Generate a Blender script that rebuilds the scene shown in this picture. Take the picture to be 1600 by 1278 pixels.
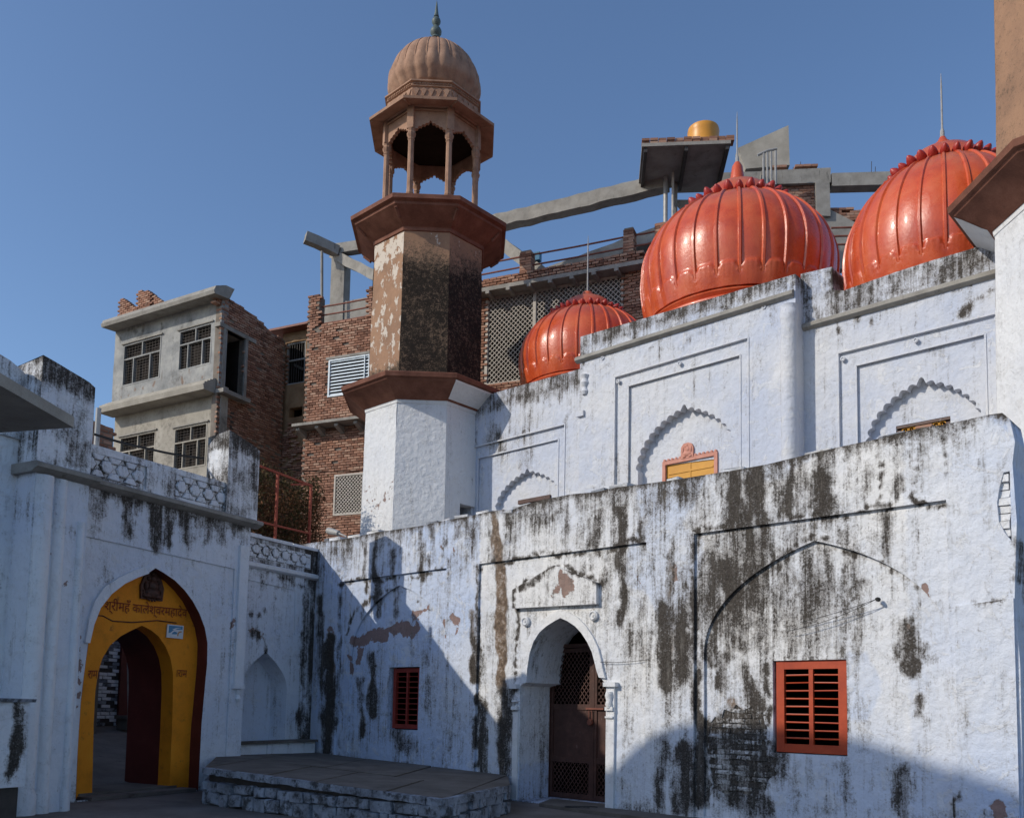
import bpy, bmesh, math, random
import numpy as np
from mathutils import Vector, Matrix
from mathutils.geometry import delaunay_2d_cdt

for _o in list(bpy.data.objects):
    bpy.data.objects.remove(_o)
SC = bpy.context.scene
COL = SC.collection

# ------------------------------------------------------------------ camera
F_PX, CX, CY = 1408.8, 800.0, 983.2          # focal length and principal point of the 1600 px photograph
TILT, ROLL = 0.0866, -0.0194
_r0 = np.array([1, 0, 0.]); _u0 = np.array([0, -math.sin(TILT), math.cos(TILT)])
FWD = np.array([0, math.cos(TILT), math.sin(TILT)])
RGT = math.cos(ROLL) * _r0 - math.sin(ROLL) * _u0
UPV = math.sin(ROLL) * _r0 + math.cos(ROLL) * _u0
EYE = np.array([0, 0, 1.6])
cam_d = bpy.data.cameras.new('camera')
cam = bpy.data.objects.new('camera', cam_d); COL.objects.link(cam)
cam.matrix_world = Matrix(((RGT[0], UPV[0], -FWD[0], EYE[0]), (RGT[1], UPV[1], -FWD[1], EYE[1]),
                           (RGT[2], UPV[2], -FWD[2], EYE[2]), (0, 0, 0, 1)))
cam_d.sensor_fit = 'HORIZONTAL'; cam_d.sensor_width = 36.0
cam_d.lens = F_PX / 1600 * 36
cam_d.shift_x = (800 - CX) / 1600
cam_d.shift_y = (CY - 639) / 1600
cam_d.clip_start = 0.1; cam_d.clip_end = 3000
SC.camera = cam

# ------------------------------------------------------------------ sky, sun, exposure
SUN_AZ, SUN_TAN = math.radians(69), 0.58      # the light travels towards this compass angle and falls by this much per metre
world = bpy.data.worlds.new('World'); SC.world = world; world.use_nodes = True
_wn = world.node_tree; _wn.nodes.clear()
sky = _wn.nodes.new('ShaderNodeTexSky'); sky.sky_type = 'NISHITA'; sky.sun_disc = False
sky.sun_elevation = math.atan(SUN_TAN); sky.sun_rotation = SUN_AZ + math.pi
sky.altitude = 200; sky.air_density = 1.0; sky.dust_density = 1.2; sky.ozone_density = 4.5
_bg = _wn.nodes.new('ShaderNodeBackground'); _bg.inputs['Strength'].default_value = 0.145
_wo = _wn.nodes.new('ShaderNodeOutputWorld')
_wn.links.new(sky.outputs[0], _bg.inputs[0]); _wn.links.new(_bg.outputs[0], _wo.inputs[0])
sun_d = bpy.data.lights.new('sun', 'SUN'); sun_d.energy = 2.6; sun_d.angle = math.radians(0.55)
sun_d.color = (1.0, 0.92, 0.79)
sun = bpy.data.objects.new('sun', sun_d); COL.objects.link(sun)
_sd = Vector((math.sin(SUN_AZ), math.cos(SUN_AZ), -SUN_TAN)).normalized()
sun.rotation_euler = _sd.to_track_quat('-Z', 'Y').to_euler(); sun.location = (-30, -20, 40)
SC.view_settings.view_transform = 'Standard'; SC.view_settings.look = 'None'
SC.view_settings.exposure = 0.14; SC.view_settings.gamma = 1.0; SC.view_settings.use_curve_mapping = False
SC.render.engine = 'CYCLES'
SC.cycles.max_bounces = 6; SC.cycles.diffuse_bounces = 4; SC.cycles.glossy_bounces = 3
SC.cycles.use_denoising = True

# ------------------------------------------------------------------ measuring helpers: photo pixel -> real plane
def ray(x, y): return FWD + RGT * (x - CX) / F_PX - UPV * (y - CY) / F_PX
def ground(x, y, z=0.0):
    d = ray(x, y); return EYE + d * (z - EYE[2]) / d[2]
def pj(P):
    d = np.asarray(P, float) - EYE; k = d @ FWD
    return CX + F_PX * (d @ RGT) / k, CY - F_PX * (d @ UPV) / k, k
class Wall:
    """vertical plane: u runs along it, z is up, o is metres in front of it"""
    def __init__(s, O, ang, off=0.0):
        s.ang = ang
        s.w = np.array([math.sin(ang), math.cos(ang), 0.0])
        s.n = np.array([s.w[1], -s.w[0], 0.0])
        s.O = np.array([O[0], O[1], 0.0]) + s.n * off
    def at(s, off): return Wall(s.O, s.ang, off)
    def p(s, x, y, o=0.0):
        d = ray(x, y); k = ((s.O + s.n * o - EYE) @ s.n) / (d @ s.n); P = EYE + d * k
        return float((P - s.O) @ s.w), float(P[2])
    def P(s, u, z, o=0.0): return s.O + s.w * u + s.n * o + np.array([0, 0, z])
    def pts(s, L, o=0.0): return [s.p(x, y, o) for x, y in L]
    def mpp(s, x, y, o=0.0):                      # metres per photo pixel at that spot
        a = s.p(x, y, o); return pj(s.P(a[0], a[1], o))[2] / F_PX
    def depth_for_x(s, u, z, x):                  # how far behind the plane a point at (u,z) lands on photo column x
        lo, hi = 0.0, 8.0
        f0 = pj(s.P(u, z, 0))[0] - x
        for _ in range(50):
            m = (lo + hi) / 2
            if (pj(s.P(u, z, -m))[0] - x) * f0 > 0: lo = m
            else: hi = m
        return (lo + hi) / 2
AF, AG = -0.8298 + math.pi, 0.5027
D0 = ground(905, 1262)
FW = Wall(D0, AF)                                 # the long lower wall with the door
CO = FW.P(FW.p(490, 1000)[0], 0)                  # the corner of the court
SW = Wall(CO, AG)                                 # the short wall between gate and corner
GW = SW.at(0.6)                                   # the gate front

# ------------------------------------------------------------------ noise
def _h(i, j, s):
    i = i.astype(np.int64); j = j.astype(np.int64)
    n = (i * 374761393 + j * 668265263 + s * 1442695041) & 0xffffffff
    n = ((n ^ (n >> 13)) * 1274126177) & 0xffffffff
    return ((n ^ (n >> 16)) & 0xffff) / 65535.0
def vnoise(x, y, s=0):
    x = np.asarray(x, float); y = np.asarray(y, float)
    i = np.floor(x); j = np.floor(y); fx = x - i; fy = y - j
    fx = fx * fx * (3 - 2 * fx); fy = fy * fy * (3 - 2 * fy)
    a = _h(i, j, s); b = _h(i + 1, j, s); c = _h(i, j + 1, s); d = _h(i + 1, j + 1, s)
    return (a * (1 - fx) + b * fx) * (1 - fy) + (c * (1 - fx) + d * fx) * fy
def fbm(x, y, s=0, oc=3):
    t = 0; a = 0.5
    for k in range(oc):
        t = t + a * vnoise(np.asarray(x) * 2 ** k, np.asarray(y) * 2 ** k, s + 17 * k); a *= 0.5
    return t / (1 - 0.5 ** oc)
RN = random.Random(11)

# ------------------------------------------------------------------ mesh builder and scene graph
ATT = ('dark', 'brown', 'peel', 'tint')
WLOC = {}
class MB:
    def __init__(s): s.v = []; s.f = []; s.mi = []; s.m = 0; s.a = []
    def add(s, V, F, att=None):
        b = len(s.v); s.v.extend([tuple(map(float, p)) for p in V])
        s.a.extend(att if att is not None else [(0, 0, 0, 0)] * len(V))
        for f in F: s.f.append(tuple(b + i for i in f)); s.mi.append(s.m)
    def box(s, W, u0, u1, z0, z1, o0, o1, jit=0.0):
        u0, u1 = min(u0, u1), max(u0, u1); z0, z1 = min(z0, z1), max(z0, z1); o0, o1 = min(o0, o1), max(o0, o1)
        j = (lambda: RN.uniform(-jit, jit)) if jit else (lambda: 0)
        V = [W.P(u + j(), z + j(), o + j()) for o in (o0, o1) for (u, z) in ((u0, z0), (u1, z0), (u1, z1), (u0, z1))]
        s.add(V, [(4, 5, 6, 7), (3, 2, 1, 0), (0, 1, 5, 4), (1, 2, 6, 5), (2, 3, 7, 6), (3, 0, 4, 7)])
    def prism(s, W, poly, o0, o1, att=None):
        n = len(poly)
        if sum(poly[i][0] * poly[(i + 1) % n][1] - poly[(i + 1) % n][0] * poly[i][1] for i in range(n)) < 0: poly = poly[::-1]
        V = [W.P(u, z, o0) for u, z in poly] + [W.P(u, z, o1) for u, z in poly]
        F = [tuple(range(n, 2 * n)), tuple(range(n - 1, -1, -1))] + [(i, (i + 1) % n, n + (i + 1) % n, n + i) for i in range(n)]
        s.add(V, F, att)
    def ring(s, W, inner, outer, o0, o1, closed=False):
        """band between two matching polylines in the wall plane"""
        n = len(inner)
        V = []
        for q in (inner, outer):
            for o in (o0, o1): V += [W.P(u, z, o) for u, z in q]
        I0, I1, O0, O1 = 0, n, 2 * n, 3 * n; F = []
        for i in range(n - (0 if closed else 1)):
            k = (i + 1) % n
            F += [(I1 + i, I1 + k, O1 + k, O1 + i), (I0 + i, I0 + k, I1 + k, I1 + i), (O1 + i, O1 + k, O0 + k, O0 + i)]
        if not closed:
            F += [(I0, I1, O1, O0), (I0 + n - 1, O0 + n - 1, O1 + n - 1, I1 + n - 1)]
        s.add(V, F)
    def bar(s, a, b, w, t, nrm):
        a = np.asarray(a, float); b = np.asarray(b, float); d = b - a; L = np.linalg.norm(d)
        if L < 1e-6: return
        d /= L; nrm = np.asarray(nrm, float); nrm = nrm - d * (nrm @ d); nrm /= np.linalg.norm(nrm); q = np.cross(d, nrm)
        V = [p + q * i * w / 2 + nrm * k * t / 2 for p in (a, b) for i, k in ((-1, -1), (1, -1), (1, 1), (-1, 1))]
        s.add(V, [(0, 1, 2, 3), (7, 6, 5, 4), (0, 4, 5, 1), (1, 5, 6, 2), (2, 6, 7, 3), (3, 7, 4, 0)])
    def tube(s, pts, r, n=8):
        pts = [np.asarray(p, float) for p in pts]; R = r if hasattr(r, '__len__') else [r] * len(pts); V = []
        for i, p in enumerate(pts):
            d = pts[min(i + 1, len(pts) - 1)] - pts[max(i - 1, 0)]; d /= np.linalg.norm(d)
            a = np.cross(d, [0, 0, 1] if abs(d[2]) < .9 else [1, 0, 0]); a /= np.linalg.norm(a); b = np.cross(d, a)
            V += [p + R[i] * (a * math.cos(2 * math.pi * k / n) + b * math.sin(2 * math.pi * k / n)) for k in range(n)]
        F = [(i * n + k, i * n + (k + 1) % n, (i + 1) * n + (k + 1) % n, (i + 1) * n + k) for i in range(len(pts) - 1) for k in range(n)]
        F += [tuple(range(n - 1, -1, -1)), tuple((len(pts) - 1) * n + k for k in range(n))]
        s.add(V, F)
    def lathe(s, c, prof, n=24, a0=0.0, axis=None, cap=True, att=None):
        """profile (radius, height) turned about z (or about a horizontal axis) at c"""
        c = np.asarray(c, float)
        ex, ey, ez = (np.array([1., 0, 0]), np.array([0, 1., 0]), np.array([0, 0, 1.])) if axis is None else axis
        V = [c + ez * z + r * (ex * math.cos(a0 + 2 * math.pi * k / n) + ey * math.sin(a0 + 2 * math.pi * k / n)) for r, z in prof for k in range(n)]
        F = [(i * n + k, i * n + (k + 1) % n, (i + 1) * n + (k + 1) % n, (i + 1) * n + k) for i in range(len(prof) - 1) for k in range(n)]
        if cap: F += [tuple(range(n - 1, -1, -1)), tuple((len(prof) - 1) * n + k for k in range(n))]
        s.add(V, F, att)
    def sweep(s, W, u0, u1, prof, ends=True):
        """moulding: profile of (z, o) run along the wall"""
        n = len(prof); V = [W.P(u, z, o) for u in (u0, u1) for z, o in prof]
        F = [(i, i + 1, n + i + 1, n + i) for i in range(n - 1)]
        if ends: F += [tuple(range(n - 1, -1, -1)), tuple(range(n, 2 * n))]
        s.add(V, F)

def resample(poly, sp, closed=True):
    out = []; n = len(poly)
    for i in range(n if closed else n - 1):
        a = poly[i]; b = poly[(i + 1) % n]; L = math.hypot(b[0] - a[0], b[1] - a[1]); k = max(1, int(round(L / sp)))
        out += [(a[0] + (b[0] - a[0]) * t / k, a[1] + (b[1] - a[1]) * t / k) for t in range(k)]
    if not closed: out.append(tuple(poly[-1]))
    return out
def inside(poly, X, Y):
    X = np.asarray(X); Y = np.asarray(Y); r = np.zeros(X.shape, bool); n = len(poly)
    for i in range(n):
        x0, y0 = poly[i]; x1, y1 = poly[(i + 1) % n]
        if y0 == y1: continue
        c = ((y0 > Y) != (y1 > Y)) & (X < (x1 - x0) * (Y - y0) / (y1 - y0) + x0); r ^= c
    return r
def ccw(p):
    return p if sum(p[i][0] * p[(i + 1) % len(p)][1] - p[(i + 1) % len(p)][0] * p[i][1] for i in range(len(p))) > 0 else p[::-1]
def panel(mb, W, outline, holes=(), sp=0.09, o=0.0, relief=0.006, rs=0, att=None, back=0.0, rough=0.0):
    """plaster skin of a wall: outline minus holes [(polygon, reveal depth)], evenly meshed so that it can be uneven
    and stained; reveals run back from each hole, 'back' gives the outline edge a thickness"""
    outline = ccw(resample(outline, sp * 1.3)); H = [(ccw(resample(h, sp * 1.1)), d) for h, d in holes]
    us = [p[0] for p in outline]; zs = [p[1] for p in outline]
    gu, gz = np.meshgrid(np.arange(min(us) + sp / 2, max(us), sp), np.arange(min(zs) + sp / 2, max(zs), sp))
    gu = gu + (np.indices(gu.shape)[0] % 2) * sp / 2
    rg = np.random.RandomState(int(abs(us[0]) * 100) % 1000 + rs)
    gu = (gu + rg.uniform(-.2, .2, gu.shape) * sp).ravel(); gz = (gz + rg.uniform(-.2, .2, gz.shape) * sp).ravel()
    keep = inside(outline, gu, gz)
    for h, d in H: keep &= ~inside(h, gu, gz)
    loops = [outline] + [h for h, d in H]
    B = np.array([p for l in loops for p in l])
    gu = gu[keep]; gz = gz[keep]
    if len(gu):
        k2 = np.ones(len(gu), bool)
        for i in range(0, len(B), 200):
            b = B[i:i + 200]
            k2 &= (((gu[:, None] - b[None, :, 0]) ** 2 + (gz[:, None] - b[None, :, 1]) ** 2) > (0.45 * sp) ** 2).all(1)
        gu = gu[k2]; gz = gz[k2]
    pts = [tuple(p) for p in B] + list(zip(gu.tolist(), gz.tolist()))
    E = []; b = 0
    for l in loops:
        E += [(b + i, b + (i + 1) % len(l)) for i in range(len(l))]; b += len(l)
    ov, oe, of, _, _, _ = delaunay_2d_cdt([Vector(p) for p in pts], E, [], 0, 1e-6)
    A = np.array([(v.x, v.y) for v in ov])
    T = np.array([f for f in of if len(f) == 3])
    c = A[T].mean(1); k = inside(outline, c[:, 0], c[:, 1])
    for h, d in H: k &= ~inside(h, c[:, 0], c[:, 1])
    T = T[k]
    def off(u, z):
        u = np.asarray(u); z = np.asarray(z)
        r = relief * ((fbm(u * 1.1, z * 1.1, rs + 3) - .5) * 2.4 + (fbm(u * 5, z * 5, rs + 9) - .5) * 1.0)
        return o + r
    def at(u, z):
        if att is None: return [(0, 0, 0, 0)] * len(u)
        return [tuple(r) for r in att(np.asarray(u), np.asarray(z)).tolist()]
    oo = off(A[:, 0], A[:, 1])
    V = W.O[None] + A[:, :1] * W.w[None] + oo[:, None] * W.n[None]; V[:, 2] = A[:, 1]
    d1 = A[T[:, 1]] - A[T[:, 0]]; d2 = A[T[:, 2]] - A[T[:, 0]]; cr = d1[:, 0] * d2[:, 1] - d1[:, 1] * d2[:, 0]
    T[cr < 0] = T[cr < 0][:, ::-1]
    mb.add(V.tolist(), T.tolist(), at(A[:, 0], A[:, 1]))
    for (h, d) in H:
        if not d: continue
        h = np.array(h); f0 = off(h[:, 0], h[:, 1]); n = len(h)
        Vf = [W.P(h[i, 0], h[i, 1], f0[i]) for i in range(n)] + [W.P(h[i, 0], h[i, 1], o - d) for i in range(n)]
        a = at(h[:, 0], h[:, 1])
        mb.add(Vf, [(n + i, n + (i + 1) % n, (i + 1) % n, i) for i in range(n)], a + a)
    if back:
        h = np.array(outline); f0 = off(h[:, 0], h[:, 1]); n = len(h)
        Vf = [W.P(h[i, 0], h[i, 1], f0[i]) for i in range(n)] + [W.P(h[i, 0], h[i, 1], o - back) for i in range(n)]
        a = at(h[:, 0], h[:, 1])
        mb.add(Vf, [(i, (i + 1) % n, n + (i + 1) % n, n + i) for i in range(n)], a + a)

def tag(o, label=None, cat=None, group=None, kind=None):
    if label: o['label'] = label
    if cat: o['category'] = cat
    if group: o['group'] = group
    if kind: o['kind'] = kind
    return o
def thing(name, loc, label, cat, group=None):
    o = bpy.data.objects.new(name, None); COL.objects.link(o); o.empty_display_size = .3
    o.location = tuple(map(float, loc)); WLOC[o.name] = np.array(loc, float)
    return tag(o, label, cat, group)
def mesh_of(name, mb, mats, org, smooth=35):
    me = bpy.data.meshes.new(name)
    V = (np.array(mb.v, float) - np.asarray(org)[None]); me.from_pydata(V.tolist(), [], mb.f)
    for m in (mats if isinstance(mats, (list, tuple)) else [mats]): me.materials.append(m)
    if any(mb.mi): me.polygons.foreach_set('material_index', mb.mi)
    A = np.array(mb.a, float)
    if len(A) and A.any():
        for i, nm in enumerate(ATT):
            at = me.attributes.new(nm, 'FLOAT', 'POINT'); at.data.foreach_set('value', A[:, i].astype(np.float32))
    if smooth:
        me.polygons.foreach_set('use_smooth', [True] * len(me.polygons))
        me.set_sharp_from_angle(angle=math.radians(smooth))
    me.update(); return me
def part(name, mb, mats, parent=None, label=None, smooth=35, stuff=False, org=None):
    if not mb.v: print('EMPTY', name, parent); return None
    po = WLOC[parent.name] if parent else np.zeros(3)
    loc = np.asarray(org, float) if org is not None else po
    o = bpy.data.objects.new(name, mesh_of(name, mb, mats, loc, smooth)); COL.objects.link(o)
    if parent: o.parent = parent
    o.location = tuple(loc - po); WLOC[o.name] = loc
    if label: o['label'] = label
    if stuff: o['kind'] = 'stuff'
    return o
def copy_tree(o, parent=None):
    c = o.copy(); COL.objects.link(c); c.parent = parent
    for ch in list(o.children): copy_tree(ch, c)
    return c
def inst(name, me, parent, loc, rot=(0, 0, 0), scale=(1, 1, 1)):
    o = bpy.data.objects.new(name, me); COL.objects.link(o); o.parent = parent
    o.location = tuple(np.asarray(loc, float) - WLOC[parent.name]); o.rotation_euler = rot; o.scale = scale
    return o

# ------------------------------------------------------------------ marks measured on the walls: stains, plus edge shadow and blue shade painted in
class WallMarks:
    """marks on one wall: capsules in metres; att() evaluates them at (u,z)"""
    def __init__(s, W, o=0.0): s.W = W; s.o = o; s.L = []; s.fn = []
    def add(s, ch, rows):
        k = ATT.index(ch)
        for (x0, y0, x1, y1, w, st) in rows:
            w = w * (1.25 if w > 4.5 and ch == 'dark' else 1.0); a = s.W.p(x0, y0, s.o); b = s.W.p(x1, y1, s.o); m = s.W.mpp((x0 + x1) / 2, (y0 + y1) / 2, s.o)
            s.L.append((k, a, b, w * m, st))
        return s
    def __call__(s, u, z):
        R = np.zeros((len(u), 4))
        du = (fbm(u * 2.3, z * 2.3, 5) - .5) * .22 + (fbm(u * 7, z * 4, 15) - .5) * .12; dz = (fbm(u * 2.3, z * 2.3, 6) - .5) * .35 + (fbm(u * 7, z * 4, 16) - .5) * .12
        uu = u + du; zz = z + dz
        for k, a, b, w, st in s.L:
            d = np.array([b[0] - a[0], b[1] - a[1]]); L2 = max(d @ d, 1e-9)
            t = np.clip(((uu - a[0]) * d[0] + (zz - a[1]) * d[1]) / L2, 0, 1)
            q = ((uu - a[0] - t * d[0]) ** 2 + (zz - a[1] - t * d[1]) ** 2) / (w * w)
            R[:, k] = np.maximum(R[:, k], st * np.exp(-q * (.55 + .5 * q)))
        for f in s.fn: f(u, z, R)
        R[:, 0] *= .45 + 1.0 * fbm(u * 7.5, z * 3.0, 203, 4) + .25 * (fbm(u * 2.0, z * 1.0, 207) > .5)
        return np.clip(R, 0, 1.2)
def drips(top, amp=0.6, dens=3.0, seed=1, ch=0, reach=1.0):
    """run-off streaks that hang from a top edge z=top(u)"""
    def f(u, z, R):
        t = top(u) if callable(top) else top
        n = fbm(u * dens, u * 0 + .3, seed, 3); L = reach * np.clip((n - .34) * 3.0, .06, 1.4)
        d = np.clip((t - z) / L, 0, 2)
        v = amp * np.clip(1 - d, 0, 1) ** .6 * np.clip(.35 + 1.3 * vnoise(u * dens * 4, z * .7, seed + 4), 0, 1)
        R[:, ch] = np.maximum(R[:, ch], v)
    return f

def streaks(W_, u0, u1, top, n, seed, amp=.75, wmin=.012, wmax=.05, lmin=.25, lmax=1.6):
    """many single run-off streaks of random place, length and strength under a top edge"""
    r = random.Random(seed); L = [(r.uniform(u0, u1), r.uniform(0, .5) ** 1.5 * 2, r.uniform(lmin, lmax), r.uniform(wmin, wmax), r.uniform(.25, 1) * amp) for _ in range(n)]
    def f(u, z, R):
        t = top(u) if callable(top) else top
        d = t - z; wob = (fbm(z * 2.1, u * .6, seed) - .5) * .10
        for c, s0, ln, w, a in L:
            x = u + wob - c; m = np.abs(x) < 3.2 * w
            if not m.any(): continue
            g = np.exp(-(x[m] / w) ** 2) * np.clip((d[m] - s0) / .08, 0, 1) * np.clip(1 - (d[m] - s0) / ln, 0, 1) ** .7 * a
            R[m, 0] = np.maximum(R[m, 0], g)
    return f
# ------------------------------------------------------------------ materials
class NT:
    def __init__(s, name, rough=0.9, spec=0.2):
        s.mat = bpy.data.materials.new(name); s.mat.use_nodes = True; s.t = s.mat.node_tree
        s.b = s.t.nodes['Principled BSDF']; s.b.inputs['Roughness'].default_value = rough
        s.b.inputs['Specular IOR Level'].default_value = spec
        s.pos = s.t.nodes.new('ShaderNodeNewGeometry').outputs['Position']
    def n(s, t): return s.t.nodes.new(t)
    def set(s, sock, v):
        if isinstance(v, bpy.types.NodeSocket): s.t.links.new(v, sock)
        elif isinstance(v, (tuple, list)) and len(v) == 3 and sock.type == 'RGBA': sock.default_value = (*v, 1)
        else: sock.default_value = v
    def vec(s, sc, v=None):
        m = s.n('ShaderNodeMapping'); s.t.links.new(v or s.pos, m.inputs[0]); m.inputs['Scale'].default_value = sc; return m.outputs[0]
    def noise(s, scale, det=5, rough=.6, v=None, dist=0.0):
        q = s.n('ShaderNodeTexNoise'); s.t.links.new(v or s.pos, q.inputs['Vector']); q.inputs['Scale'].default_value = scale
        q.inputs['Detail'].default_value = det; q.inputs['Roughness'].default_value = rough; q.inputs['Distortion'].default_value = dist
        return q.outputs['Fac']
    def voro(s, scale, v=None, feat='F1', out='Distance'):
        q = s.n('ShaderNodeTexVoronoi'); q.feature = feat; s.t.links.new(v or s.pos, q.inputs['Vector']); q.inputs['Scale'].default_value = scale
        return q.outputs[out]
    def m(s, op, a, b=0.0, clamp=False):
        q = s.n('ShaderNodeMath'); q.operation = op; q.use_clamp = clamp; s.set(q.inputs[0], a); s.set(q.inputs[1], b); return q.outputs[0]
    def step(s, v, a, b, lo=0.0, hi=1.0):
        q = s.n('ShaderNodeMapRange'); q.interpolation_type = 'SMOOTHSTEP'; s.set(q.inputs[0], v)
        q.inputs[1].default_value = a; q.inputs[2].default_value = b; q.inputs[3].default_value = lo; q.inputs[4].default_value = hi; return q.outputs[0]
    def mix(s, f, a, b):
        q = s.n('ShaderNodeMix'); q.data_type = 'RGBA'; s.set(q.inputs[0], f); s.set(q.inputs[6], a); s.set(q.inputs[7], b); return q.outputs[2]
    def attr(s, nm):
        q = s.n('ShaderNodeAttribute'); q.attribute_name = nm; return q.outputs['Fac']
    def rnd(s): return s.n('ShaderNodeObjectInfo').outputs['Random']
    def ramp(s, f, stops):
        q = s.n('ShaderNodeValToRGB'); s.set(q.inputs[0], f); e = q.color_ramp.elements
        while len(e) < len(stops): e.new(.5)
        for i, (p, c) in enumerate(stops): e[i].position = p; e[i].color = (*c, 1)
        return q.outputs[0]
    def bump(s, h, st=.5, dist=.01, nrm=None):
        q = s.n('ShaderNodeBump'); s.set(q.inputs['Height'], h); q.inputs['Strength'].default_value = st; q.inputs['Distance'].default_value = dist
        if nrm: s.t.links.new(nrm, q.inputs['Normal'])
        return q.outputs[0]
    def done(s, col, nrm=None, rough=None):
        s.set(s.b.inputs['Base Color'], col)
        if nrm: s.t.links.new(nrm, s.b.inputs['Normal'])
        if rough is not None: s.set(s.b.inputs['Roughness'], rough)
        return s.mat

def whitewash(name, white=(.66, .68, .73), blue=(.47, .54, .70), bluew=.5, grime=.5, mould=(.034, .028, .023), flake=1.0):
    q = NT(name, .92, .12)
    big = q.noise(.55, 4, .6); mid = q.noise(3.1, 6, .65); fine = q.noise(17, 6, .7); vf = q.noise(60, 4, .7)
    st = q.noise(1.0, 6, .68, q.vec((5.5, 5.5, .55)))                 # vertical run-off texture
    spk = q.noise(34, 5, .75)
    f = q.m('ADD', q.m('MULTIPLY', q.step(big, .36, .66), bluew), q.m('MULTIPLY', q.attr('tint'), .8), True)
    col = q.mix(f, white, blue)
    col = q.mix(q.step(mid, .52, .78, 0, .35), col, (.52, .50, .47))   # dusty patches
    col = q.mix(q.step(fine, .56, .74, 0, .30), col, (.40, .385, .37))
    # flaked coats: edges of paint layers
    cr = q.voro(1.9, q.vec((1, 1, 1), None), 'DISTANCE_TO_EDGE')
    fl = q.m('MULTIPLY', q.step(q.noise(2.2, 7, .72, None, 1.2), .56, .60), flake)
    col = q.mix(q.m('MULTIPLY', fl, .45), col, (.70, .70, .70))
    # peeled to the render underneath
    pk = q.step(q.m('ADD', q.attr('peel'), q.m('MULTIPLY', q.m('SUBTRACT', q.noise(7, 6, .7), .5), 1.7)), .42, .52)
    col = q.mix(q.m('MULTIPLY', pk, .9), col, q.mix(fine, (.30, .17, .125), (.20, .125, .10)))
    blot0 = q.noise(9, 7, .75)
    # brown mud wash
    bk = q.step(q.m('ADD', q.attr('brown'), q.m('MULTIPLY', q.m('SUBTRACT', q.noise(2.6, 7, .7, q.vec((2.2, 2.2, .8))), .5), 1.5)), .34, .70)
    col = q.mix(q.m('MULTIPLY', bk, q.step(blot0, .30, .50, .55, .97)), col, q.mix(q.step(blot0, .38, .64), (.24, .165, .105), (.085, .055, .036)))
    # mould: a grey film that thickens to black crust, broken up by run-off streaks, blotches and grain
    dk = q.attr('dark')
    blot = q.noise(6.0, 8, .74, None, .5)
    n2 = q.m('ADD', q.m('MULTIPLY', q.m('SUBTRACT', st, .5), 1.25), q.m('ADD', q.m('MULTIPLY', q.m('SUBTRACT', blot, .5), 1.25), q.m('MULTIPLY', q.m('SUBTRACT', spk, .5), 1.25)))
    st2 = q.noise(1.0, 6, .72, q.vec((17, 17, .9)))
    n2 = q.m('ADD', n2, q.m('ADD', q.m('MULTIPLY', q.m('SUBTRACT', st2, .5), 1.3), q.m('MULTIPLY', q.m('SUBTRACT', q.noise(95, 3, .7), .5), .6)))
    film = q.step(q.m('ADD', q.m('MULTIPLY', dk, 1.45), q.m('MULTIPLY', n2, 1.25)), .24, 1.0)
    col = q.mix(q.m('MULTIPLY', film, .74), col, q.mix(blot, (.215, .19, .16), (.115, .102, .09)))
    mould = q.mix(q.step(q.noise(42, 5, .78), .40, .68), mould, (.098, .086, .075))
    core = q.step(q.m('ADD', q.m('MULTIPLY', dk, 1.15), q.m('MULTIPLY', n2, 1.35)), .66, 1.02)
    core = q.m('MULTIPLY', core, q.step(q.m('ADD', q.noise(26, 6, .75), q.m('MULTIPLY', q.m('SUBTRACT', st, .5), .5)), .30, .46, .25, 1.0))
    col = q.mix(q.m('MULTIPLY', core, .97), col, mould)
    # faint run-off all over
    gr = q.m('MULTIPLY', q.step(q.m('ADD', st, q.m('MULTIPLY', q.m('SUBTRACT', blot, .5), .5)), .55, .80), grime)
    col = q.mix(gr, col, (.25, .235, .21))
    col = q.mix(q.m('MULTIPLY', q.step(q.m('ADD', spk, q.m('MULTIPLY', q.m('SUBTRACT', mid, .5), .6)), .62, .74), grime * .9), col, (.15, .135, .12))
    h = q.m('ADD', q.m('MULTIPLY', mid, .9), q.m('ADD', q.m('MULTIPLY', fine, .55), q.m('MULTIPLY', vf, .18)))
    h = q.m('ADD', h, q.m('MULTIPLY', fl, .25)); h = q.m('SUBTRACT', h, q.m('MULTIPLY', pk, .5)); h = q.m('SUBTRACT', h, q.m('MULTIPLY', core, .25))
    lump = q.noise(7.5, 3, .5)
    return q.done(col, q.bump(h, .60, .026, q.bump(lump, .55, .05)))
M_WASH = whitewash('lower_wall_whitewash', (.76, .755, .745), (.50, .58, .74), .36, .46)
M_UPPER = whitewash('upper_wall_whitewash', (.63, .635, .65), (.48, .525, .63), .70, .25)
M_GATE = whitewash('gate_whitewash', (.81, .815, .82), (.65, .69, .77), .6, .42)
M_SHAFT = whitewash('shaft_whitewash', (.74, .74, .735), (.62, .645, .69), .35, .12)

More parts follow.
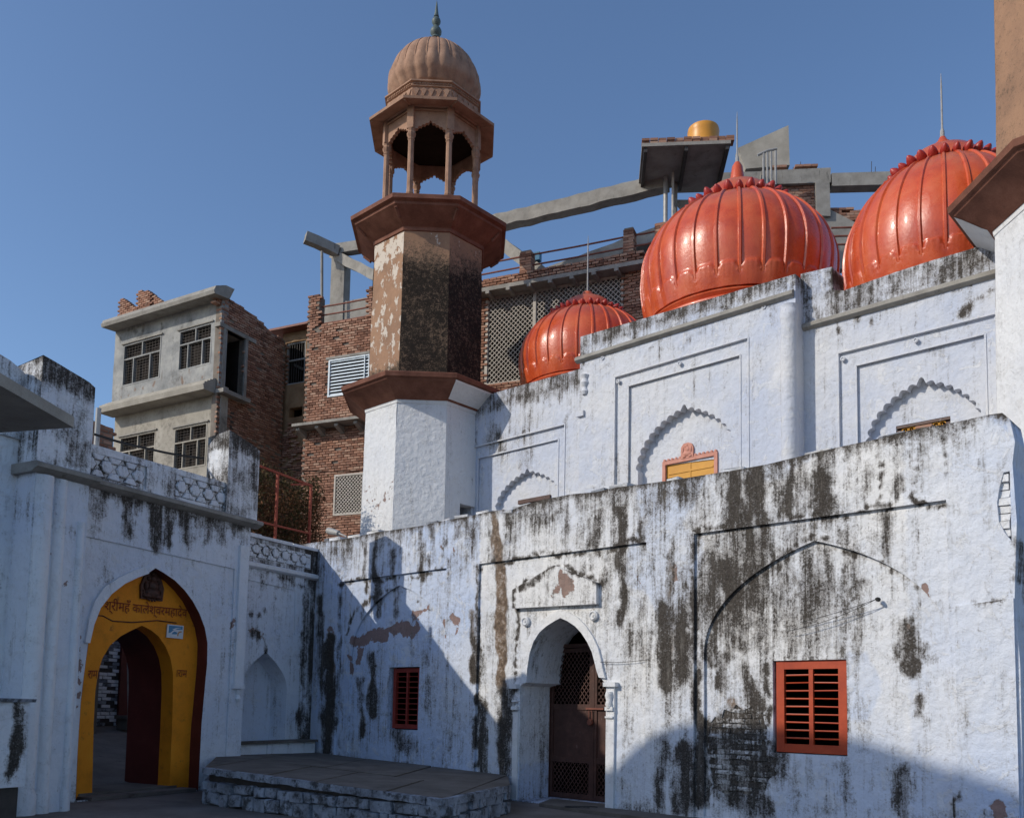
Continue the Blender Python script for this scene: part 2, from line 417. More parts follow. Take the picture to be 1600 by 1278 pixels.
def simple(name, stops, sc=4.0, rough=.85, spec=.2, bst=.4, bd=.01, det=6, stretch=(1, 1, 1), fine=40, dirt=None, stain=False):
    q = NT(name, rough, spec); v = q.vec(stretch)
    a = q.noise(sc, det, .65, v); b = q.noise(fine, 5, .7)
    col = q.ramp(q.m('ADD', q.m('MULTIPLY', a, .75), q.m('MULTIPLY', b, .25)), stops)
    if dirt: col = q.mix(q.step(q.noise(dirt[0], 7, .72, q.vec(dirt[3] if len(dirt) > 3 else (1, 1, 1))), dirt[1], dirt[1] + .16, 0, .85), col, dirt[2])
    if stain:
        k = q.step(q.m('ADD', q.attr('brown'), q.m('MULTIPLY', q.m('SUBTRACT', q.noise(9, 6, .7), .5), .9)), .25, .75)
        col = q.mix(q.m('MULTIPLY', k, .7), col, (.20, .105, .055))
        k = q.step(q.m('ADD', q.attr('dark'), q.m('MULTIPLY', q.m('SUBTRACT', q.noise(7, 7, .72), .5), 1.3)), .25, .85)
        col = q.mix(q.m('MULTIPLY', k, .75), col, (.07, .062, .055))
    h = q.m('ADD', q.m('MULTIPLY', a, .6), q.m('MULTIPLY', b, .4))
    return q.done(col, q.bump(h, bst, bd))
M_SAND = simple('red_sandstone', [(.30, (.105, .042, .028)), (.52, (.19, .078, .050)), (.75, (.27, .125, .085))], 2.5, .8, .25, .35, .01, dirt=(3, .60, (.045, .028, .022)))
M_CARVED = simple('pink_sandstone', [(.28, (.20, .115, .078)), (.52, (.36, .215, .145)), (.75, (.46, .30, .21))], 3.2, .85, .2, .4, .01, dirt=(4, .60, (.085, .055, .042)))
M_CONC = simple('grey_concrete', [(.28, (.18, .168, .15)), (.52, (.31, .292, .262)), (.78, (.43, .41, .37))], 2.2, .92, .15, .45, .02, dirt=(2.6, .58, (.085, .080, .074), (2, 2, .5)))
M_GREYPL = simple('grey_cement_plaster', [(.34, (.19, .195, .195)), (.50, (.31, .31, .30)), (.66, (.44, .43, .40))], 1.3, .92, .12, .3, .015, dirt=(1.7, .56, (.17, .14, .115), (3, 3, .35)), stain=True)
M_CREAM = simple('cream_cement_plaster', [(.28, (.24, .22, .185)), (.52, (.37, .34, .29)), (.70, (.48, .445, .385))], 1.3, .92, .12, .3, .015, dirt=(1.7, .57, (.20, .165, .13), (3, 3, .35)), stain=True)
M_OCHRE = simple('ochre_old_plaster', [(.30, (.17, .105, .062)), (.52, (.29, .185, .105)), (.75, (.37, .26, .165))], 1.6, .92, .1, .6, .03, dirt=(2.0, .55, (.10, .068, .05)))
M_MORT = simple('mortar_backing', [(.3, (.15, .125, .105)), (.55, (.22, .19, .16)), (.75, (.29, .26, .225))], 3, .95, .1, .5, .015)
M_SLAB = simple('worn_flagstone', [(.30, (.085, .072, .060)), (.52, (.15, .128, .108)), (.76, (.25, .22, .19))], 1.6, .85, .25, .5, .015, dirt=(2.5, .58, (.05, .042, .036)))
M_STONE = simple('limewashed_stone', [(.30, (.10, .10, .105)), (.50, (.27, .29, .33)), (.74, (.45, .49, .56))], 4.0, .92, .15, .7, .03, dirt=(6, .47, (.040, .034, .030)))
M_GROUND = simple('court_paving', [(.30, (.10, .082, .07)), (.52, (.19, .16, .14)), (.76, (.28, .245, .22))], .9, .9, .2, .5, .02, dirt=(1.4, .58, (.05, .035, .03)))
M_YARD = simple('yard_paving', [(.30, (.10, .088, .078)), (.52, (.17, .15, .135)), (.76, (.25, .225, .205))], 1.4, .9, .2, .5, .02, dirt=(2.0, .56, (.06, .052, .045)))
M_YELLOW = simple('marigold_paint', [(.26, (.44, .15, .008)), (.50, (.78, .262, .012)), (.76, (.82, .33, .025))], 1.6, .7, .3, .4, .012, dirt=(5, .58, (.20, .075, .018)))
M_DRED = simple('dark_red_paint', [(.26, (.070, .012, .010)), (.52, (.11, .020, .016)), (.76, (.16, .035, .028))], 1.8, .55, .4, .35, .012, dirt=(5, .74, (.20, .14, .13)))
M_YELDOOR = simple('yellow_door_paint', [(.3, (.50, .22, .012)), (.7, (.62, .30, .02))], 3, .5, .4, .1, .005)
M_PINK = simple('coral_paint', [(.3, (.48, .19, .13)), (.7, (.62, .32, .25))], 8, .7, .3, .5, .01)
M_WINRED = simple('window_red_paint', [(.28, (.29, .032, .010)), (.55, (.42, .056, .015)), (.78, (.50, .085, .028))], 4, .45, .45, .15, .004)
M_WINDARK = simple('window_maroon_paint', [(.28, (.16, .020, .015)), (.55, (.26, .034, .022)), (.78, (.33, .06, .04))], 4, .5, .4, .15, .004)
M_DOOR = simple('door_brown_paint', [(.26, (.035, .016, .012)), (.52, (.072, .032, .024)), (.78, (.12, .056, .042))], 5, .5, .4, .3, .006, dirt=(15, .615, (.36, .30, .28), (1, 1, .30)))
M_RUST = simple('rusty_red_steel', [(.28, (.13, .045, .03)), (.55, (.22, .075, .05)), (.78, (.28, .11, .08))], 6, .6, .35, .2, .004)
M_REDFR = simple('red_oxide_steel', [(.28, (.22, .035, .02)), (.55, (.33, .06, .03)), (.78, (.38, .09, .05))], 6, .6, .35, .2, .004)
M_LATT = simple('pale_lattice_metal', [(.28, (.36, .32, .27)), (.55, (.50, .455, .40)), (.78, (.58, .54, .48))], 6, .6, .3, .1, .004)
M_LOUV = simple('pale_blue_slats', [(.28, (.46, .53, .58)), (.6, (.62, .69, .74))], 6, .5, .4, .1, .004)
M_STEEL = simple('weathered_steel', [(.28, (.22, .215, .205)), (.6, (.36, .355, .345))], 8, .45, .5, .1, .004)
M_IRON = simple('dark_iron', [(.28, (.030, .026, .024)), (.6, (.062, .052, .046))], 8, .55, .4, .1, .004)
M_GRILLE = simple('dark_grille', [(.28, (.030, .022, .018)), (.6, (.062, .046, .038))], 8, .6, .3, .1, .004)
M_DARK = simple('room_shade_black', [(.3, (.022, .018, .016)), (.7, (.040, .034, .030))], 2, .95, .05, .2, .01)  # near-black colour puts the gloom of unlit rooms into their walls
M_PATINA = simple('bronze_patina', [(.28, (.045, .060, .058)), (.6, (.10, .135, .125))], 6, .55, .5, .2, .005)
M_TANK = simple('orange_plastic', [(.3, (.58, .24, .022)), (.7, (.70, .33, .05))], 3, .4, .45, .05, .004)
M_PIPE = simple('grey_pipe', [(.3, (.30, .30, .29)), (.7, (.44, .44, .43))], 6, .5, .4, .1, .004)
M_CABLE = simple('black_cable', [(.3, (.012, .012, .012)), (.7, (.03, .03, .03))], 6, .6, .3, .1, .002)
M_TWIG = simple('dry_twigs', [(.3, (.055, .036, .022)), (.7, (.12, .08, .05))], 9, .9, .1, .2, .004)
M_INK = simple('red_lettering', [(.3, (.16, .022, .012)), (.7, (.24, .04, .02))], 9, .7, .2, .1, .002)
M_PLAQUE = simple('white_enamel', [(.3, (.55, .58, .60)), (.7, (.68, .70, .72))], 9, .4, .5, .05, .002)
M_BLUE = simple('blue_enamel', [(.3, (.03, .16, .30)), (.7, (.05, .24, .42))], 9, .4, .5, .05, .002)
M_AMBER = simple('orange_enamel', [(.3, (.45, .20, .06)), (.7, (.55, .30, .12))], 9, .4, .5, .05, .002)
M_SOOT = simple('sooted_idol_stone', [(.28, (.030, .016, .012)), (.55, (.085, .034, .022)), (.78, (.17, .065, .04))], 12, .6, .35, .6, .01)
M_BRASS = simple('marigold_garland', [(.3, (.45, .15, .02)), (.7, (.60, .26, .04))], 20, .7, .2, .4, .01)
M_BLUETARP = simple('blue_tarpaulin', [(.3, (.04, .14, .24)), (.7, (.08, .22, .34))], 5, .6, .3, .2, .01)

def dome_paint():
    q = NT('vermilion_gloss_paint', .26, .5)
    a = q.noise(1.3, 6, .65); b = q.noise(9, 6, .7); c = q.noise(45, 4, .7)
    col = q.ramp(a, [(.30, (.42, .048, .016)), (.50, (.56, .088, .026)), (.72, (.63, .145, .052))])
    up = q.n('ShaderNodeSeparateXYZ'); q.t.links.new(q.n('ShaderNodeNewGeometry').outputs['Normal'], up.inputs[0])
    dust = q.m('MULTIPLY', q.step(up.outputs[2], .35, .95), q.step(q.m('ADD', b, q.m('MULTIPLY', a, .6)), .55, 1.0))
    col = q.mix(q.m('MULTIPLY', dust, .72), col, (.33, .13, .075))
    col = q.mix(q.m('MULTIPLY', q.step(q.m('ADD', q.noise(2.4, 7, .7), q.m('MULTIPLY', up.outputs[2], .25)), .74, .92), .6), col, (.11, .045, .035))
    h = q.m('ADD', q.m('MULTIPLY', b, .7), q.m('MULTIPLY', c, .25))
    r = q.m('ADD', q.step(q.noise(3.5, 5, .7), .35, .75, .24, .42), q.m('MULTIPLY', dust, .5)); q.b.inputs['Coat Weight'].default_value = .25; q.b.inputs['Coat Roughness'].default_value = .12
    return q.done(col, q.bump(h, .5, .022), r)
M_DOME = dome_paint()
M_BUD = simple('crimson_paint', [(.3, (.28, .020, .016)), (.6, (.40, .038, .026))], 6, .4, .45, .3, .01)

def brick_mat(name, per_object, dark=1.0):
    q = NT(name, .93, .12)
    r = q.rnd() if per_object else q.attr('tint')
    col = q.ramp(r, [(0.0, (.17 * dark, .088 * dark, .062 * dark)), (.35, (.29 * dark, .148 * dark, .100 * dark)), (.7, (.37 * dark, .20 * dark, .138 * dark)), (1.0, (.42 * dark, .275 * dark, .20 * dark))])
    a = q.noise(9, 6, .7); col = q.mix(q.step(a, .50, .72, 0, .55), col, (.29 * dark, .235 * dark, .195 * dark))
    col = q.mix(q.step(q.noise(1.1, 6, .7), .54, .70, 0, .35), col, (.10 * dark, .055 * dark, .045 * dark))
    return q.done(col, q.bump(q.m('ADD', a, q.noise(60, 4, .7)), .5, .008))
M_BRICK = brick_mat('red_brick', True); M_BRICKS = brick_mat('red_brick_mass', False)

def shaft_brown():
    q = NT('ochre_shaft_plaster', .93, .12)
    a = q.noise(1.4, 6, .65); b = q.noise(11, 7, .72); c = q.noise(38, 5, .72)
    col = q.mix(q.step(a, .35, .68), (.36, .215, .135), (.27, .165, .11))
    col = q.mix(q.step(b, .55, .72, 0, .5), col, (.22, .15, .11))
    pk = q.step(q.m('ADD', q.attr('peel'), q.m('MULTIPLY', q.m('SUBTRACT', q.noise(3.4, 6, .68, q.vec((1.6, 1.6, 1))), .5), 2.1)), .52, .58)
    col = q.mix(q.m('MULTIPLY', pk, .9), col, (.62, .55, .47))
    n = q.m('ADD', q.m('MULTIPLY', q.m('SUBTRACT', b, .5), 1.9), q.m('ADD', q.m('MULTIPLY', q.m('SUBTRACT', c, .5), 1.9), q.m('MULTIPLY', q.m('SUBTRACT', a, .5), .7)))
    dk = q.attr('dark')
    col = q.mix(q.m('MULTIPLY', q.step(q.m('ADD', q.m('MULTIPLY', dk, 1.1), n), .25, .70), .86), col, (.105, .078, .056))
    col = q.mix(q.m('MULTIPLY', q.step(q.m('ADD', dk, n), .62, .98), .95), col, (.022, .018, .015))
    h = q.m('ADD', q.m('ADD', b, q.m('MULTIPLY', c, .5)), q.m('MULTIPLY', pk, .6))
    return q.done(col, q.bump(h, .6, .02))
M_SHAFTB = shaft_brown()

def leaf_mat():
    q = NT('dry_leaves', .85, .2)
    r = q.attr('tint')
    return q.done(q.ramp(r, [(0, (.045, .040, .016)), (.4, (.085, .062, .024)), (.75, (.13, .060, .028)), (1, (.20, .085, .04))]))
M_LEAF = leaf_mat()
M_MOULDBRICK = simple('mouldy_brick', [(.30, (.028, .023, .019)), (.55, (.075, .055, .044)), (.75, (.21, .15, .12))], 7, .95, .1, .6, .012, dirt=(10, .58, (.42, .42, .43)))
M_CEIL = simple('near_black_ceiling', [(.3, (.014, .011, .009)), (.7, (.030, .023, .018))], 4, .95, .05, .2, .01)  # near-black colour for the pavilion ceiling
# ------------------------------------------------------------------ ground
def sheet(name, pts, z, mat, kind='structure'):
    mb = MB(); mb.add([(x, y, z) for x, y in pts], [tuple(range(len(pts)))])
    return tag(part(name, mb, mat, None, smooth=0), kind=kind)
sheet('courtyard_ground', [(-900, -900), (900, -900), (900, 900), (-900, 900)], 0.0, M_GROUND)

def arch_pts(uc, half, zs, za, n=14, k=.30):
    """pointed arch, left foot to right foot"""
    L = []
    for i in range(n + 1):
        t = i / n; a = t * math.pi / 2
        L.append((uc - half * math.cos(a), zs + (za - zs) * ((1 - k) * math.sin(a) + k * t ** 3)))
    return L + [(2 * uc - u, z) for u, z in L[-2::-1]]
def arch_poly(uc, half, zs, za, zb, n=14, k=.30):
    A = arch_pts(uc, half, zs, za, n, k)
    return [(uc - half, zb)] + A + [(uc + half, zb)]
def foil_pts(uc, half, zs, za, lobes=6, r=.07, k=.34, n=6):
    A = arch_pts(uc, half, zs, za, 40, k)
    S = np.cumsum([0] + [math.hypot(A[i + 1][0] - A[i][0], A[i + 1][1] - A[i][1]) for i in range(len(A) - 1)])
    xs = [p[0] for p in A]; ys = [p[1] for p in A]; N = 2 * lobes + 1; out = []
    for i in range(N):
        for j in range(n):
            t = (i + j / n) / N; s = t * S[-1]
            x = np.interp(s, S, xs); y = np.interp(s, S, ys); e = .01 * S[-1]
            tx = np.interp(s + e, S, xs) - np.interp(s - e, S, xs); ty = np.interp(s + e, S, ys) - np.interp(s - e, S, ys); L = math.hypot(tx, ty)
            b = r * math.sin(math.pi * j / n) * (1.35 if i == lobes else 1)
            if i == lobes: b *= .6; y += r * .9 * math.sin(math.pi * j / n) ** 2
            out.append((float(x - ty / L * b), float(y + tx / L * b)))
    return out + [A[-1]]
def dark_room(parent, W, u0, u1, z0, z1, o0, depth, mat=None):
    """the room behind an opening: a box open to the front, near-black to stand for its shade"""
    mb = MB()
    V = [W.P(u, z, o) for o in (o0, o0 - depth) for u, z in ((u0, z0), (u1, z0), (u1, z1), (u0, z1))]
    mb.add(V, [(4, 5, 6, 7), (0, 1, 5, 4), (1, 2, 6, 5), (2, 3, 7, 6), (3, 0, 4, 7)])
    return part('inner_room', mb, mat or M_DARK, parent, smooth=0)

# ------------------------------------------------------------------ the lower hall: long stained wall with door and two barred windows
hall = thing('whitewashed_hall', FW.P(0, 0, 0), 'low whitewashed hall streaked with black mould, with two red barred windows and an arched doorway', 'building')
TOPPX = [(466, 851), (500, 846), (530, 843), (560, 838), (590, 831), (620, 827), (660, 821), (700, 812), (735, 806), (760, 800), (786, 796), (792, 800), (815, 790),
         (850, 780), (893, 772), (930, 769), (960, 762), (1000, 757), (1050, 750), (1100, 742), (1150, 734), (1200, 725), (1260, 710),
         (1325, 695), (1380, 684), (1402, 677), (1440, 668), (1470, 664), (1510, 656), (1545, 648), (1566, 645)]
top = FW.pts(TOPPX)
U_END = FW.p(1590, 1000)[0]
topu = [p[0] for p in top]; topz = [p[1] for p in top]
ztop = lambda u: np.interp(u, topu, topz)
rt = [FW.p(1578, 655), FW.p(1586, 690)]
outline = [(top[0][0], -.1)] + top + rt + [(U_END, rt[-1][1] - .25), (U_END + .03, 3.9), (U_END - .02, 3.0), (U_END + .02, 2.2), (U_END, -.1)]
zl = 4.235
B1 = [(-6.62, .25), (-6.62, zl), (-3.28, zl), (-3.28, .25)]
B2 = [(-2.42, .02), (-2.42, zl), (1.27, zl), (1.27, .02)]
B3 = [(2.12, .05), (2.12, zl + .03), (5.70, zl + .04), (5.70, .05)]
A1 = arch_poly(-4.72, 1.5, 2.60, 4.02, .32, n=20, k=.16)
A3 = arch_poly(3.98, 1.72, 2.45, 3.96, .08, n=20, k=.18)
W1 = [(-5.0, 1.13), (-5.0, 2.37), (-4.08, 2.37), (-4.08, 1.13)]
W2 = [(3.33, 1.05), (3.33, 2.33), (4.38, 2.33), (4.38, 1.05)]
# doorway outline read from the photograph
dl = FW.p(809, 1130)[0]; dr = FW.p(946.5, 1130)[0]; zc = FW.p(811, 1071)[1]
DOOR = [(dl, 0.02), (dl, zc), FW.p(822, 1066), FW.p(823, 1045), FW.p(827, 1020), FW.p(833, 1002), FW.p(842, 988), FW.p(853, 978), FW.p(864, 971), FW.p(875, 965),
        FW.p(886, 970), FW.p(898, 978), FW.p(908, 989), FW.p(917, 1003), FW.p(924, 1018), FW.p(928, 1033), FW.p(931, 1046), FW.p(935, 1058), (dr - .02, zc), (dr, zc), (dr, 0.02)]
bite = [FW.p(*q) for q in [(1583, 735), (1568, 738), (1562, 760), (1558, 785), (1561, 815), (1570, 832), (1586, 845), (1592, 800)]]
bite = [(min(u, U_END - .03), z) for u, z in bite]
st = WallMarks(FW)
st.add('dark', [(500, 850, 486, 905, 16, .85), (515, 1010, 512, 1170, 14, 1.15), (497, 940, 505, 1120, 9, .7), (528, 930, 530, 1170, 4, .6), (575, 1025, 577, 1110, 9, 1.1), (556, 1060, 560, 1150, 6, .75),
    (610, 1150, 640, 1172, 20, .55), (661, 1020, 662, 1110, 9, .55), (569, 850, 570, 918, 5, .85), (586, 860, 588, 960, 6, .8), (614, 865, 615, 960, 7, .85), (659, 828, 660, 895, 7, .8), (678, 822, 680, 876, 6, .7),
    (697, 818, 698, 850, 6, .55), (735, 815, 736, 870, 9, .65), (715, 815, 716, 835, 10, .5), (738, 955, 740, 1060, 7, .85), (785, 1080, 786, 1215, 13, 1.0), (745, 880, 745, 1195, 4, .85), (755, 1100, 752, 1210, 10, .6),
    (800, 812, 862, 806, 10, .6), (884, 800, 885, 865, 9, .55), (931, 803, 932, 860, 7, .85), (968, 800, 967, 965, 7, .95), (1005, 815, 1006, 858, 7, .8), (1048, 838, 1046, 935, 7, .75),
    (1040, 955, 1038, 1060, 18, .95), (1068, 950, 1070, 1060, 14, .85), (804, 930, 802, 1066, 3, .9), (945, 890, 945, 962, 3, .6), (830, 1120, 834, 1165, 9, .35),
    (1145, 748, 1150, 812, 17, 1.0), (1182, 742, 1190, 808, 18, 1.0), (1165, 790, 1168, 835, 12, .6), (1236, 735, 1235, 805, 6, .85), (1290, 745, 1292, 798, 20, .95), (1270, 740, 1262, 800, 6, .7), (1350, 735, 1352, 768, 9, .6), (1374, 730, 1372, 795, 4, .95),
    (1412, 745, 1414, 770, 12, .55), (1384, 808, 1382, 870, 13, .7), (1330, 840, 1334, 870, 8, .4), (1228, 860, 1222, 935, 28, .52), (1290, 870, 1292, 940, 12, .55), (1180, 900, 1150, 960, 18, .5), (1098, 870, 1096, 980, 7, .7), (1085, 836, 1087, 1262, 5, 1.0),
    (1108, 960, 1104, 1035, 7, .95), (1146, 965, 1150, 1005, 16, .85), (1126, 1010, 1122, 1060, 12, .85), (1160, 1040, 1180, 1100, 14, .8), (1198, 1032, 1199, 1170, 4, .9), (1128, 1140, 1130, 1230, 26, 1.05), (1170, 1150, 1172, 1225, 22, 1.0), (1205, 1180, 1208, 1205, 16, .85),
    (1064, 1165, 1066, 1265, 16, .95), (1035, 1160, 1036, 1255, 14, .7), (1098, 1120, 1096, 1262, 6, 1.0), (1160, 1245, 1190, 1262, 20, .7), (1230, 1200, 1232, 1255, 13, .55), (1404, 1200, 1408, 1270, 13, .75), (1420, 975, 1422, 1040, 13, .8), (1408, 1000, 1400, 1020, 10, .6), (1428, 1085, 1424, 1112, 8, .75),
    (1440, 1010, 1462, 1030, 8, .5), (1500, 1235, 1485, 1245, 5, .6), (1484, 1240, 1484, 1268, 4, .7), (1585, 850, 1590, 930, 5, .7), (1570, 700, 1572, 730, 4, .6), (1495, 945, 1596, 937, 2.5, .9),
    (530, 911, 695, 889, 2.6, .95), (748, 880, 1010, 848, 2.8, 1.0), (1083, 834, 1480, 780, 3, 1.0), (805, 925, 870, 884, 4.4, 1.1), (870, 884, 938, 910, 4.4, 1.1), (804, 925, 804, 952, 4, 1.0), (1108, 990, 1130, 935, 3, .9), (1130, 935, 1180, 890, 3, .95), (1180, 890, 1270, 846, 3, .95), (1270, 846, 1350, 872, 3, .9), (1350, 872, 1432, 926, 3, .85),  # dark lines along frame and arch edges: overhang shadow painted in with dirt
    (538, 985, 565, 940, 3, .8), (565, 940, 617, 914, 3, .8), (617, 914, 665, 950, 2, .5), (640, 1265, 1590, 1275, 6, .35), (480, 1180, 790, 1226, 5, .75), (1330, 1150, 1332, 1200, 8, .3), (1300, 1200, 1320, 1262, 12, .35), (790, 1085, 806, 1085, 4, .7)])
st.add('brown', [(775, 825, 783, 1070, 12, 1.0), (765, 835, 770, 880, 7, .6), (783, 1070, 780, 1215, 9, .75), (738, 950, 738, 1060, 8, .6), (1045, 850, 1048, 935, 6, .5), (1055, 960, 1050, 1050, 14, .45), (1140, 1100, 1160, 1112, 16, .55), (1130, 1150, 1165, 1215, 22, .3), (770, 800, 776, 815, 6, .8)])
st.add('peel', [(560, 1010, 556, 1035, 7, .75), (548, 1000, 600, 988, 12, .8), (600, 988, 642, 978, 12, .85), (644, 968, 640, 1000, 6, .6), (516, 985, 518, 1040, 9, .72), (543, 1030, 548, 1045, 5, .6), (690, 972, 693, 995, 5, .75), (706, 968, 716, 972, 6, .75), (716, 985, 714, 990, 4, .7), (884, 912, 890, 930, 14, .95), (868, 930, 880, 930, 8, .7),
    (993, 906, 994, 912, 5, .85), (1052, 890, 1054, 905, 4, .8), (1440, 920, 1446, 932, 5, .7), (1416, 975, 1418, 990, 4, .6), (690, 855, 692, 860, 4, .75), (712, 857, 712, 860, 3, .8), (1555, 1268, 1550, 1276, 12, .9), (640, 960, 660, 945, 5, .6)])
st.fn.append(drips(lambda u: ztop(u), .62, 2.6, 21, 0, .62))
st.fn.append(lambda u, z, R: R.__setitem__((slice(None), 0), np.maximum(R[:, 0], .85 * np.clip(1 - (ztop(u) - z) / .20, 0, 1))))
st.fn.append(lambda u, z, R: R.__setitem__((slice(None), 0), np.maximum(R[:, 0], .42 * np.clip((1 - z / .55), 0, 1) * fbm(u * 1.7, z * 2, 88) * 1.6)))
st.fn.append(lambda u, z, R: R.__setitem__((slice(None), 3), np.clip(1.15 * (u < -2.4) * (.35 + .65 * fbm(u, z, 31)) + .6 * np.clip((1.9 - z) / 1.2, 0, 1) * (.4 + .6 * fbm(u, z, 35)) + .5 * (fbm(u * .6, z * .5, 33) > .55) + .30 * (u > 5.2), 0, 1)))  # shade's blue cast tinted into the wall foot and the blue-painted left bay
# general veil of mould inside the large blind arch and over the middle of the wall
st.fn.append(lambda u, z, R: R.__setitem__((slice(None), 0), np.maximum(R[:, 0], np.clip(.62 * np.exp(-((u - 2.9) / 1.35) ** 2 - ((z - 3.2) / 1.2) ** 2) * (.5 + fbm(u * 2, z * 1.2, 73)) + .40 * fbm(u * 1.3, z * .8, 71) * np.clip((6.0 - u) / 1.5, .25, 1) + .25 * np.exp(-((ztop(u) - z) / .7) ** 2) * np.clip((5.2 - u), .1, 1), 0, 1))))
st.fn.append(streaks(FW, -7.4, -2.5, ztop, 42, 5, .85, .012, .05, .3, 1.5)); st.fn.append(streaks(FW, -2.5, 6.2, ztop, 60, 6, .75, .012, .06, .3, 1.3)); st.fn.append(streaks(FW, -6.6, 5.6, 4.22, 40, 7, .6, .012, .045, .3, 1.6)); st.fn.append(streaks(FW, -7.5, 6.2, 2.2, 60, 8, .45, .015, .06, .4, 2.0))
mb = MB()
panel(mb, FW, outline, [(B1, .05), (B2, .05), (B3, .055), (bite, .14)], .06, 0, .010, 1, st, back=.5)
panel(mb, FW, B1, [(A1, .045)], .06, -.05, .010, 2, st)
panel(mb, FW, A1, [(W1, .20)], .06, -.095, .010, 3, st)
panel(mb, FW, B2, [(DOOR, .90)], .06, -.05, .009, 4, st)
panel(mb, FW, B3, [(A3, .05)], .06, -.055, .010, 5, st)
PB = FW.pts([(1109, 1130), (1117, 1119), (1126, 1126), (1131, 1108), (1143, 1112), (1150, 1100), (1161, 1109), (1174, 1104), (1186, 1116), (1192, 1112), (1195, 1132), (1188, 1144), (1197, 1160), (1193, 1178), (1212, 1184), (1206, 1196), (1214, 1208), (1200, 1218), (1196, 1236), (1180, 1231), (1168, 1243), (1150, 1236), (1134, 1241), (1116, 1231), (1112, 1214), (1107, 1190), (1115, 1172), (1108, 1150)], -.105)
panel(mb, FW, A3, [(W2, .20), (PB, .022)], .06, -.105, .014, 6, st)
# ledge low on the right, thicker below it
lz = FW.p(1545, 941)[1]
panel(mb, FW, [(5.78, 0), (5.78, lz - .03), (U_END - .02, lz + .03), (U_END - .02, 0)], [], .085, .05, .006, 7, st, back=.06)
part('wall', mb, M_WASH, hall)
mb = MB(); panel(mb, FW, PB, [], .08, -.127, .004, 12, lambda u, z: np.stack([u * 0 + .9, u * 0 + .4, u * 0, u * 0], 1)); part('exposed_core', mb, M_WASH, hall)
# end and back of the hall with the terrace roof
mb = MB()
for (u0, u1, o0, o1, z1) in ((U_END - .42, U_END - .04, -4.6, -.30, 5.0), (-7.55, -7.1, -4.6, -.4, 4.4)):
    mb.box(FW, u0, u1, 0, z1, o0, o1)
part('side_wall', mb, M_WASH, hall, smooth=0)
mb = MB(); mb.box(FW, -7.4, U_END - .44, 4.35, 4.6, -4.62, -.3); part('terrace', mb, M_CONC, hall, smooth=0)
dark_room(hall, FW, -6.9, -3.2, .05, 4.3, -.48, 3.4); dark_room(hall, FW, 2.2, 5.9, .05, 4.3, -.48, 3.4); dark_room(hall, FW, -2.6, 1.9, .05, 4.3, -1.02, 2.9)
# bricks showing in the broken corner and stones left along the wall top
bm_var = []
def brick_mesh(name, L, H, D, mat, jit=.006, seed=0):
    r = random.Random(seed); V = []
    for x in (-L / 2, L / 2):
        for y in (-D / 2, D / 2):
            for z in (-H / 2, H / 2): V.append((x + r.uniform(-jit, jit), y + r.uniform(-jit, jit), z + r.uniform(-jit, jit)))
    me = bpy.data.meshes.new(name); me.from_pydata(V, [], [(0, 1, 3, 2), (4, 6, 7, 5), (0, 4, 5, 1), (2, 3, 7, 6), (0, 2, 6, 4), (1, 5, 7, 3)])
    me.materials.append(mat); me.update(); return me
def stone_mesh(name, seed, mat, L=1, H=1, D=1):
    """a rough block: bevelled, uneven unit box"""
    r = random.Random(seed); bm = bmesh.new(); bmesh.ops.create_cube(bm, size=1)
    for v in bm.verts: v.co.x *= L; v.co.y *= D; v.co.z *= H
    bmesh.ops.bevel(bm, geom=bm.edges[:], offset=.075 * min(L, H, D), segments=1, affect='EDGES')
    for v in bm.verts: v.co += Vector((r.uniform(-.06, .06) * L, r.uniform(-.06, .06) * D, r.uniform(-.06, .06) * H))
    me = bpy.data.meshes.new(name); bm.to_mesh(me); bm.free(); me.materials.append(mat); me.update(); return me
ROTF = math.atan2(FW.w[1], FW.w[0])
edge_bricks = [brick_mesh('lime_brick', .24, .080, .20, M_WASH, .010, i) for i in range(3)]
zb0 = FW.p(1575, 838)[1]; zb1 = FW.p(1575, 740)[1]; n = 8
for i in range(n):
    z = zb0 + (zb1 - zb0) * (i + .5) / n
    inst('brick', edge_bricks[i % 3], hall, FW.P(U_END - .165 - .012 * math.sin(i * 1.3), z, -.125 + RN.uniform(-.01, .015)), (0, 0, ROTF + RN.uniform(-.05, .05)))
_mb = [brick_mesh('mouldy_brick', .22, .062, .06, M_WASH, .014, 200 + i) for i in range(4)]

for _m, _v in zip(_mb, (.62, .85, .75, .95)):
    _a = _m.attributes.new('dark', 'FLOAT', 'POINT'); _a.data.foreach_set('value', [_v] * len(_m.vertices))
    _a = _m.attributes.new('brown', 'FLOAT', 'POINT'); _a.data.foreach_set('value', [.45 * _v] * len(_m.vertices))
_pu = [p[0] for p in PB]; _pz = [p[1] for p in PB]; z = min(_pz) + .03; k = 0
while z < max(_pz):
    u = min(_pu) + (k % 2) * .11
    while u < max(_pu):
        if bool(inside(PB, [u], [z])[0]) and RN.random() < .9: inst('brick', _mb[RN.randrange(4)], hall, FW.P(u, z, -.139 + RN.uniform(-.006, .008)), (RN.uniform(-.04, .04), RN.uniform(-.03, .03), ROTF + RN.uniform(-.05, .05)))
        u += .235
    z += .074; k += 1
cop = [stone_mesh('coping_stone', 40 + i, m_, .34, .07, .40) for i, m_ in enumerate((M_WASH, M_WASH, M_BRICK, M_STONE))]
u = -7.4
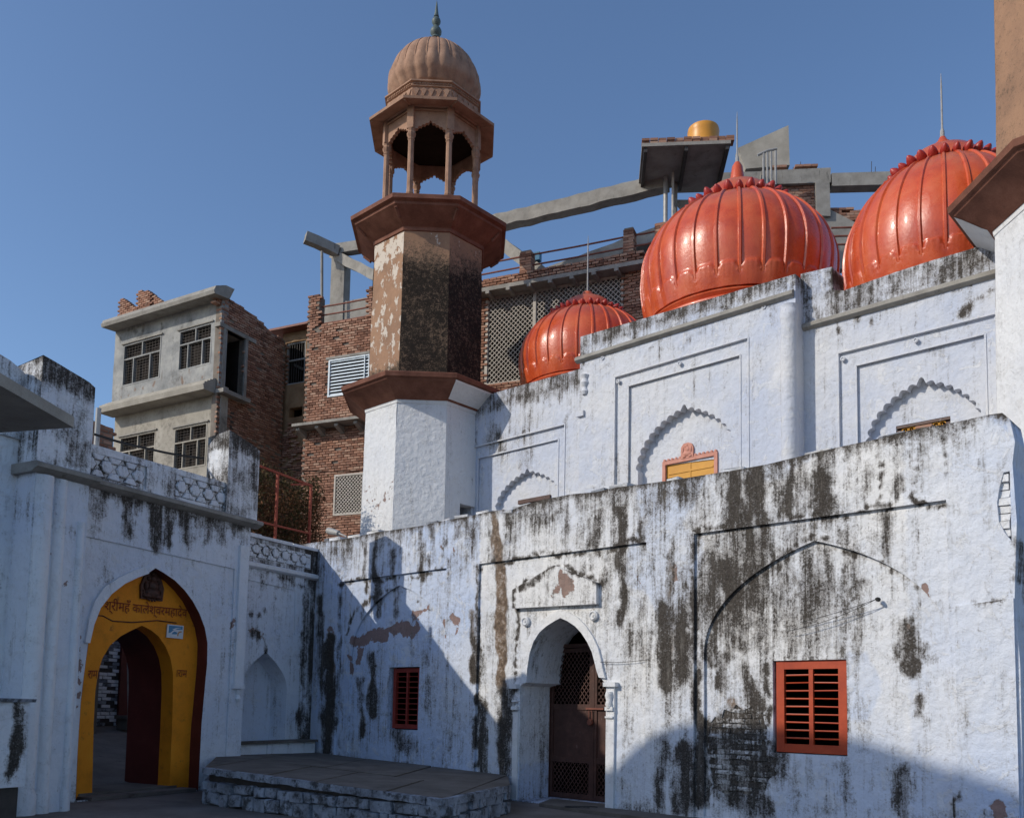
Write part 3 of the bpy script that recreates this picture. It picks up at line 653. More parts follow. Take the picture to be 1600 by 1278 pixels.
while u < U_END - .5:
    L = RN.uniform(.5, 1.25)
    if RN.random() < .62:
        k = RN.choice((0, 0, 1, 2, 3)) if u > -2.5 else RN.choice((0, 1, 1, 3))
        inst('coping_stone', cop[k], hall, FW.P(u + .2, float(ztop(u + .2)) + RN.uniform(-.01, .035), -.22 + RN.uniform(-.03, .03)), (RN.uniform(-.05, .05), RN.uniform(-.04, .04), ROTF + RN.uniform(-.1, .1)), (L, RN.uniform(.8, 1), RN.uniform(.7, 1.2)))
    u += .34 * L + RN.uniform(.02, .35)
# pediment, rosettes, arch band, door posts
ped = [FW.p(806, 951, -.05), FW.p(806, 922, -.05), FW.p(871, 884, -.05), FW.p(937, 911, -.05), FW.p(937, 944, -.05)]
mb = MB(); panel(mb, FW, ped, [], .08, .045, .006, 8, st, back=.10); part('pediment', mb, M_WASH, hall)
arc = DOOR[2:-3]
ca = ((dl + dr) / 2, FW.p(876, 1040)[1])
outer = []
for i, (u, z) in enumerate(arc):
    du, dz = u - ca[0], z - ca[1]; L = math.hypot(du, dz); g = .13
    outer.append((u + du / L * g, z + dz / L * g + .02))
mb = MB(); mb.ring(FW, arc, outer, -.06, -.008); part('arch_band', mb, M_WASH, hall)
for (x, y) in ((823, 971), (929, 962)):
    u, z = FW.p(x, y, -.05); mb = MB()
    mb.lathe(FW.P(u, z, -.055), [(.085, 0), (.085, .05), (.06, .07), (.045, .05), (.025, .05), (.022, .065), (.001, .07)], 16, 0, (FW.w, np.array([0, 0, 1.]), FW.n))
    part('rosette', mb, M_WASH, hall)
mb = MB()
mb.box(FW, dr + .0, dr + .16, 0, zc - .02, -.06, .0); mb.box(FW, dr - .03, dr + .21, zc - .02, zc + .05, -.06, .05); mb.box(FW, dr + .0, dr + .15, zc - .40, zc - .34, -.06, .035); mb.box(FW, dr + .0, dr + .15, zc - .52, zc - .49, -.06, .03)
mb.lathe(FW.P(dr + .07, zc - .36, 0.0), [(.05, 0), (.07, .06), (.055, .12), (.075, .2), (.06, .26)], 10)
part('door_post', mb, M_WASH, hall)
mb = MB()
mb.box(FW, dl - .19, dl - .02, zc - .05, zc + .03, -.06, .03); mb.box(FW, dl - .16, dl - .02, zc - .42, zc - .36, -.06, .015); mb.box(FW, dl - .15, dl - .03, zc - .28, zc - .25, -.06, .012); mb.box(FW, dl - .14, dl - .02, 0, zc - .45, -.06, -.02)
part('door_post', mb, M_WASH, hall)

# red barred windows
def bar_window(parent, W, u0, u1, z0, z1, o, mat, nb, fr=.105, mull=.055, fw_=.07):
    mb = MB()
    mb.box(W, u0, u0 + fr, z0, z1, o - fw_, o); mb.box(W, u1 - fr, u1, z0, z1, o - fw_, o)
    mb.box(W, u0 + fr, u1 - fr, z1 - fr, z1, o - fw_, o - .003); mb.box(W, u0 + fr, u1 - fr, z0, z0 + fr, o - fw_, o - .003)
    win = part('window', mb, mat, parent, smooth=0, org=W.P((u0 + u1) / 2, z0, o))
    uc = (u0 + u1) / 2; mb = MB(); mb.box(W, uc - mull / 2, uc + mull / 2, z0 + fr, z1 - fr, o - fw_ + .012, o - .008); part('mullion', mb, mat, win, smooth=0)
    zz0 = z0 + fr; zz1 = z1 - fr
    for a, b in ((u0 + fr, uc - mull / 2), (uc + mull / 2, u1 - fr)):
        for i in range(nb):
            z = zz0 + (zz1 - zz0) * (i + .75) / (nb + .5); mb = MB(); s = RN.uniform(-.0025, .0025)
            mb.tube([W.P(a - .004, z + s, o - .04), W.P(b + .004, z - s, o - .04)], .0125, 6); part('bar', mb, mat, win, smooth=60)
    return win
bar_window(hall, FW, -4.93, -4.10, 1.15, 2.35, -.16, M_WINDARK, 9, .085, .05)
bar_window(hall, FW, 3.37, 4.37, 1.065, 2.325, -.135, M_WINRED, 9, .115, .06)

# the door: two brown leaves with mesh panels behind the deep arch
OD = -.88
_u857 = FW.p(858, 1150, OD)[0]
def lattice(mb, W, u0, u1, z0, z1, o, pitch, w, t, slope=1.0, clip=None):
    L = (z1 - z0) / slope; k = u0 - L
    while k < u1:
        for sg in (1, -1):
            a = (k, z0) if sg > 0 else (k, z1); b = (k + L, z1) if sg > 0 else (k + L, z0)
            ta = max(0, (u0 - a[0]) / L); tb = min(1, (u1 - a[0]) / L)
            if tb - ta > .02:
                p = (a[0] + L * ta, a[1] + (b[1] - a[1]) * ta); q = (a[0] + L * tb, a[1] + (b[1] - a[1]) * tb)
                mb.bar(W.P(p[0], p[1], o + sg * t * .5), W.P(q[0], q[1], o + sg * t * .5), w, t, W.n)
        k += pitch
zt, zm1, zm0 = FW.p(890, 1012, OD)[1], FW.p(890, 1104, OD)[1], FW.p(890, 1186, OD)[1]
ul, uc_, ur = _u857 - .02, FW.p(928, 1150, OD)[0], _u857 + 1.42
mb = MB()
for a, b in ((ul, ul + .05), (ur - .05, ur)): mb.box(FW, a, b, 0, zt + .07, OD - .10, OD + .03)
mb.box(FW, ul + .05, ur - .05, zt, zt + .07, OD - .10, OD + .03)
door_frame = part('door_frame', mb, M_DOOR, hall, smooth=0)
for k, (a, b) in enumerate(((ul + .055, uc_ - .004), (uc_ + .004, ur - .055))):
    mb = MB(); s = .075
    mb.box(FW, a, a + s * .7, .03, zt - .01, OD - .05, OD); mb.box(FW, b - s * (1.4 if k == 0 else .8), b, .03, zt - .01, OD - .05, OD)
    aa, bb = a + s * .7, b - s * (1.4 if k == 0 else .8)
    for z0, z1 in ((.03, .12), (zm0 - .05, zm0 + .05), (zm1 - .05, zm1 + .05), (zt - .08, zt - .01)): mb.box(FW, aa, bb, z0, z1, OD - .046, OD - .004)
    mb.box(FW, aa, bb, zm0 + .05, zm1 - .05, OD - .035, OD - .022)
    leaf = part('door_leaf', mb, M_DOOR, hall, smooth=0, org=FW.P(a, 0, OD))
    for z0, z1 in ((.12, zm0 - .05), (zm1 + .05, zt - .08)):
        mb = MB(); lattice(mb, FW, aa, bb, z0, z1, OD - .025, .088, .015, .006, 1.25); part('mesh_panel', mb, M_DOOR, leaf, smooth=0)
    if k == 0:
        zl_ = FW.p(925, 1110, OD)[1]
        mb = MB(); mb.box(FW, b - .16, b + .22, zl_ + .02, zl_ + .05, OD + .001, OD + .028); part('bolt', mb, M_RUST, leaf, smooth=0)
        mb = MB(); mb.lathe(FW.P(b - .06, zl_ - .20, OD + .02), [(.05, -.02), (.06, 0), (.06, .02), (.05, .04)], 10, 0, (FW.w, np.array([0, 0, 1.]), FW.n))
        mb.tube([FW.P(b - .095, zl_ - .17, OD + .03), FW.P(b - .09, zl_ + .0, OD + .03), FW.P(b - .03, zl_ + .0, OD + .03), FW.P(b - .025, zl_ - .17, OD + .03)], .009, 6)
        part('padlock', mb, M_RUST, leaf)
# worn slab in front of the door
mb = MB(); V = [(-1.0, .02), (2.6, .02)]
pp = [FW.P(u, 0, o) for u, o in ((-.95, -.45), (-.55, .36), (.5, .52), (1.9, .60), (3.6, .44), (3.7, -.03), (.65, -.03), (.6, -.45))]
mb.add([(p[0], p[1], 0.0) for p in pp] + [(p[0], p[1], .055) for p in pp], [tuple(range(8, 16))] + [(i, (i + 1) % 8, 8 + (i + 1) % 8, 8 + i) for i in range(8)])
tag(part('door_slab', mb, M_SLAB, None, smooth=0), 'worn grey stone slab lying on the ground before the arched doorway', 'stone slab')
# wires strung along the wall
def sag(a, b, s, n=10):
    a = np.asarray(a, float); b = np.asarray(b, float)
    return [a + (b - a) * i / n - np.array([0, 0, s * 4 * (i / n) * (1 - i / n)]) for i in range(n + 1)]
P1 = FW.P(*FW.p(1371, 936), .03)
for x, y, s_, lb in ((1230, 986, .05, 'thin lower wire sagging from the small black insulator on the stained wall'), (1250, 972, .02, 'thin upper wire running from the small black insulator on the stained wall')):
    mb = MB(); mb.tube(sag(FW.P(*FW.p(x, y), .0), P1, s_), .004, 5); tag(part('wire', mb, M_CABLE, None), lb, 'wire')
mb = MB(); mb.lathe(P1 - FW.n * .05, [(.018, -.03), (.03, -.02), (.02, .0), (.03, .02), (.018, .06)], 8, 0, (FW.w, np.array([0, 0, 1.]), FW.n)); tag(part('insulator', mb, M_CABLE, None), 'small black insulator fixed inside the large blind arch', 'insulator')
mb = MB(); mb.tube(sag(FW.P(*FW.p(938, 1034), .0), FW.P(*FW.p(1012, 1030), .0), .02), .004, 5); tag(part('wire', mb, M_CABLE, None), 'short pale wire stretched beside the arched doorway', 'wire')
# ------------------------------------------------------------------ the gatehouse
gate = thing('gatehouse', GW.P(-4.8, 0, 0), 'shaded whitewashed gatehouse with a pointed arch painted marigold yellow and two pyramid-topped corner piers', 'gatehouse')
GUL, GUR, GC = -7.12, -2.62, 5.02
garch = [(-6.04, 0), (-6.06, .8), (-6.055, 1.55), (-6.02, 2.1), (-5.985, 2.5), (-5.93, 2.8), (-5.83, 3.08), (-5.64, 3.33), (-5.40, 3.53), (-5.15, 3.67), (-4.93, 3.77), (-4.77, 3.885), (-4.60, 3.83), (-4.35, 3.73), (-4.12, 3.58), (-3.93, 3.41), (-3.76, 3.2), (-3.62, 2.95), (-3.54, 2.68), (-3.525, 2.3), (-3.55, 1.9), (-3.585, 1.2), (-3.59, 0)]
DY = GW.depth_for_x(-3.585, 1.2, 299.0)           # the yellow wall stands this far behind the front
gst = WallMarks(GW)
gst.add('dark', [(150, 770, 150, 800, 14, .7), (200, 775, 205, 825, 8, .75), (245, 790, 246, 850, 12, 1.0), (262, 800, 263, 840, 8, .85), (290, 805, 292, 835, 10, .75), (325, 815, 326, 840, 9, .75), (350, 820, 352, 845, 8, .7), (120, 760, 122, 790, 14, .75), (85, 755, 86, 790, 10, .8), (62, 750, 63, 775, 10, .8), (380, 830, 381, 860, 5, .6),
      (72, 990, 70, 1120, 2.5, .9), (122, 870, 121, 960, 2.5, .6), (110, 1230, 112, 1270, 10, .5), (345, 1195, 365, 1190, 6, .5), (50, 800, 60, 1000, 8, .3)])
gst.add('peel', [(121, 915, 119, 950, 5, .85), (127, 990, 126, 1050, 6, .9), (125, 1060, 122, 1105, 4, .8), (50, 1010, 51, 1030, 3, .8), (76, 870, 76, 960, 3, .5), (364, 962, 364, 982, 4, .7), (112, 985, 112, 1040, 6, .55)])
gst.fn.append(drips(GC, .85, 3.2, 51, 0, .55))
gst.fn.append(lambda u, z, R: R.__setitem__((slice(None), 0), np.maximum(R[:, 0], .95 * np.clip(1 - np.abs(z - 4.97) / .12, 0, 1))))
gst.fn.append(streaks(GW, -7.0, -2.6, GC, 60, 9, .95, .015, .05, .12, .75)); gst.fn.append(streaks(GW, -7.0, -2.6, 4.2, 40, 10, .40, .012, .05, .4, 2.5))
gst.fn.append(lambda u, z, R: R.__setitem__((slice(None), 0), np.maximum(R[:, 0], .30 * fbm(u * 1.4, z * 1.1, 72))))
gst.fn.append(lambda u, z, R: R.__setitem__((slice(None), 3), .35 + .4 * fbm(u, z, 61)))
gst.fn.append(lambda u, z, R: R.__setitem__((slice(None), 0), np.maximum(R[:, 0], .5 * np.clip(1 - z / .35, 0, 1))))
fieldg = [(-6.35, 4.16), (-6.35, .05), (-3.0, .05), (-3.0, 4.12)]
go = [(GUL, 0), (GUL, GC), (GUR, GC), (GUR, 0)]
gfr = [(-6.36, 4.18), (-2.98, 4.13), (-2.98, 0), (-3.59, 0)] + garch[::-1][1:-1] + [(-6.04, 0), (-6.36, 0)]
mb = MB()
# front skin with a shallow frame round the arch
FR = [(-6.36, .02), (-6.36, 4.20), (-2.98, 4.13), (-2.98, .02)]
AR = [(u, max(z, .02)) for u, z in garch]
panel(mb, GW, go, [(FR, .03)], .10, 0, .008, 1, gst, back=.3)
panel(mb, GW, FR, [(AR, 0)], .10, -.03, .007, 2, gst)
part('wall', mb, M_GATE, gate)
# white raised band over the left shoulder of the arch
lb = [p for p in garch if p[1] >= 2.4 and p[0] <= -4.9]
mb = MB(); mb.ring(GW, lb, [(u - .16 * min(1, 1.6 + (u + 4.9)) if u < -5.6 else u - .10, z + (.0 if z < 2.6 else .10)) for u, z in lb], -.04, .02); part('arch_band', mb, M_GATE, gate)
# dark red lining of the front arch
mb = MB(); n = len(AR)
mb.add([GW.P(u, z, -.026) for u, z in AR] + [GW.P(u, z, -DY - .05) for u, z in AR], [(n + i, n + i + 1, i + 1, i) for i in range(n - 1)])
part('arch_lining', mb, M_DRED, gate)
# the yellow wall with its smaller pointed arch
OY = -DY
IN = GW.pts([(143, 1262), (146, 1130), (149, 1080), (153, 1050), (160, 1028), (172, 1008), (188, 994), (205, 985), (222, 977)], OY)
IN += GW.pts([(236, 984), (248, 994), (259, 1010), (266, 1028), (270, 1050), (270.5, 1080), (268, 1150), (263.5, 1245)], OY)
inn = [(IN[0][0], .02)] + IN[1:-1] + [(IN[-1][0], .02)]
yo = [(u * 1.0 + (.12 if u > -4.77 else -.12), z) for u, z in AR]
yo = [(u, z + (.1 if z > 3 else 0)) for u, z in yo]
mb = MB(); panel(mb, GW, yo, [(inn, .30)], .12, OY, .012, 5)
yw = part('yellow_wall', mb, M_YELLOW, gate)
# dark red passage side and vault behind it
mb = MB(); n = len(inn)
inn2 = [(u + (.05 if u > -4.9 else -.05), z + (.04 if z > 1 else 0)) for u, z in inn]
mb.add([GW.P(u, z, OY - .30) for u, z in inn2] + [GW.P(u, z, OY - 1.25) for u, z in inn2], [(n + i, n + i + 1, i + 1, i) for i in range(n - 1)])
part('passage_lining', mb, M_DRED, gate)
# mass of the gatehouse round the passage
mb = MB()
mb.box(GW, GUL + .02, -6.2, 0, GC - .02, OY - 1.24, -.32); part('side_wall', mb, M_GATE, gate, smooth=0)
mb = MB(); mb.box(GW, -3.42, GUR - .02, 0, GC - .02, OY - 1.24, -.32); part('side_wall', mb, M_GATE, gate, smooth=0)
mb = MB(); mb.box(GW, -6.19, -3.43, 4.05, GC - .04, OY - 1.23, -.34); part('vault_mass', mb, M_GATE, gate, smooth=0)
# cornice, parapet, piers
mb = MB(); mb.sweep(GW, GUL - .06, GUR + .17, [(GC - .03, -.05), (GC - .03, .02), (GC + .01, .10), (GC + .03, .16), (GC + .085, .17), (GC + .11, .13), (GC + .12, -.05)]); part('cornice', mb, M_CONC, gate)
pst = WallMarks(GW, -.02)
pst.add('dark', [(170, 745, 215, 775, 12, .75), (140, 720, 150, 740, 8, .5), (330, 790, 360, 805, 9, .6), (300, 760, 310, 770, 6, .5), (232, 725, 233, 780, 2, .6), (375, 760, 376, 800, 3, .8)])
pst.fn.append(lambda u, z, R: R.__setitem__((slice(None), 0), np.maximum(R[:, 0], .75 * fbm(u * 3.1, z * 3.1, 77) - .12)))
PZ = 5.70
F1 = [(-6.62, 5.20), (-6.62, 5.57), (-5.06, 5.60), (-5.06, 5.20)]; F2 = [(-4.46, 5.22), (-4.46, 5.62), (-2.95, 5.64), (-2.95, 5.24)]
mb = MB(); panel(mb, GW, [(GUL, GC + .1), (GUL, PZ), (-3.3, PZ + .03), (-2.62, PZ + .02), (-2.62, GC + .1)], [(F1, .035), (F2, .035)], .10, -.02, .006, 6, pst, back=.34)
mb.box(GW, GUL + .02, -2.64, GC + .1, PZ - .03, -.62, -.34)
part('parapet', mb, M_GATE, gate)
def hex_field(parent, W, poly, o, R=.165):
    us = [p[0] for p in poly]; u0, u1 = min(us), max(us); z0, z1 = min(p[1] for p in poly), max(p[1] for p in poly); mb = MB()
    panel(mb, W, poly, [], .10, o - .035, .004, 9, pst)
    dx = R * 1.9; dz = R * 1.12; r = 0; z = z0 + .02
    while z < z1 + .05:
        u = u0 + (dx / 2 if r % 2 else 0)
        while u < u1 + .1:
            P = []
            for k in range(6):
                a = k * math.pi / 3; P.append((min(max(u + R * .86 * math.cos(a) * 1.05, u0 + .01), u1 - .01), min(max(z + R * .80 * math.sin(a) * 1.0, z0 + .01), z1 - .01)))
            A = sum(P[i][0] * P[(i + 1) % 6][1] - P[(i + 1) % 6][0] * P[i][1] for i in range(6)) / 2
            if A > .012:
                c = (sum(p[0] for p in P) / 6, sum(p[1] for p in P) / 6); q = [(c[0] + (p[0] - c[0]) * .70, c[1] + (p[1] - c[1]) * .70) for p in P]
                V = [W.P(x, y, o - .033) for x, y in P] + [W.P(x, y, o - .002 + RN.uniform(-.006, .004)) for x, y in q]
                mb.add(V, [(i, (i + 1) % 6, 6 + (i + 1) % 6, 6 + i) for i in range(6)] + [tuple(range(6, 12))], [(.85 if i < 6 else .22, 0, 0, .3) for i in range(12)])
            u += dx
        z += dz; r += 1
    return part('relief_panel', mb, M_GATE, parent, smooth=20)
hex_field(gate, GW, F1, -.02); hex_field(gate, GW, F2, -.02)
def pier(parent, W, u0, u1, zb, ze, za, o1, dep, broken=False, mat=None, name='corner_pier'):
    mb = MB(); N = 7; M = 9
    def at(u, z): return np.stack([np.clip(.95 * fbm(u * 2.7 + 9, z * 2.7, 93) - .06 + .3 * (z > ze - .25), 0, 1), u * 0, u * 0, u * 0 + .1], 1)
    panel(mb, W, [(u0, zb), (u0, ze + .12), (u0 + .12, ze + .10), (u1 - .1, ze - .03), (u1, ze - .08), (u1, zb)], [], .09, o1, .008, 3, at)
    S = Wall(W.P(u0, 0, o1), W.ang + math.pi / 2)            # the side that looks down the court
    lo = zb + .02
    ol = [(0, lo), (0, ze + .12), (-dep, ze + .05), (-dep, lo)]
    if broken: ol = [(0, lo), (0, ze + .12), (-dep * .55, ze + .08), (-dep * .8, ze - .02), (-dep, ze - .12), (-dep * .95, ze - .4), (-dep * 1.02, ze - .55), (-dep * .82, ze - .72), (-dep * .86, lo)]
    S2 = Wall(W.P(u0, 0, o1), W.ang - math.pi / 2)
    panel(mb, S2, [(-u if True else u, z) for u, z in ol][::-1], [], .09, 0, .012, 4, at)
    c = W.P((u0 + u1) / 2, za, o1 - dep / 2)
    V = [W.P(u0, ze + .12, o1), W.P(u1, ze - .08, o1), W.P(u1, ze - .08, o1 - dep), W.P(u0, ze + .05, o1 - dep), c, W.P(u0, zb, o1), W.P(u1, zb, o1), W.P(u1, zb, o1 - dep), W.P(u0, zb, o1 - dep)]
    F = [(0, 1, 4), (1, 2, 4), (2, 3, 4), (3, 0, 4), (1, 6, 7, 2), (2, 7, 8, 3)]
    mb.add(V, F, [(.45, 0, 0, .1)] * 9)
    return part(name, mb, mat or M_GATE, parent)
_d = GW.depth_for_x(-3.30, 6.2, 322)
pier(gate, GW, -3.30, -2.50, GC + .1, 6.62, 6.80, .03, min(_d, 1.1), True)
BT = GW.at(.9); bu0, bu1 = BT.p(62, 640)[0], BT.p(147, 640)[0]; bz = BT.p(62, 736)[1]
pier(gate, BT, bu0, bu1, bz + .1, BT.p(147, 603)[1] + .06, BT.p(83, 557)[1] + .05, .0, .62)
bst = WallMarks(BT); bst.fn.append(drips(bz, .6, 3.2, 57, 0, .5)); bst.fn.append(streaks(BT, -9, -6, bz, 20, 59, .8, .015, .05, .12, .8)); bst.fn.append(lambda u, z, R: R.__setitem__((slice(None), 3), .35 + .4 * fbm(u, z, 61))); bst.add('peel', [(76, 870, 76, 960, 3, .6), (112, 985, 112, 1040, 6, .7), (50, 1010, 51, 1030, 3, .8), (100, 900, 98, 960, 4, .5)])
mb = MB(); panel(mb, BT, [(bu0, 0), (bu0, bz), (bu1, bz), (bu1, 0)], [], .10, 0, .008, 21, bst, back=.95); part('buttress', mb, M_GATE, gate)
mb = MB(); mb.sweep(BT, bu0 - .08, bu1 + .08, [(bz - .03, -.9), (bz - .03, .02), (bz + .01, .10), (bz + .03, .16), (bz + .085, .17), (bz + .11, .13), (bz + .12, -.9)]); part('cornice', mb, M_CONC, gate)
# slender mouldings beside the arch
mb = MB(); mb.box(GW, -2.90, -2.68, 1.95, 4.6, -.02, .05); mb.box(GW, -2.93, -2.66, 1.86, 1.95, -.02, .08); mb.lathe(GW.P(-2.78, 1.60, 0.02), [(.02, 0), (.06, .07), (.04, .14), (.08, .24)], 8)
part('pilaster', mb, M_GATE, gate)
for u, r, z1 in ((bu0 + .14, .13, bz - .05), (bu0 + .40, .09, bz - .05), (bu1 - .10, .06, bz - .6)):
    mb = MB(); mb.lathe(BT.P(u, 0, -.01), [(r * 1.25, 0), (r * 1.25, .25), (r, .35), (r, 1.7), (r * 1.02, 3.0), (r, z1)], 14, att=None); part('engaged_column', mb, M_GATE, gate)
# lettering, carved idol, enamel plate
def text_mesh(body, size):
    cu = bpy.data.curves.new('t', 'FONT'); cu.body = body; cu.size = size; cu.resolution_u = 3
    o = bpy.data.objects.new('t', cu); COL.objects.link(o); bpy.context.view_layer.update()
    me = bpy.data.meshes.new_from_object(o.evaluated_get(bpy.context.evaluated_depsgraph_get()))
    V = [tuple(v.co) for v in me.vertices]; F = [tuple(p.vertices) for p in me.polygons]
    bpy.data.objects.remove(o); bpy.data.meshes.remove(me); return V, F
def lettering(parent, W, body, pa, pb, hpx, o, mat):
    """lay the words along the line from photo point pa to pb on the wall"""
    V, F = text_mesh(body, 1.0)
    if not V: return None
    xs = [v[0] for v in V]; ys = [v[1] for v in V]; x0, x1, y0, y1 = min(xs), max(xs), min(ys), max(ys)
    a = W.p(*pa, o); b = W.p(*pb, o); h = hpx * W.mpp(*pa, o)
    mb = MB(); mb.add([W.P(a[0] + (b[0] - a[0]) * (x - x0) / (x1 - x0), a[1] + (b[1] - a[1]) * (x - x0) / (x1 - x0) + h * (y - y0) / (y1 - y0), o + .014 + .006 * fbm(x, y, 3)) for x, y, _ in V], F)
    return part('inscription', mb, mat, parent, smooth=0)
INS = '\u0936\u094d\u0930\u0940\u092e\u0939\u0901 \u0915\u093e\u0932\u0947\u0936\u094d\u0935\u0930\u092e\u0939\u093e\u0926\u0947\u0935'
lettering(gate, GW, INS, (162, 958), (291, 969.5), 25, OY, M_INK)
lettering(gate, GW, '\u0930\u093e\u092e\u0964', (136, 1060), (154, 1060), 13, OY, M_INK)
lettering(gate, GW, '\u0964\u0930\u093e\u092e', (275, 1057), (291, 1058), 11, OY, M_INK)
# crack and ledge line under the lettering
mb = MB()
L = [GW.P(*GW.p(x, y, OY), OY + .012) for x, y in ((150, 961), (160, 962), (175, 970), (205, 972), (222, 971), (245, 969), (275, 973))]
mb.tube(L, .010, 5); part('ledge_line', mb, M_SOOT, gate)
idol = thing('carved_idol', GW.P(*GW.p(234, 936, OY), OY), 'small sooty carved idol fixed at the top of the yellow arch', 'carving')
u0, z0 = GW.p(235, 937, OY); kx = GW.mpp(235, 920, OY); S = 1.25 * kx
mb = MB(); mb.prism(GW, [(u0 + a * S * 1.25, z0 + b * S) for a, b in ((-13, 0), (13, 0), (14, 16), (10, 28), (0, 37), (-10, 28), (-14, 16))], OY - .02, OY + .04); part('niche_plate', mb, M_SOOT, idol)
def blob(mb, W, u, z, o, ru, rz, ro, n=10):
    c = W.P(u, z, o); V = []; F = []
    for i in range(n + 1):
        a = math.pi * i / n
        for k in range(n):
            b = 2 * math.pi * k / n; V.append(c + W.w * ru * math.sin(a) * math.cos(b) + W.n * ro * math.sin(a) * math.sin(b) + np.array([0, 0, rz * math.cos(a)]))
    for i in range(n):
        for k in range(n): F.append((i * n + k, (i + 1) * n + k, (i + 1) * n + (k + 1) % n, i * n + (k + 1) % n))
    mb.add(V, F)
mb = MB()
for a, b, ra, rb, ro in ((0, 8, 9, 7, .07), (0, 17, 6, 7, .07), (0, 26, 4.5, 5, .075), (-6, 4, 6, 3, .06), (6, 4, 6, 3, .06), (-8, 16, 2.5, 6, .05), (8, 16, 2.5, 6, .05), (0, 32, 3.2, 3.2, .05), (-5, 26, 2.4, 3, .04), (5, 26, 2.4, 3, .04)):
    blob(mb, GW, u0 + a * S * 1.25, z0 + b * S, OY + .04, ra * S * 1.25, rb * S, ro)
part('figure', mb, M_SOOT, idol)
mb = MB()
for k in range(11):
    a = math.pi * k / 10; blob(mb, GW, u0 + 11 * S * 1.2 * math.cos(a), z0 + (10 - 11 * math.sin(a)) * S, OY + .045, .022, .022, .022, 6)
part('garland', mb, M_SOOT, idol)
plate = thing('enamel_plate', GW.P(*GW.p(271, 996, OY), OY), 'small blue and white enamel plate on the yellow arch wall', 'sign')
c = [GW.p(258.5, 995.5, OY), GW.p(284, 998, OY), GW.p(285.5, 977.5, OY), GW.p(260.5, 975, OY)]
def bil(s, t): return tuple(c[0][k] * (1 - s) * (1 - t) + c[1][k] * s * (1 - t) + c[2][k] * s * t + c[3][k] * (1 - s) * t for k in (0, 1))
mb = MB(); mb.prism(GW, c, OY + .01, OY + .028); part('plate', mb, M_PLAQUE, plate, smooth=0)
mb = MB()
mb.prism(GW, [bil(*q) for q in ((.09, .34), (.22, .40), (.36, .58), (.55, .66), (.93, .70), (.93, .93), (.09, .93))], OY + .026, OY + .031)
mb.prism(GW, [bil(*q) for q in ((.28, .28), (.60, .30), (.62, .44), (.46, .50), (.36, .44))], OY + .026, OY + .0312)
part('blue_print', mb, M_BLUE, plate, smooth=0)
mb = MB(); mb.prism(GW, [bil(*q) for q in ((.30, .66), (.58, .80), (.86, .84), (.60, .74), (.42, .60))], OY + .026, OY + .0325)
mb.prism(GW, [bil(*q) for q in ((.08, .12), (.55, .12), (.55, .19), (.08, .19))], OY + .026, OY + .0315)
mb.prism(GW, [bil(*q) for q in ((.74, .14), (.92, .16), (.92, .36), (.80, .40), (.72, .28))], OY + .026, OY + .0315)
part('white_print', mb, M_PLAQUE, plate, smooth=0)
mb = MB(); mb.ring(GW, [bil(.62 + .0 * k, .12) if False else bil(.83 + .13 * math.cos(2.6 + k * .45), .27 + .20 * math.sin(2.6 + k * .45)) for k in range(-3, 3)], [bil(.83 + .20 * math.cos(2.6 + k * .45), .27 + .30 * math.sin(2.6 + k * .45)) for k in range(-3, 3)], OY + .026, OY + .033)
part('orange_print', mb, M_AMBER, plate, smooth=0)
# threshold steps
mb = MB(); mb.box(GW, inn[0][0] - .25, inn[-1][0] + .15, 0, .10, OY - 1.2, OY + .02, .01); tag(part('threshold', mb, M_SLAB, None, smooth=0), 'dark stone threshold under the yellow arch', 'doorstep')
mb = MB(); mb.box(GW, -5.85, -3.75, 0, .06, OY + .03, .10, .01); tag(part('step', mb, M_GROUND, None, smooth=0), 'low reddish step in front of the yellow gate', 'step')
# ------------------------------------------------------------------ the yard seen through the gate
mb = MB()
ya = [GW.P(u, .08, OY - 1.1) for u in (-9, -1.2)] + [GW.P(u, 1.0, OY - 6.2) for u in (3.0, -11)]
N = 14; V = []; Fc = []
for j in range(N + 1):
    t = j / N
    for i in range(N + 1):
        s = i / N; P = (ya[0] * (1 - s) + ya[1] * s) * (1 - t) + (ya[3] * (1 - s) + ya[2] * s) * t
        P = P.copy(); P[2] = .08 + .92 * t + .012 * vnoise(s * 30, t * 30, 4); V.append(P)
for j in range(N):
    for i in range(N): a = j * (N + 1) + i; Fc.append((a, a + 1, a + N + 2, a + N + 1))
mb.add(V, Fc); tag(part('yard_ground', mb, M_YARD, None), kind='structure')
YW = GW.at(OY - 6.0)
yard = thing('yard_wall', YW.P(-6, 1, 0), 'rough brick yard wall with flaking whitewash seen through the yellow gate', 'wall')
mb = MB(); mb.box(YW, -12, 3, .3, 4.6, -.4, 0); part('backing', mb, M_IRON, yard, smooth=0)
mbs = MB(); bl = []
_wb = [brick_mesh('white_brick', .235, .072, .10, m_, .007, 60 + i) for i, m_ in enumerate((M_STONE, M_GATE, M_GATE))]
cols = {}
ROTG = math.atan2(GW.w[1], GW.w[0]); nb_ = 0
for r in range(40):
    z = 1.02 + r * .086; u = -6.0 + (r % 2) * .125
    while u < 2.2:
        x, y, _ = pj(YW.P(u, z))
        vis = 138 < x < 225 and 985 < y < 1150
        if RN.random() < .80:
            if vis and nb_ < 295:
                nb_ += 1; inst('brick', _wb[RN.randrange(3)], yard, YW.P(u + RN.uniform(-.01, .01), z + RN.uniform(-.005, .005), -.03 + RN.uniform(-.012, .012)), (0, 0, ROTG + RN.uniform(-.03, .03)))
            else:
                mbs.box(YW, u - .115, u + .115, z - .034, z + .034, -.06, .012 + RN.uniform(-.01, .01), .006)
        u += .25
part('brick_mass', mbs, M_STONE, yard, smooth=0, stuff=True)
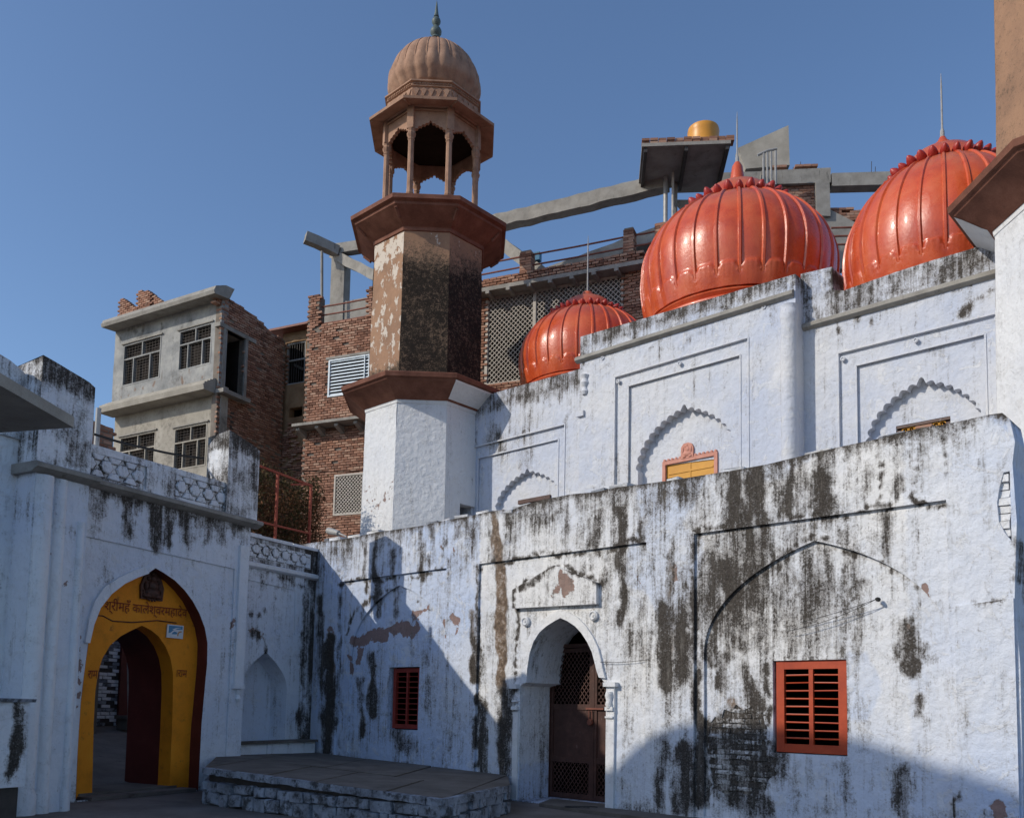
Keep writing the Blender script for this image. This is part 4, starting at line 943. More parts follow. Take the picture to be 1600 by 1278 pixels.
mb = MB(); u_ = YW.p(196, 1060)[0]; mb.box(YW, u_ - .22, u_ + .22, 1.0, 4.5, .03, .10); part('red_buttress', mb, M_DRED, yard, smooth=0)
mb = MB(); u_ = YW.p(190, 1140)[0]; mb.box(YW, u_ - .5, u_ + 1.6, 1.16, 1.24, .35, .8)
mb.box(YW, u_ - .45, u_ - .35, .9, 1.16, .38, .75); mb.box(YW, u_ + 1.4, u_ + 1.5, .9, 1.16, .38, .75)
tag(part('bench', mb, M_SLAB, None, smooth=0), 'low stone bench against the yard wall inside the gate', 'bench')
mb = MB(); u_ = YW.p(184, 1060)[0]; mb.tube([YW.P(u_, .95, .5), YW.P(u_ + .02, 2.9, .28)], .03, 8); tag(part('leaning_pole', mb, M_CONC, None), 'thin pole leaning on the yard wall beyond the gate', 'pole')

# ------------------------------------------------------------------ short wall with a niche between gate and corner
side = thing('niche_wall', SW.P(-1.2, 0, 0), 'short whitewashed wall with a pointed blind niche and a stone bench, between gate and corner', 'wall')
sst = WallMarks(SW)
sst.add('dark', [(482, 850, 484, 910, 12, 1.0), (478, 905, 476, 1000, 5, .8), (474, 1000, 470, 1170, 5, .6), (468, 1120, 472, 1165, 9, .8), (430, 850, 433, 870, 10, .7), (410, 850, 412, 872, 8, .6), (455, 860, 458, 880, 9, .7), (440, 905, 470, 915, 5, .8), (415, 1012, 415, 1020, 4, 1.0), (405, 957, 406, 960, 3, .9), (392, 957, 393, 960, 2.5, .9), (395, 990, 402, 993, 6, .8)])
sst.add('peel', [(392, 985, 405, 992, 6, .7), (470, 1150, 472, 1165, 6, .6)])
sst.fn.append(streaks(SW, -2.7, 0, 4.33, 30, 12, .8, .012, .04, .15, 1.2)); sst.fn.append(lambda u, z, R: R.__setitem__((slice(None), 0), np.maximum(R[:, 0], .28 * fbm(u * 1.4, z * 1.1, 72) + .9 * np.exp(-(u / .22) ** 2) * fbm(u * 3, z * .8, 75) * 1.5)))
sst.fn.append(drips(4.4, .55, 3.5, 41, 0, .3)); sst.fn.append(lambda u, z, R: R.__setitem__((slice(None), 3), .45 + .45 * fbm(u, z, 43)))
SZ = 4.98
NI = GW.at(-.6)
nu0, nu1 = SW.p(374, 1100)[0], SW.p(447, 1100)[0]; nz = SW.p(415, 1018)[1]; nsp = SW.p(447, 1060)[1]
niche = arch_poly((nu0 + nu1) / 2, (nu1 - nu0) / 2, nsp - .25, nz, .62, k=.30)
upf = [SW.p(386, 985), SW.p(386, 905), SW.p(462, 922), SW.p(461, 992)]
mb = MB(); panel(mb, SW, [(-2.75, 0), (-2.75, SZ), (.15, SZ), (.15, 0)], [(niche, .45), (upf, .03)], .10, 0, .008, 1, sst, back=.4)
panel(mb, SW, upf, [], .10, -.03, .006, 3, sst); panel(mb, SW, niche, [], .10, -.45, .007, 2, lambda u, z: np.stack([u * 0 + .1, u * 0, u * 0, u * 0 + 1.2], 1))
part('wall', mb, M_GATE, side)
mb = MB(); mb.sweep(SW, -2.74, .1, [(4.33, -.03), (4.33, .02), (4.37, .09), (4.43, .10), (4.46, .05), (4.47, -.03)]); part('cornice', mb, M_GATE, side)
hex_field(side, SW, [(-2.3, 4.55), (-2.3, 4.88), (-.2, 4.88), (-.2, 4.55)], .04, .15)
mb = MB()
for k in range(3): mb.box(SW, -2.7 + k * .95, -2.7 + k * .95 + RN.uniform(.88, .94), SZ, SZ + .06, -.38, .05, .012)
part('coping', mb, M_GATE, side, smooth=0)
bz = .84
for k, (a, b) in enumerate(((-2.7, -1.62), (-1.60, -.52), (-.50, -.16))):
    mb = MB(); mb.box(SW, a, b, .3, bz - .06, 0, .30, .01); part('bench_block', mb, M_GATE, side, smooth=0)
mb = MB(); mb.box(SW, -2.7, -.14, bz - .055, bz, .0, .36, .012); part('bench_top', mb, M_SLAB, side, smooth=0)

# ------------------------------------------------------------------ stone platform in the corner
plat = thing('stone_platform', (-2.5, 14, 0), 'low stone platform of worn flagstones on limewashed rubble in the corner of the court', 'platform')
zt_ = lambda P: .52 - .03 * (P[0] + 3)
q = [np.array(ground(318, 1206, .50)), np.array(ground(692, 1250, .44)), np.array(ground(797, 1226, .43))]
Pq = [q[0], q[1], q[2], FW.P(FW.p(797, 1226)[0] - .05, 0, .02), FW.P(-7.62, 0, .02), SW.P(-2.72, 0, .02), GW.P(-2.6, 0, .02), GW.P(-3.25, 0, .03)]
cen = np.mean([p[:2] for p in Pq], 0)
def slab(poly, th, name, mat):
    mb = MB(); n = len(poly)
    T = [np.array([p[0], p[1], zt_(p) + RN.uniform(-.008, .008)]) for p in poly]; B = [t - np.array([0, 0, th]) for t in T]
    mb.add(B + T, [tuple(range(n, 2 * n)), tuple(range(n - 1, -1, -1))] + [(i, (i + 1) % n, n + (i + 1) % n, n + i) for i in range(n)])
    return part(name, mb, mat, plat, smooth=0)
def lerp(a, b, t): return a + (b - a) * t
E1 = (Pq[0], Pq[1]); E2 = (Pq[5], Pq[3])          # front edge, back edge
gap = .012
def row(f0, f1, b0, b1, cuts):
    for a, b in zip(cuts[:-1], cuts[1:]):
        a += gap * .4; b -= gap * .4
        P4 = [lerp(f0, f1, a), lerp(f0, f1, b), lerp(b0, b1, b), lerp(b0, b1, a)]
        if RN.random() < .8: P4[1] = P4[1] + (P4[2] - P4[1]) * RN.uniform(.0, .03)
        slab(P4, .085, 'flagstone', M_SLAB)
m0 = lerp(Pq[0], Pq[7], .0)
A0, A1_, C0, C1 = Pq[0], Pq[1], Pq[4], Pq[3]
mid0, mid1 = lerp(A0, C0, .42), lerp(A1_, C1, .45)
row(A0, A1_, lerp(mid0, A0, .01), lerp(mid1, A1_, .01), (0, .30, .52, .80, 1)); row(mid0, mid1, C0, C1, (0, .36, .68, 1))
slab([lerp(A1_, Pq[2], .02), Pq[2], lerp(C1, Pq[2], .03), lerp(lerp(mid1, A1_, .3), C1, .02)], .085, 'flagstone', M_SLAB)
slab([Pq[7], lerp(A0, C0, .01), lerp(C0, A0, .02), Pq[6]], .085, 'flagstone', M_SLAB)
slab([Pq[6], lerp(C0, A0, .03), C0 , Pq[5]], .085, 'flagstone', M_SLAB)
# rubble core and face stones
core = [lerp(p, np.array([cen[0], cen[1], 0]), .045) for p in Pq]; mb = MB()
mb.add([(p[0], p[1], 0) for p in core] + [(p[0], p[1], zt_(p) - .088) for p in core], [tuple(range(8, 16))] + [(i, (i + 1) % 8, 8 + (i + 1) % 8, 8 + i) for i in range(8)])
part('core', mb, M_IRON, plat, smooth=0)
sm = [stone_mesh('stone', 80 + i, M_STONE) for i in range(6)]
for (a, b) in ((Pq[0], Pq[1]), (Pq[1], Pq[2]), (Pq[7], Pq[0])):
    d = b - a; d[2] = 0; L = np.linalg.norm(d); d /= L; ang = math.atan2(d[1], d[0]); z = 0.0
    for r, hh in enumerate((.21, .15)):
        s = RN.uniform(0, .12)
        while s < L - .08:
            w = min(RN.uniform(.14, .50), L - s); nn = np.array([d[1], -d[0], 0])
            if RN.random() < .95:
                P = a + d * (s + w / 2) + nn * RN.uniform(-.13, -.085); P[2] = z + hh / 2 + RN.uniform(-.012, .012)
                inst('stone', sm[RN.randrange(6)], plat, P, (RN.uniform(-.04, .04), RN.uniform(-.07, .07), ang + RN.uniform(-.05, .05)), (w - RN.uniform(.005, .03), RN.uniform(.2, .26), hh * RN.uniform(.84, 1.02)))
            s += w
        z += hh

for (a, b) in ((Pq[0], Pq[1]), (Pq[1], Pq[2])):
    d = b - a; d[2] = 0; L = np.linalg.norm(d); d /= L; nn = np.array([d[1], -d[0], 0]); s = 0.0
    while s < L - .05:
        w = min(RN.uniform(.5, 1.2), L - s); p0 = a + d * (s + .006); p1 = a + d * (s + w - .006); mb = MB(); N = max(2, int(w / .12)); V = []
        for i in range(N + 1):
            p = p0 + (p1 - p0) * i / N; t = zt_(p) + .004; e = .006 + RN.uniform(0, .028)
            V += [(p[0] - nn[0] * .05, p[1] - nn[1] * .05, t), (p[0] + nn[0] * e, p[1] + nn[1] * e, t - RN.uniform(0, .012)), (p[0] + nn[0] * e, p[1] + nn[1] * e, t - .09 - RN.uniform(0, .02)), (p[0] - nn[0] * .05, p[1] - nn[1] * .05, t - .10)]
        mb.add(V, [(4 * i + j, 4 * i + (j + 1) % 4, 4 * i + 4 + (j + 1) % 4, 4 * i + 4 + j) for i in range(N) for j in range(4)] + [(0, 1, 2, 3), (4 * N + 3, 4 * N + 2, 4 * N + 1, 4 * N)])
        part('slab_edge', mb, M_STONE, plat, smooth=20); s += w
# ------------------------------------------------------------------ the wing left of the gate
LW = GW.at(-.16)
wing = thing('left_wing', LW.P(-9, 0, 0), 'whitewashed wing at the left edge with a rounded roof turret and small cornice', 'building')
wst = WallMarks(LW); wst.fn.append(drips(4.35, .7, 3.0, 91, 0, .5)); wst.fn.append(lambda u, z, R: R.__setitem__((slice(None), 3), .3 + .4 * fbm(u, z, 95)))
wst.add('dark', [(10, 740, 14, 780, 12, .8), (20, 815, 22, 850, 8, .8), (30, 690, 30, 700, 9, .6)])
mb = MB(); panel(mb, LW, [(-15, 0), (-15, 5.6), (GUL + .02, 5.6), (GUL + .02, 0)], [([(-8.6, .6), (-8.6, 2.9), (-7.45, 2.9), (-7.45, .6)], .05)], .12, 0, .008, 1, wst, back=.5)
panel(mb, LW, [(-8.6, .6), (-8.6, 2.9), (-7.45, 2.9), (-7.45, .6)], [], .12, -.05, .008, 2, wst)
mb.box(LW, -15, GUL + .02, 0, 5.5, -1.6, -.5)
part('wall', mb, M_GATE, wing)
mb = MB(); mb.sweep(LW, -15, GUL - .06, [(4.18, -.02), (4.22, .04), (4.34, .15), (4.40, .22), (4.47, .22), (4.50, .10), (4.52, -.02)]); part('cornice', mb, M_GATE, wing)
for k in range(12):
    mb = MB(); u = GUL - .2 - k * .16; mb.box(LW, u, u + .07, 4.02, 4.33, -.02, .14 - .0); part('bracket', mb, M_GATE, wing, smooth=0)
# rounded turret
mb = MB()
def rnd_at(n): return [(float(np.clip(.55 * RN.random(), 0, 1)), 0, 0, 0.1)] * n
TW = GW.at(.55); tu1 = TW.p(58, 640)[0]; tu0 = tu1 - 1.75; zb_, zs_, zt2 = 5.3, TW.p(52, 606)[1] - .1, TW.p(34, 562)[1] + .02
prof = [(tu0, zb_), (tu0, zs_)] + [((tu0 + tu1) / 2 - (tu1 - tu0) / 2 * math.cos(a), zs_ + (zt2 - zs_) * math.sin(a)) for a in np.linspace(.15, math.pi - .15, 11)] + [(tu1, zs_), (tu1, zb_)]
mb.prism(TW, prof, -.95, -.05, [(.35, 0, 0, .1)] * (2 * len(prof)))
mb.box(TW, tu0 + .05, tu1 - .05, 0, zb_ + .02, -.9, -.10)
part('turret', mb, M_GATE, wing)
# sloping canopy slab at the left edge
cz = 4.35; c1 = ground(115, 668, cz); c2 = ground(0, 602, cz); c3 = ground(0, 676, cz)
e1 = c2 - c1; e2 = c3 - c1
can = [c1, c1 + e1 * 1.9, c1 + e1 * 1.9 + e2 * 1.8, c1 + e2 * 2.2]
can = [np.array([p[0], p[1], cz]) for p in can]
mb = MB(); mb.add(can + [p + np.array([0, 0, .11]) for p in can], [(0, 1, 2, 3), (7, 6, 5, 4)] + [(i, (i + 1) % 4, 4 + (i + 1) % 4, 4 + i) for i in range(4)])
canopy = thing('canopy_slab', c1, 'thin weathered concrete canopy slab jutting in at the left edge', 'canopy')
part('slab', mb, M_CREAM, canopy, smooth=0)
for k, t in enumerate((.75,)):
    p = can[2] * .75 + can[0] * .25; mb = MB(); mb.tube([np.array([p[0], p[1], 0]), np.array([p[0], p[1], cz])], .06, 10); part('post', mb, M_STEEL, canopy)
# white pedestal at the bottom left
ped_ = GW.at(1.75); ua, ub = ped_.p(-40, 1100)[0], ped_.p(44, 1150)[0]; za_, zb2 = ped_.p(44, 1097)[1], ped_.p(42, 1228)[1]
pdt = thing('white_pedestal', ped_.P((ua + ub) / 2, 0, 0), 'white masonry pedestal with a black drip stain at the bottom left corner', 'pedestal')
pps = WallMarks(ped_); pps.add('dark', [(22, 1105, 14, 1215, 8, 1.1), (30, 1110, 26, 1180, 6, .9), (20, 1100, 40, 1100, 3, .5)])
mb = MB(); panel(mb, ped_, [(ua, zb2), (ua, za_), (ub, za_), (ub, zb2)], [], .07, 0, .006, 1, pps, back=.7); part('block', mb, M_GATE, pdt)
mb = MB(); mb.box(ped_, ua - .02, ub + .05, za_ - .0, za_ + .05, -.72, .04, .008); part('cap', mb, M_STONE, pdt, smooth=0)
mb = MB(); mb.box(ped_, ua, ub - .05, 0, zb2 - .005, -.68, -.06); part('plinth', mb, M_IRON, pdt, smooth=0)
# the taller house beyond the left edge whose shadow crosses the court
HW = SW.at(-1.0)
yh = thing('yard_shade_house', HW.P(-13, 0, -9), 'plain plastered house beyond the yard wall, outside the left edge of the picture', 'building')
mb = MB(); mb.box(HW, -24, -5.6, 0, 12.0, -14, -8.0); part('wall', mb, M_CREAM, yh, smooth=0)  # unseen block added to shade the yard and the gate passage
neigh = thing('neighbour_house', HW.P(-18, 0, 0), 'tall plain house with a sloping roof line beyond the left edge of the court', 'building')
mb = MB(); mb.prism(HW, [(-12.1, 0), (-12.1, 8.45), (-12.6, 8.66), (-13.5, 9.81), (-14.42, 10.66), (-16.17, 11.84), (-17.74, 12.70), (-18.5, 13.03), (-20.55, 13.83), (-27, 14.8), (-27, 0)], -.35, 0); part('gable_wall', mb, M_CREAM, neigh, smooth=0)
mb = MB(); mb.box(HW, -27, -12.2, 0, 8.2, -6, -.36); part('house_body', mb, M_CREAM, neigh, smooth=0)
# ------------------------------------------------------------------ the upper white facade with three domes
UW = FW.at(-4.5); UM = FW.at(-4.15)
shr = thing('domed_hall', UW.P(-1, 4.6, 0), 'white upper hall with scalloped blind arches, crowned by three vermilion ribbed domes', 'building')
uL = UW.p(745, 650)[0]; mL, mR = UM.p(906, 600)[0], UM.p(1243, 480)[0]; uR = 5.75
ust = WallMarks(UW)
def topl(u): return np.where(u < mL + .1, 9.28, np.where(u > mR, 9.22, 9.98))
ust.fn.append(drips(lambda u: topl(u), .62, 4.5, 17, 0, .42)); ust.fn.append(drips(lambda u: topl(u), .32, 2.2, 19, 0, 1.1))
ust.fn.append(lambda u, z, R: R.__setitem__((slice(None), 3), np.clip(1.3 * (fbm(u * .7, z * .6, 23) - .33), 0, 1)))
ust.fn.append(streaks(UW, -7.2, 6, topl, 150, 14, .8, .012, .045, .15, .9)); ust.fn.append(lambda u, z, R: R.__setitem__((slice(None), 0), np.maximum(R[:, 0], .16 * fbm(u * 1.4, z * 1.1, 72) + .5 * np.exp(-((topl(u) - z) / .22) ** 2))))
ust.fn.append(lambda u, z, R: R.__setitem__((slice(None), 0), np.maximum(R[:, 0], .55 * np.exp(-((u + 6.3) / .9) ** 2 - ((z - 8.4) / .8) ** 2) * fbm(u * 2, z, 3) * 1.4)))
ust.add('dark', [(1515, 470, 1510, 482, 8, .9), (1545, 450, 1520, 470, 5, .8), (915, 600, 914, 612, 5, .9), (790, 640, 800, 690, 14, .35), (830, 650, 820, 720, 20, .3), (1560, 690, 1562, 700, 3, .3), (1305, 425, 1308, 452, 6, 1.2), (910, 575, 1240, 455, 4, .45), (1255, 510, 1562, 430, 3, .5)])
ust.add('brown', [(1306, 422, 1309, 452, 6, 1.1), (1200, 505, 1202, 507, 3, .8)])
ust.add('peel', [(1508, 480, 1514, 476, 4, .6)])
zmt = UM.p(1243, 428)[1]; zmt0 = UM.p(908, 526)[1]
zlt0, zlt1 = UW.p(775, 612)[1], UW.p(888, 582)[1]
zbase = 4.55
mb = MB()
# left bay
f1 = [UW.p(757, 697), UW.p(882, 664)]; f2 = [UW.p(770, 711), UW.p(871, 685)]
zf1, zf2 = f1[1][1], f2[1][1]
Lo = [(uL - .6, zbase), (uL - .6, zlt0), UW.p(800, 606), UW.p(850, 592), (mL - .25, zlt1), (mL - .25, zlt1 + .42), (mL + .05, zlt1 + .48), (mL + .05, zbase)]
LF1 = [(uL - .1, zbase), (uL - .1, zf1), (f1[1][0], zf1), (f1[1][0], zbase)]
LF2 = [(uL + .05, zbase), (uL + .05, zf2), (f2[1][0], zf2), (f2[1][0], zbase)]
ac = UW.p(820, 733); ah = 1.02
FL = foil_pts(ac[0], ah, ac[1] - .85, ac[1] - .06, 7, .055, .16)
LA = [(ac[0] - ah, zbase)] + FL + [(ac[0] + ah, zbase)]
d0_, d1_ = UW.p(804, 785), UW.p(848, 776)
LD = [(d0_[0], zbase), (d0_[0], d0_[1]), (d1_[0], d0_[1]), (d1_[0], zbase)]
def three(W, base, rects, arch, door, rs, deps, dd=.2):
    panel(mb, W, base, [(rects[0], deps[0])], .10, 0, .006, rs, ust, back=.55); o = -deps[0]
    panel(mb, W, rects[0], [(rects[1], deps[1])], .10, o, .005, rs + 1, ust); o -= deps[1]
    panel(mb, W, rects[1], [(arch, deps[2])], .10, o, .006, rs + 2, ust); o -= deps[2]
    panel(mb, W, arch, [(door, dd)], .10, o, .006, rs + 3, ust)
    return o
def offs(dep): return dep
three(UW, Lo, (LF1, LF2), LA, LD, 1, (.05, .04, .16))
# middle bay
m1 = [UM.p(962, 590), UM.p(1168, 529)]; m2 = [UM.p(980, 602), UM.p(1155, 553)]
Mo = [(mL, zbase), (mL, zmt0), (mR, zmt), (mR, zbase)]
MF1 = [(m1[0][0], zbase), (m1[0][0], m1[0][1]), (m1[1][0], m1[1][1]), (m1[1][0], zbase)]
MF2 = [(m2[0][0], zbase), (m2[0][0], m2[0][1]), (m2[1][0], m2[1][1]), (m2[1][0], zbase)]
a0, a1 = UM.p(997, 720, -.1), UM.p(1146, 700, -.1); aa = UM.p(1071, 633, -.1)
mc, mh = (a0[0] + a1[0]) / 2, (a1[0] - a0[0]) / 2
FM = foil_pts(mc, mh, aa[1] - 1.22, aa[1] - .08, 9, .062, .14)
MA = [(mc - mh, zbase)] + FM + [(mc + mh, zbase)]
e0, e1_ = UM.p(1041, 727, -.3), UM.p(1117, 717, -.3)
MD = [(e0[0], zbase), (e0[0], e0[1]), (e1_[0], e1_[1]), (e1_[0], zbase)]
om = three(UM, Mo, (MF1, MF2), MA, MD, 11, (.05, .05, .20), .12)
# right bay
r1 = [UW.p(1311, 553), UW.p(1562, 490)]; r2 = [UW.p(1336, 570), UW.p(1538, 520)]
zr0, zr1 = UW.p(1325, 452)[1], UW.p(1505, 393)[1]
Ro = [(mR - .05, zbase), (mR - .05, UW.p(1252, 428)[1]), UW.p(1300, 417), UW.p(1301, 453), (UW.p(1318, 452)[0], zr0), UW.p(1400, 425), UW.p(1450, 409), (UW.p(1505, 393)[0], zr1), (uR, zr1 + .02), (uR, zbase)]
RF1 = [(r1[0][0], zbase), (r1[0][0], r1[0][1]), (uR - .30, r1[1][1]), (uR - .30, zbase)]
RF2 = [(r2[0][0], zbase), (r2[0][0], r2[0][1]), (r2[1][0], r2[1][1]), (r2[1][0], zbase)]
b0, b1 = UW.p(1357, 690, -.1), UW.p(1531, 640, -.1); ba = UW.p(1441, 591, -.1)
rc, rh = (b0[0] + b1[0]) / 2 , (b1[0] - b0[0]) / 2
FRr = foil_pts(rc, rh, ba[1] - 1.05, ba[1] - .08, 8, .062, .14)
RA = [(rc - rh, zbase)] + FRr + [(rc + rh, zbase)]
w0, w1 = UW.p(1400, 666, -.28), UW.p(1485, 655, -.28)
RD = [(w0[0], zbase + .6), (w0[0], w0[1]), (w1[0], w0[1]), (w1[0], zbase + .6)]
orr = three(UW, Ro, (RF1, RF2), RA, RD, 21, (.05, .05, .18), .14)
part('wall', mb, M_UPPER, shr)
# coping mouldings
for W, a, b, k in ((UM, (905, 561), (1241, 461), 0), (UW, (1256, 511), (1562, 428), 1)):
    A = W.p(*a); B = W.p(*b); zc_ = (A[1] + B[1]) / 2; mb = MB()
    mb.sweep(W, A[0] - (.06 if k == 0 else 0), B[0] if k == 0 else uR - .1, [(zc_ - .075, -.02), (zc_ - .07, .05), (zc_ - .03, .10), (zc_ + .03, .10), (zc_ + .07, .05), (zc_ + .075, -.02)])
    part('string_course', mb, M_CONC, shr)
# thin outer bead of the frames
def bead(W, rect, o, r=.02):
    mb = MB()
    for a, b in ((rect[0], rect[1]), (rect[1], rect[2]), (rect[2], rect[3])): mb.bar(W.P(a[0], a[1], o), W.P(b[0], b[1], o), .030, .024, W.n)
    part('frame_moulding', mb, M_UPPER, shr, smooth=0)
for W, q in ((UW, LF1), (UM, MF1), (UW, RF1)): bead(W, [(q[0][0] - .02, q[0][1]), (q[1][0] - .02, q[1][1] + .02), (q[2][0] + .02, q[2][1] + .02), (q[3][0] + .02, q[3][1])], .005)
for W, q in ((UW, LF2), (UM, MF2), (UW, RF2)): bead(W, [(q[0][0] - .0, q[0][1]), (q[1][0] - .0, q[1][1] + .0), (q[2][0] + .0, q[2][1] + .0), (q[3][0] + .0, q[3][1])], -.045)
# half round corner shafts of the middle bay
for u, z1, r in ((UM.p(1233, 480)[0], UM.p(1232, 487)[1], .16),):
    mb = MB(); c = UM.P(u, 0, .0)
    mb.lathe(c, [(r, zbase), (r, z1 - .25), (r * 1.05, z1 - .2), (r * 1.12, z1 - .1), (r * 1.05, z1), (r, z1 + .02), (r * 1.1, z1 + .10)], 20); part('corner_shaft', mb, M_UPPER, shr)
mb = MB(); u = UM.p(914, 600)[0]; zz = UM.p(914, 600)[1]; mb.lathe(UM.P(u, zz, .0), [(.06, -.25), (.09, -.18), (.05, -.08), (.10, .02), (.07, .12), (.11, .2)], 12); part('capital_fragment', mb, M_UPPER, shr); mb = MB(); mb.box(UM, u - .2, u, zz - .75, zz - .62, -.1, .06); part('plaster_stub', mb, M_UPPER, shr, smooth=0)
# small rings left on the frames
for W, x, y in ((UM, 942, 560), (UM, 1194, 480), (UM, 1062, 568), (UM, 966, 596), (UW, 1431, 532), (UW, 1317, 561), (UW, 1558, 498)):
    u, z = W.p(x, y); mb = MB(); mb.lathe(W.P(u, z, .0), [(.045, -.01), (.045, .025), (.025, .03), (.02, .012), (.001, .012)], 12, 0, (W.w, np.array([0, 0, 1.]), W.n)); part('plaster_ring', mb, M_UPPER, shr)
# doors and grille
mb = MB(); mb.prism(UM, MD, om - .10, om - .02); mb.box(UM, (e0[0] + e1_[0]) / 2 - .012, (e0[0] + e1_[0]) / 2 + .012, zbase, e0[1] - .02, om - .02, om - .008); mb.box(UM, e0[0] + .05, e1_[0] - .05, e0[1] - .22, e0[1] - .18, om - .02, om - .005)
part('yellow_door', mb, M_YELDOOR, shr, smooth=0)
mb = MB(); g = .075
mb.box(UM, e0[0] - g, e0[0], zbase, e0[1] + g, om - .02, om + .04); mb.box(UM, e1_[0], e1_[0] + g, zbase, e0[1] + g, om - .02, om + .04); mb.box(UM, e0[0], e1_[0], e0[1], e0[1] + g, om - .02, om + .042)
for k in range(14):
    uu = e0[0] - g + (e1_[0] - e0[0] + 2 * g) * (k + .5) / 14; blob(mb, UM, uu, e0[1] + g + .015, om + .02, .04, .04, .03, 6)
dfr = part('door_surround', mb, M_PINK, shr)
mb = MB(); eu = (e0[0] + e1_[0]) / 2 - .05; ez = e0[1] + g + .17
mb.prism(UM, [(eu - .15, ez - .19), (eu + .15, ez - .19), (eu + .155, ez + .02), (eu + .11, ez + .11), (eu + .03, ez + .14), (eu - .08, ez + .13), (eu - .14, ez + .06)], om - .02, om + .05)
for a, b, ra, rb in ((0, -.09, .12, .06), (.01, .0, .06, .07), (-.02, .07, .05, .04), (-.10, .0, .035, .08), (.10, -.01, .03, .07), (.02, -.02, .02, .09), (-.06, -.15, .05, .03), (.08, -.15, .05, .03)): blob(mb, UM, eu + a, ez + b, om + .045, ra, rb, .03, 8)
part('emblem', mb, M_PINK, dfr)
mb = MB(); mb.prism(UW, LD, -.42, -.38); part('small_door', mb, M_DOOR, shr, smooth=0)
mb = MB(); mb.box(UW, d0_[0] - .07, d1_[0] + .05, d0_[1], d0_[1] + .10, -.27, -.20); part('lintel', mb, M_DOOR, shr, smooth=0)
mb = MB(); o_ = orr
mb.box(UW, w0[0], w1[0], w0[1] - .05, w0[1], o_ - .10, o_ - .01); mb.box(UW, w0[0], w0[0] + .08, zbase + .6, w0[1] - .09, o_ - .10, o_ - .012); mb.box(UW, w1[0] - .08, w1[0], zbase + .6, w0[1] - .09, o_ - .10, o_ - .012)
gw = part('window', mb, M_DOOR, shr, smooth=0)
mb = MB()
for k in range(7):
    uu = w0[0] + .15 + k * (w1[0] - w0[0] - .3) / 6
    for zz in (w0[1] - .13, w0[1] - .31): mb.tube([UW.P(uu + .075 * math.cos(t), zz + .075 * math.sin(t), o_ - .05) for t in np.linspace(0, 5.6, 10)], .012, 5)
    mb.tube([UW.P(uu, zbase + .6, o_ - .06), UW.P(uu, w0[1] - .09, o_ - .06)], .010, 5)
part('scroll_grille', mb, M_YELDOOR, gw)
mb = MB(); mb.box(UW, w0[0] + .05, w1[0] - .05, zbase + .6, w0[1], o_ - .5, o_ - .14); part('dark_backing', mb, M_DARK, gw, smooth=0)
# hall mass and roof
mb = MB(); mb.box(UW, uL - .5, uR - .02, zbase, 9.0, -6.6, -.75); part('hall_body', mb, M_UPPER, shr, smooth=0)
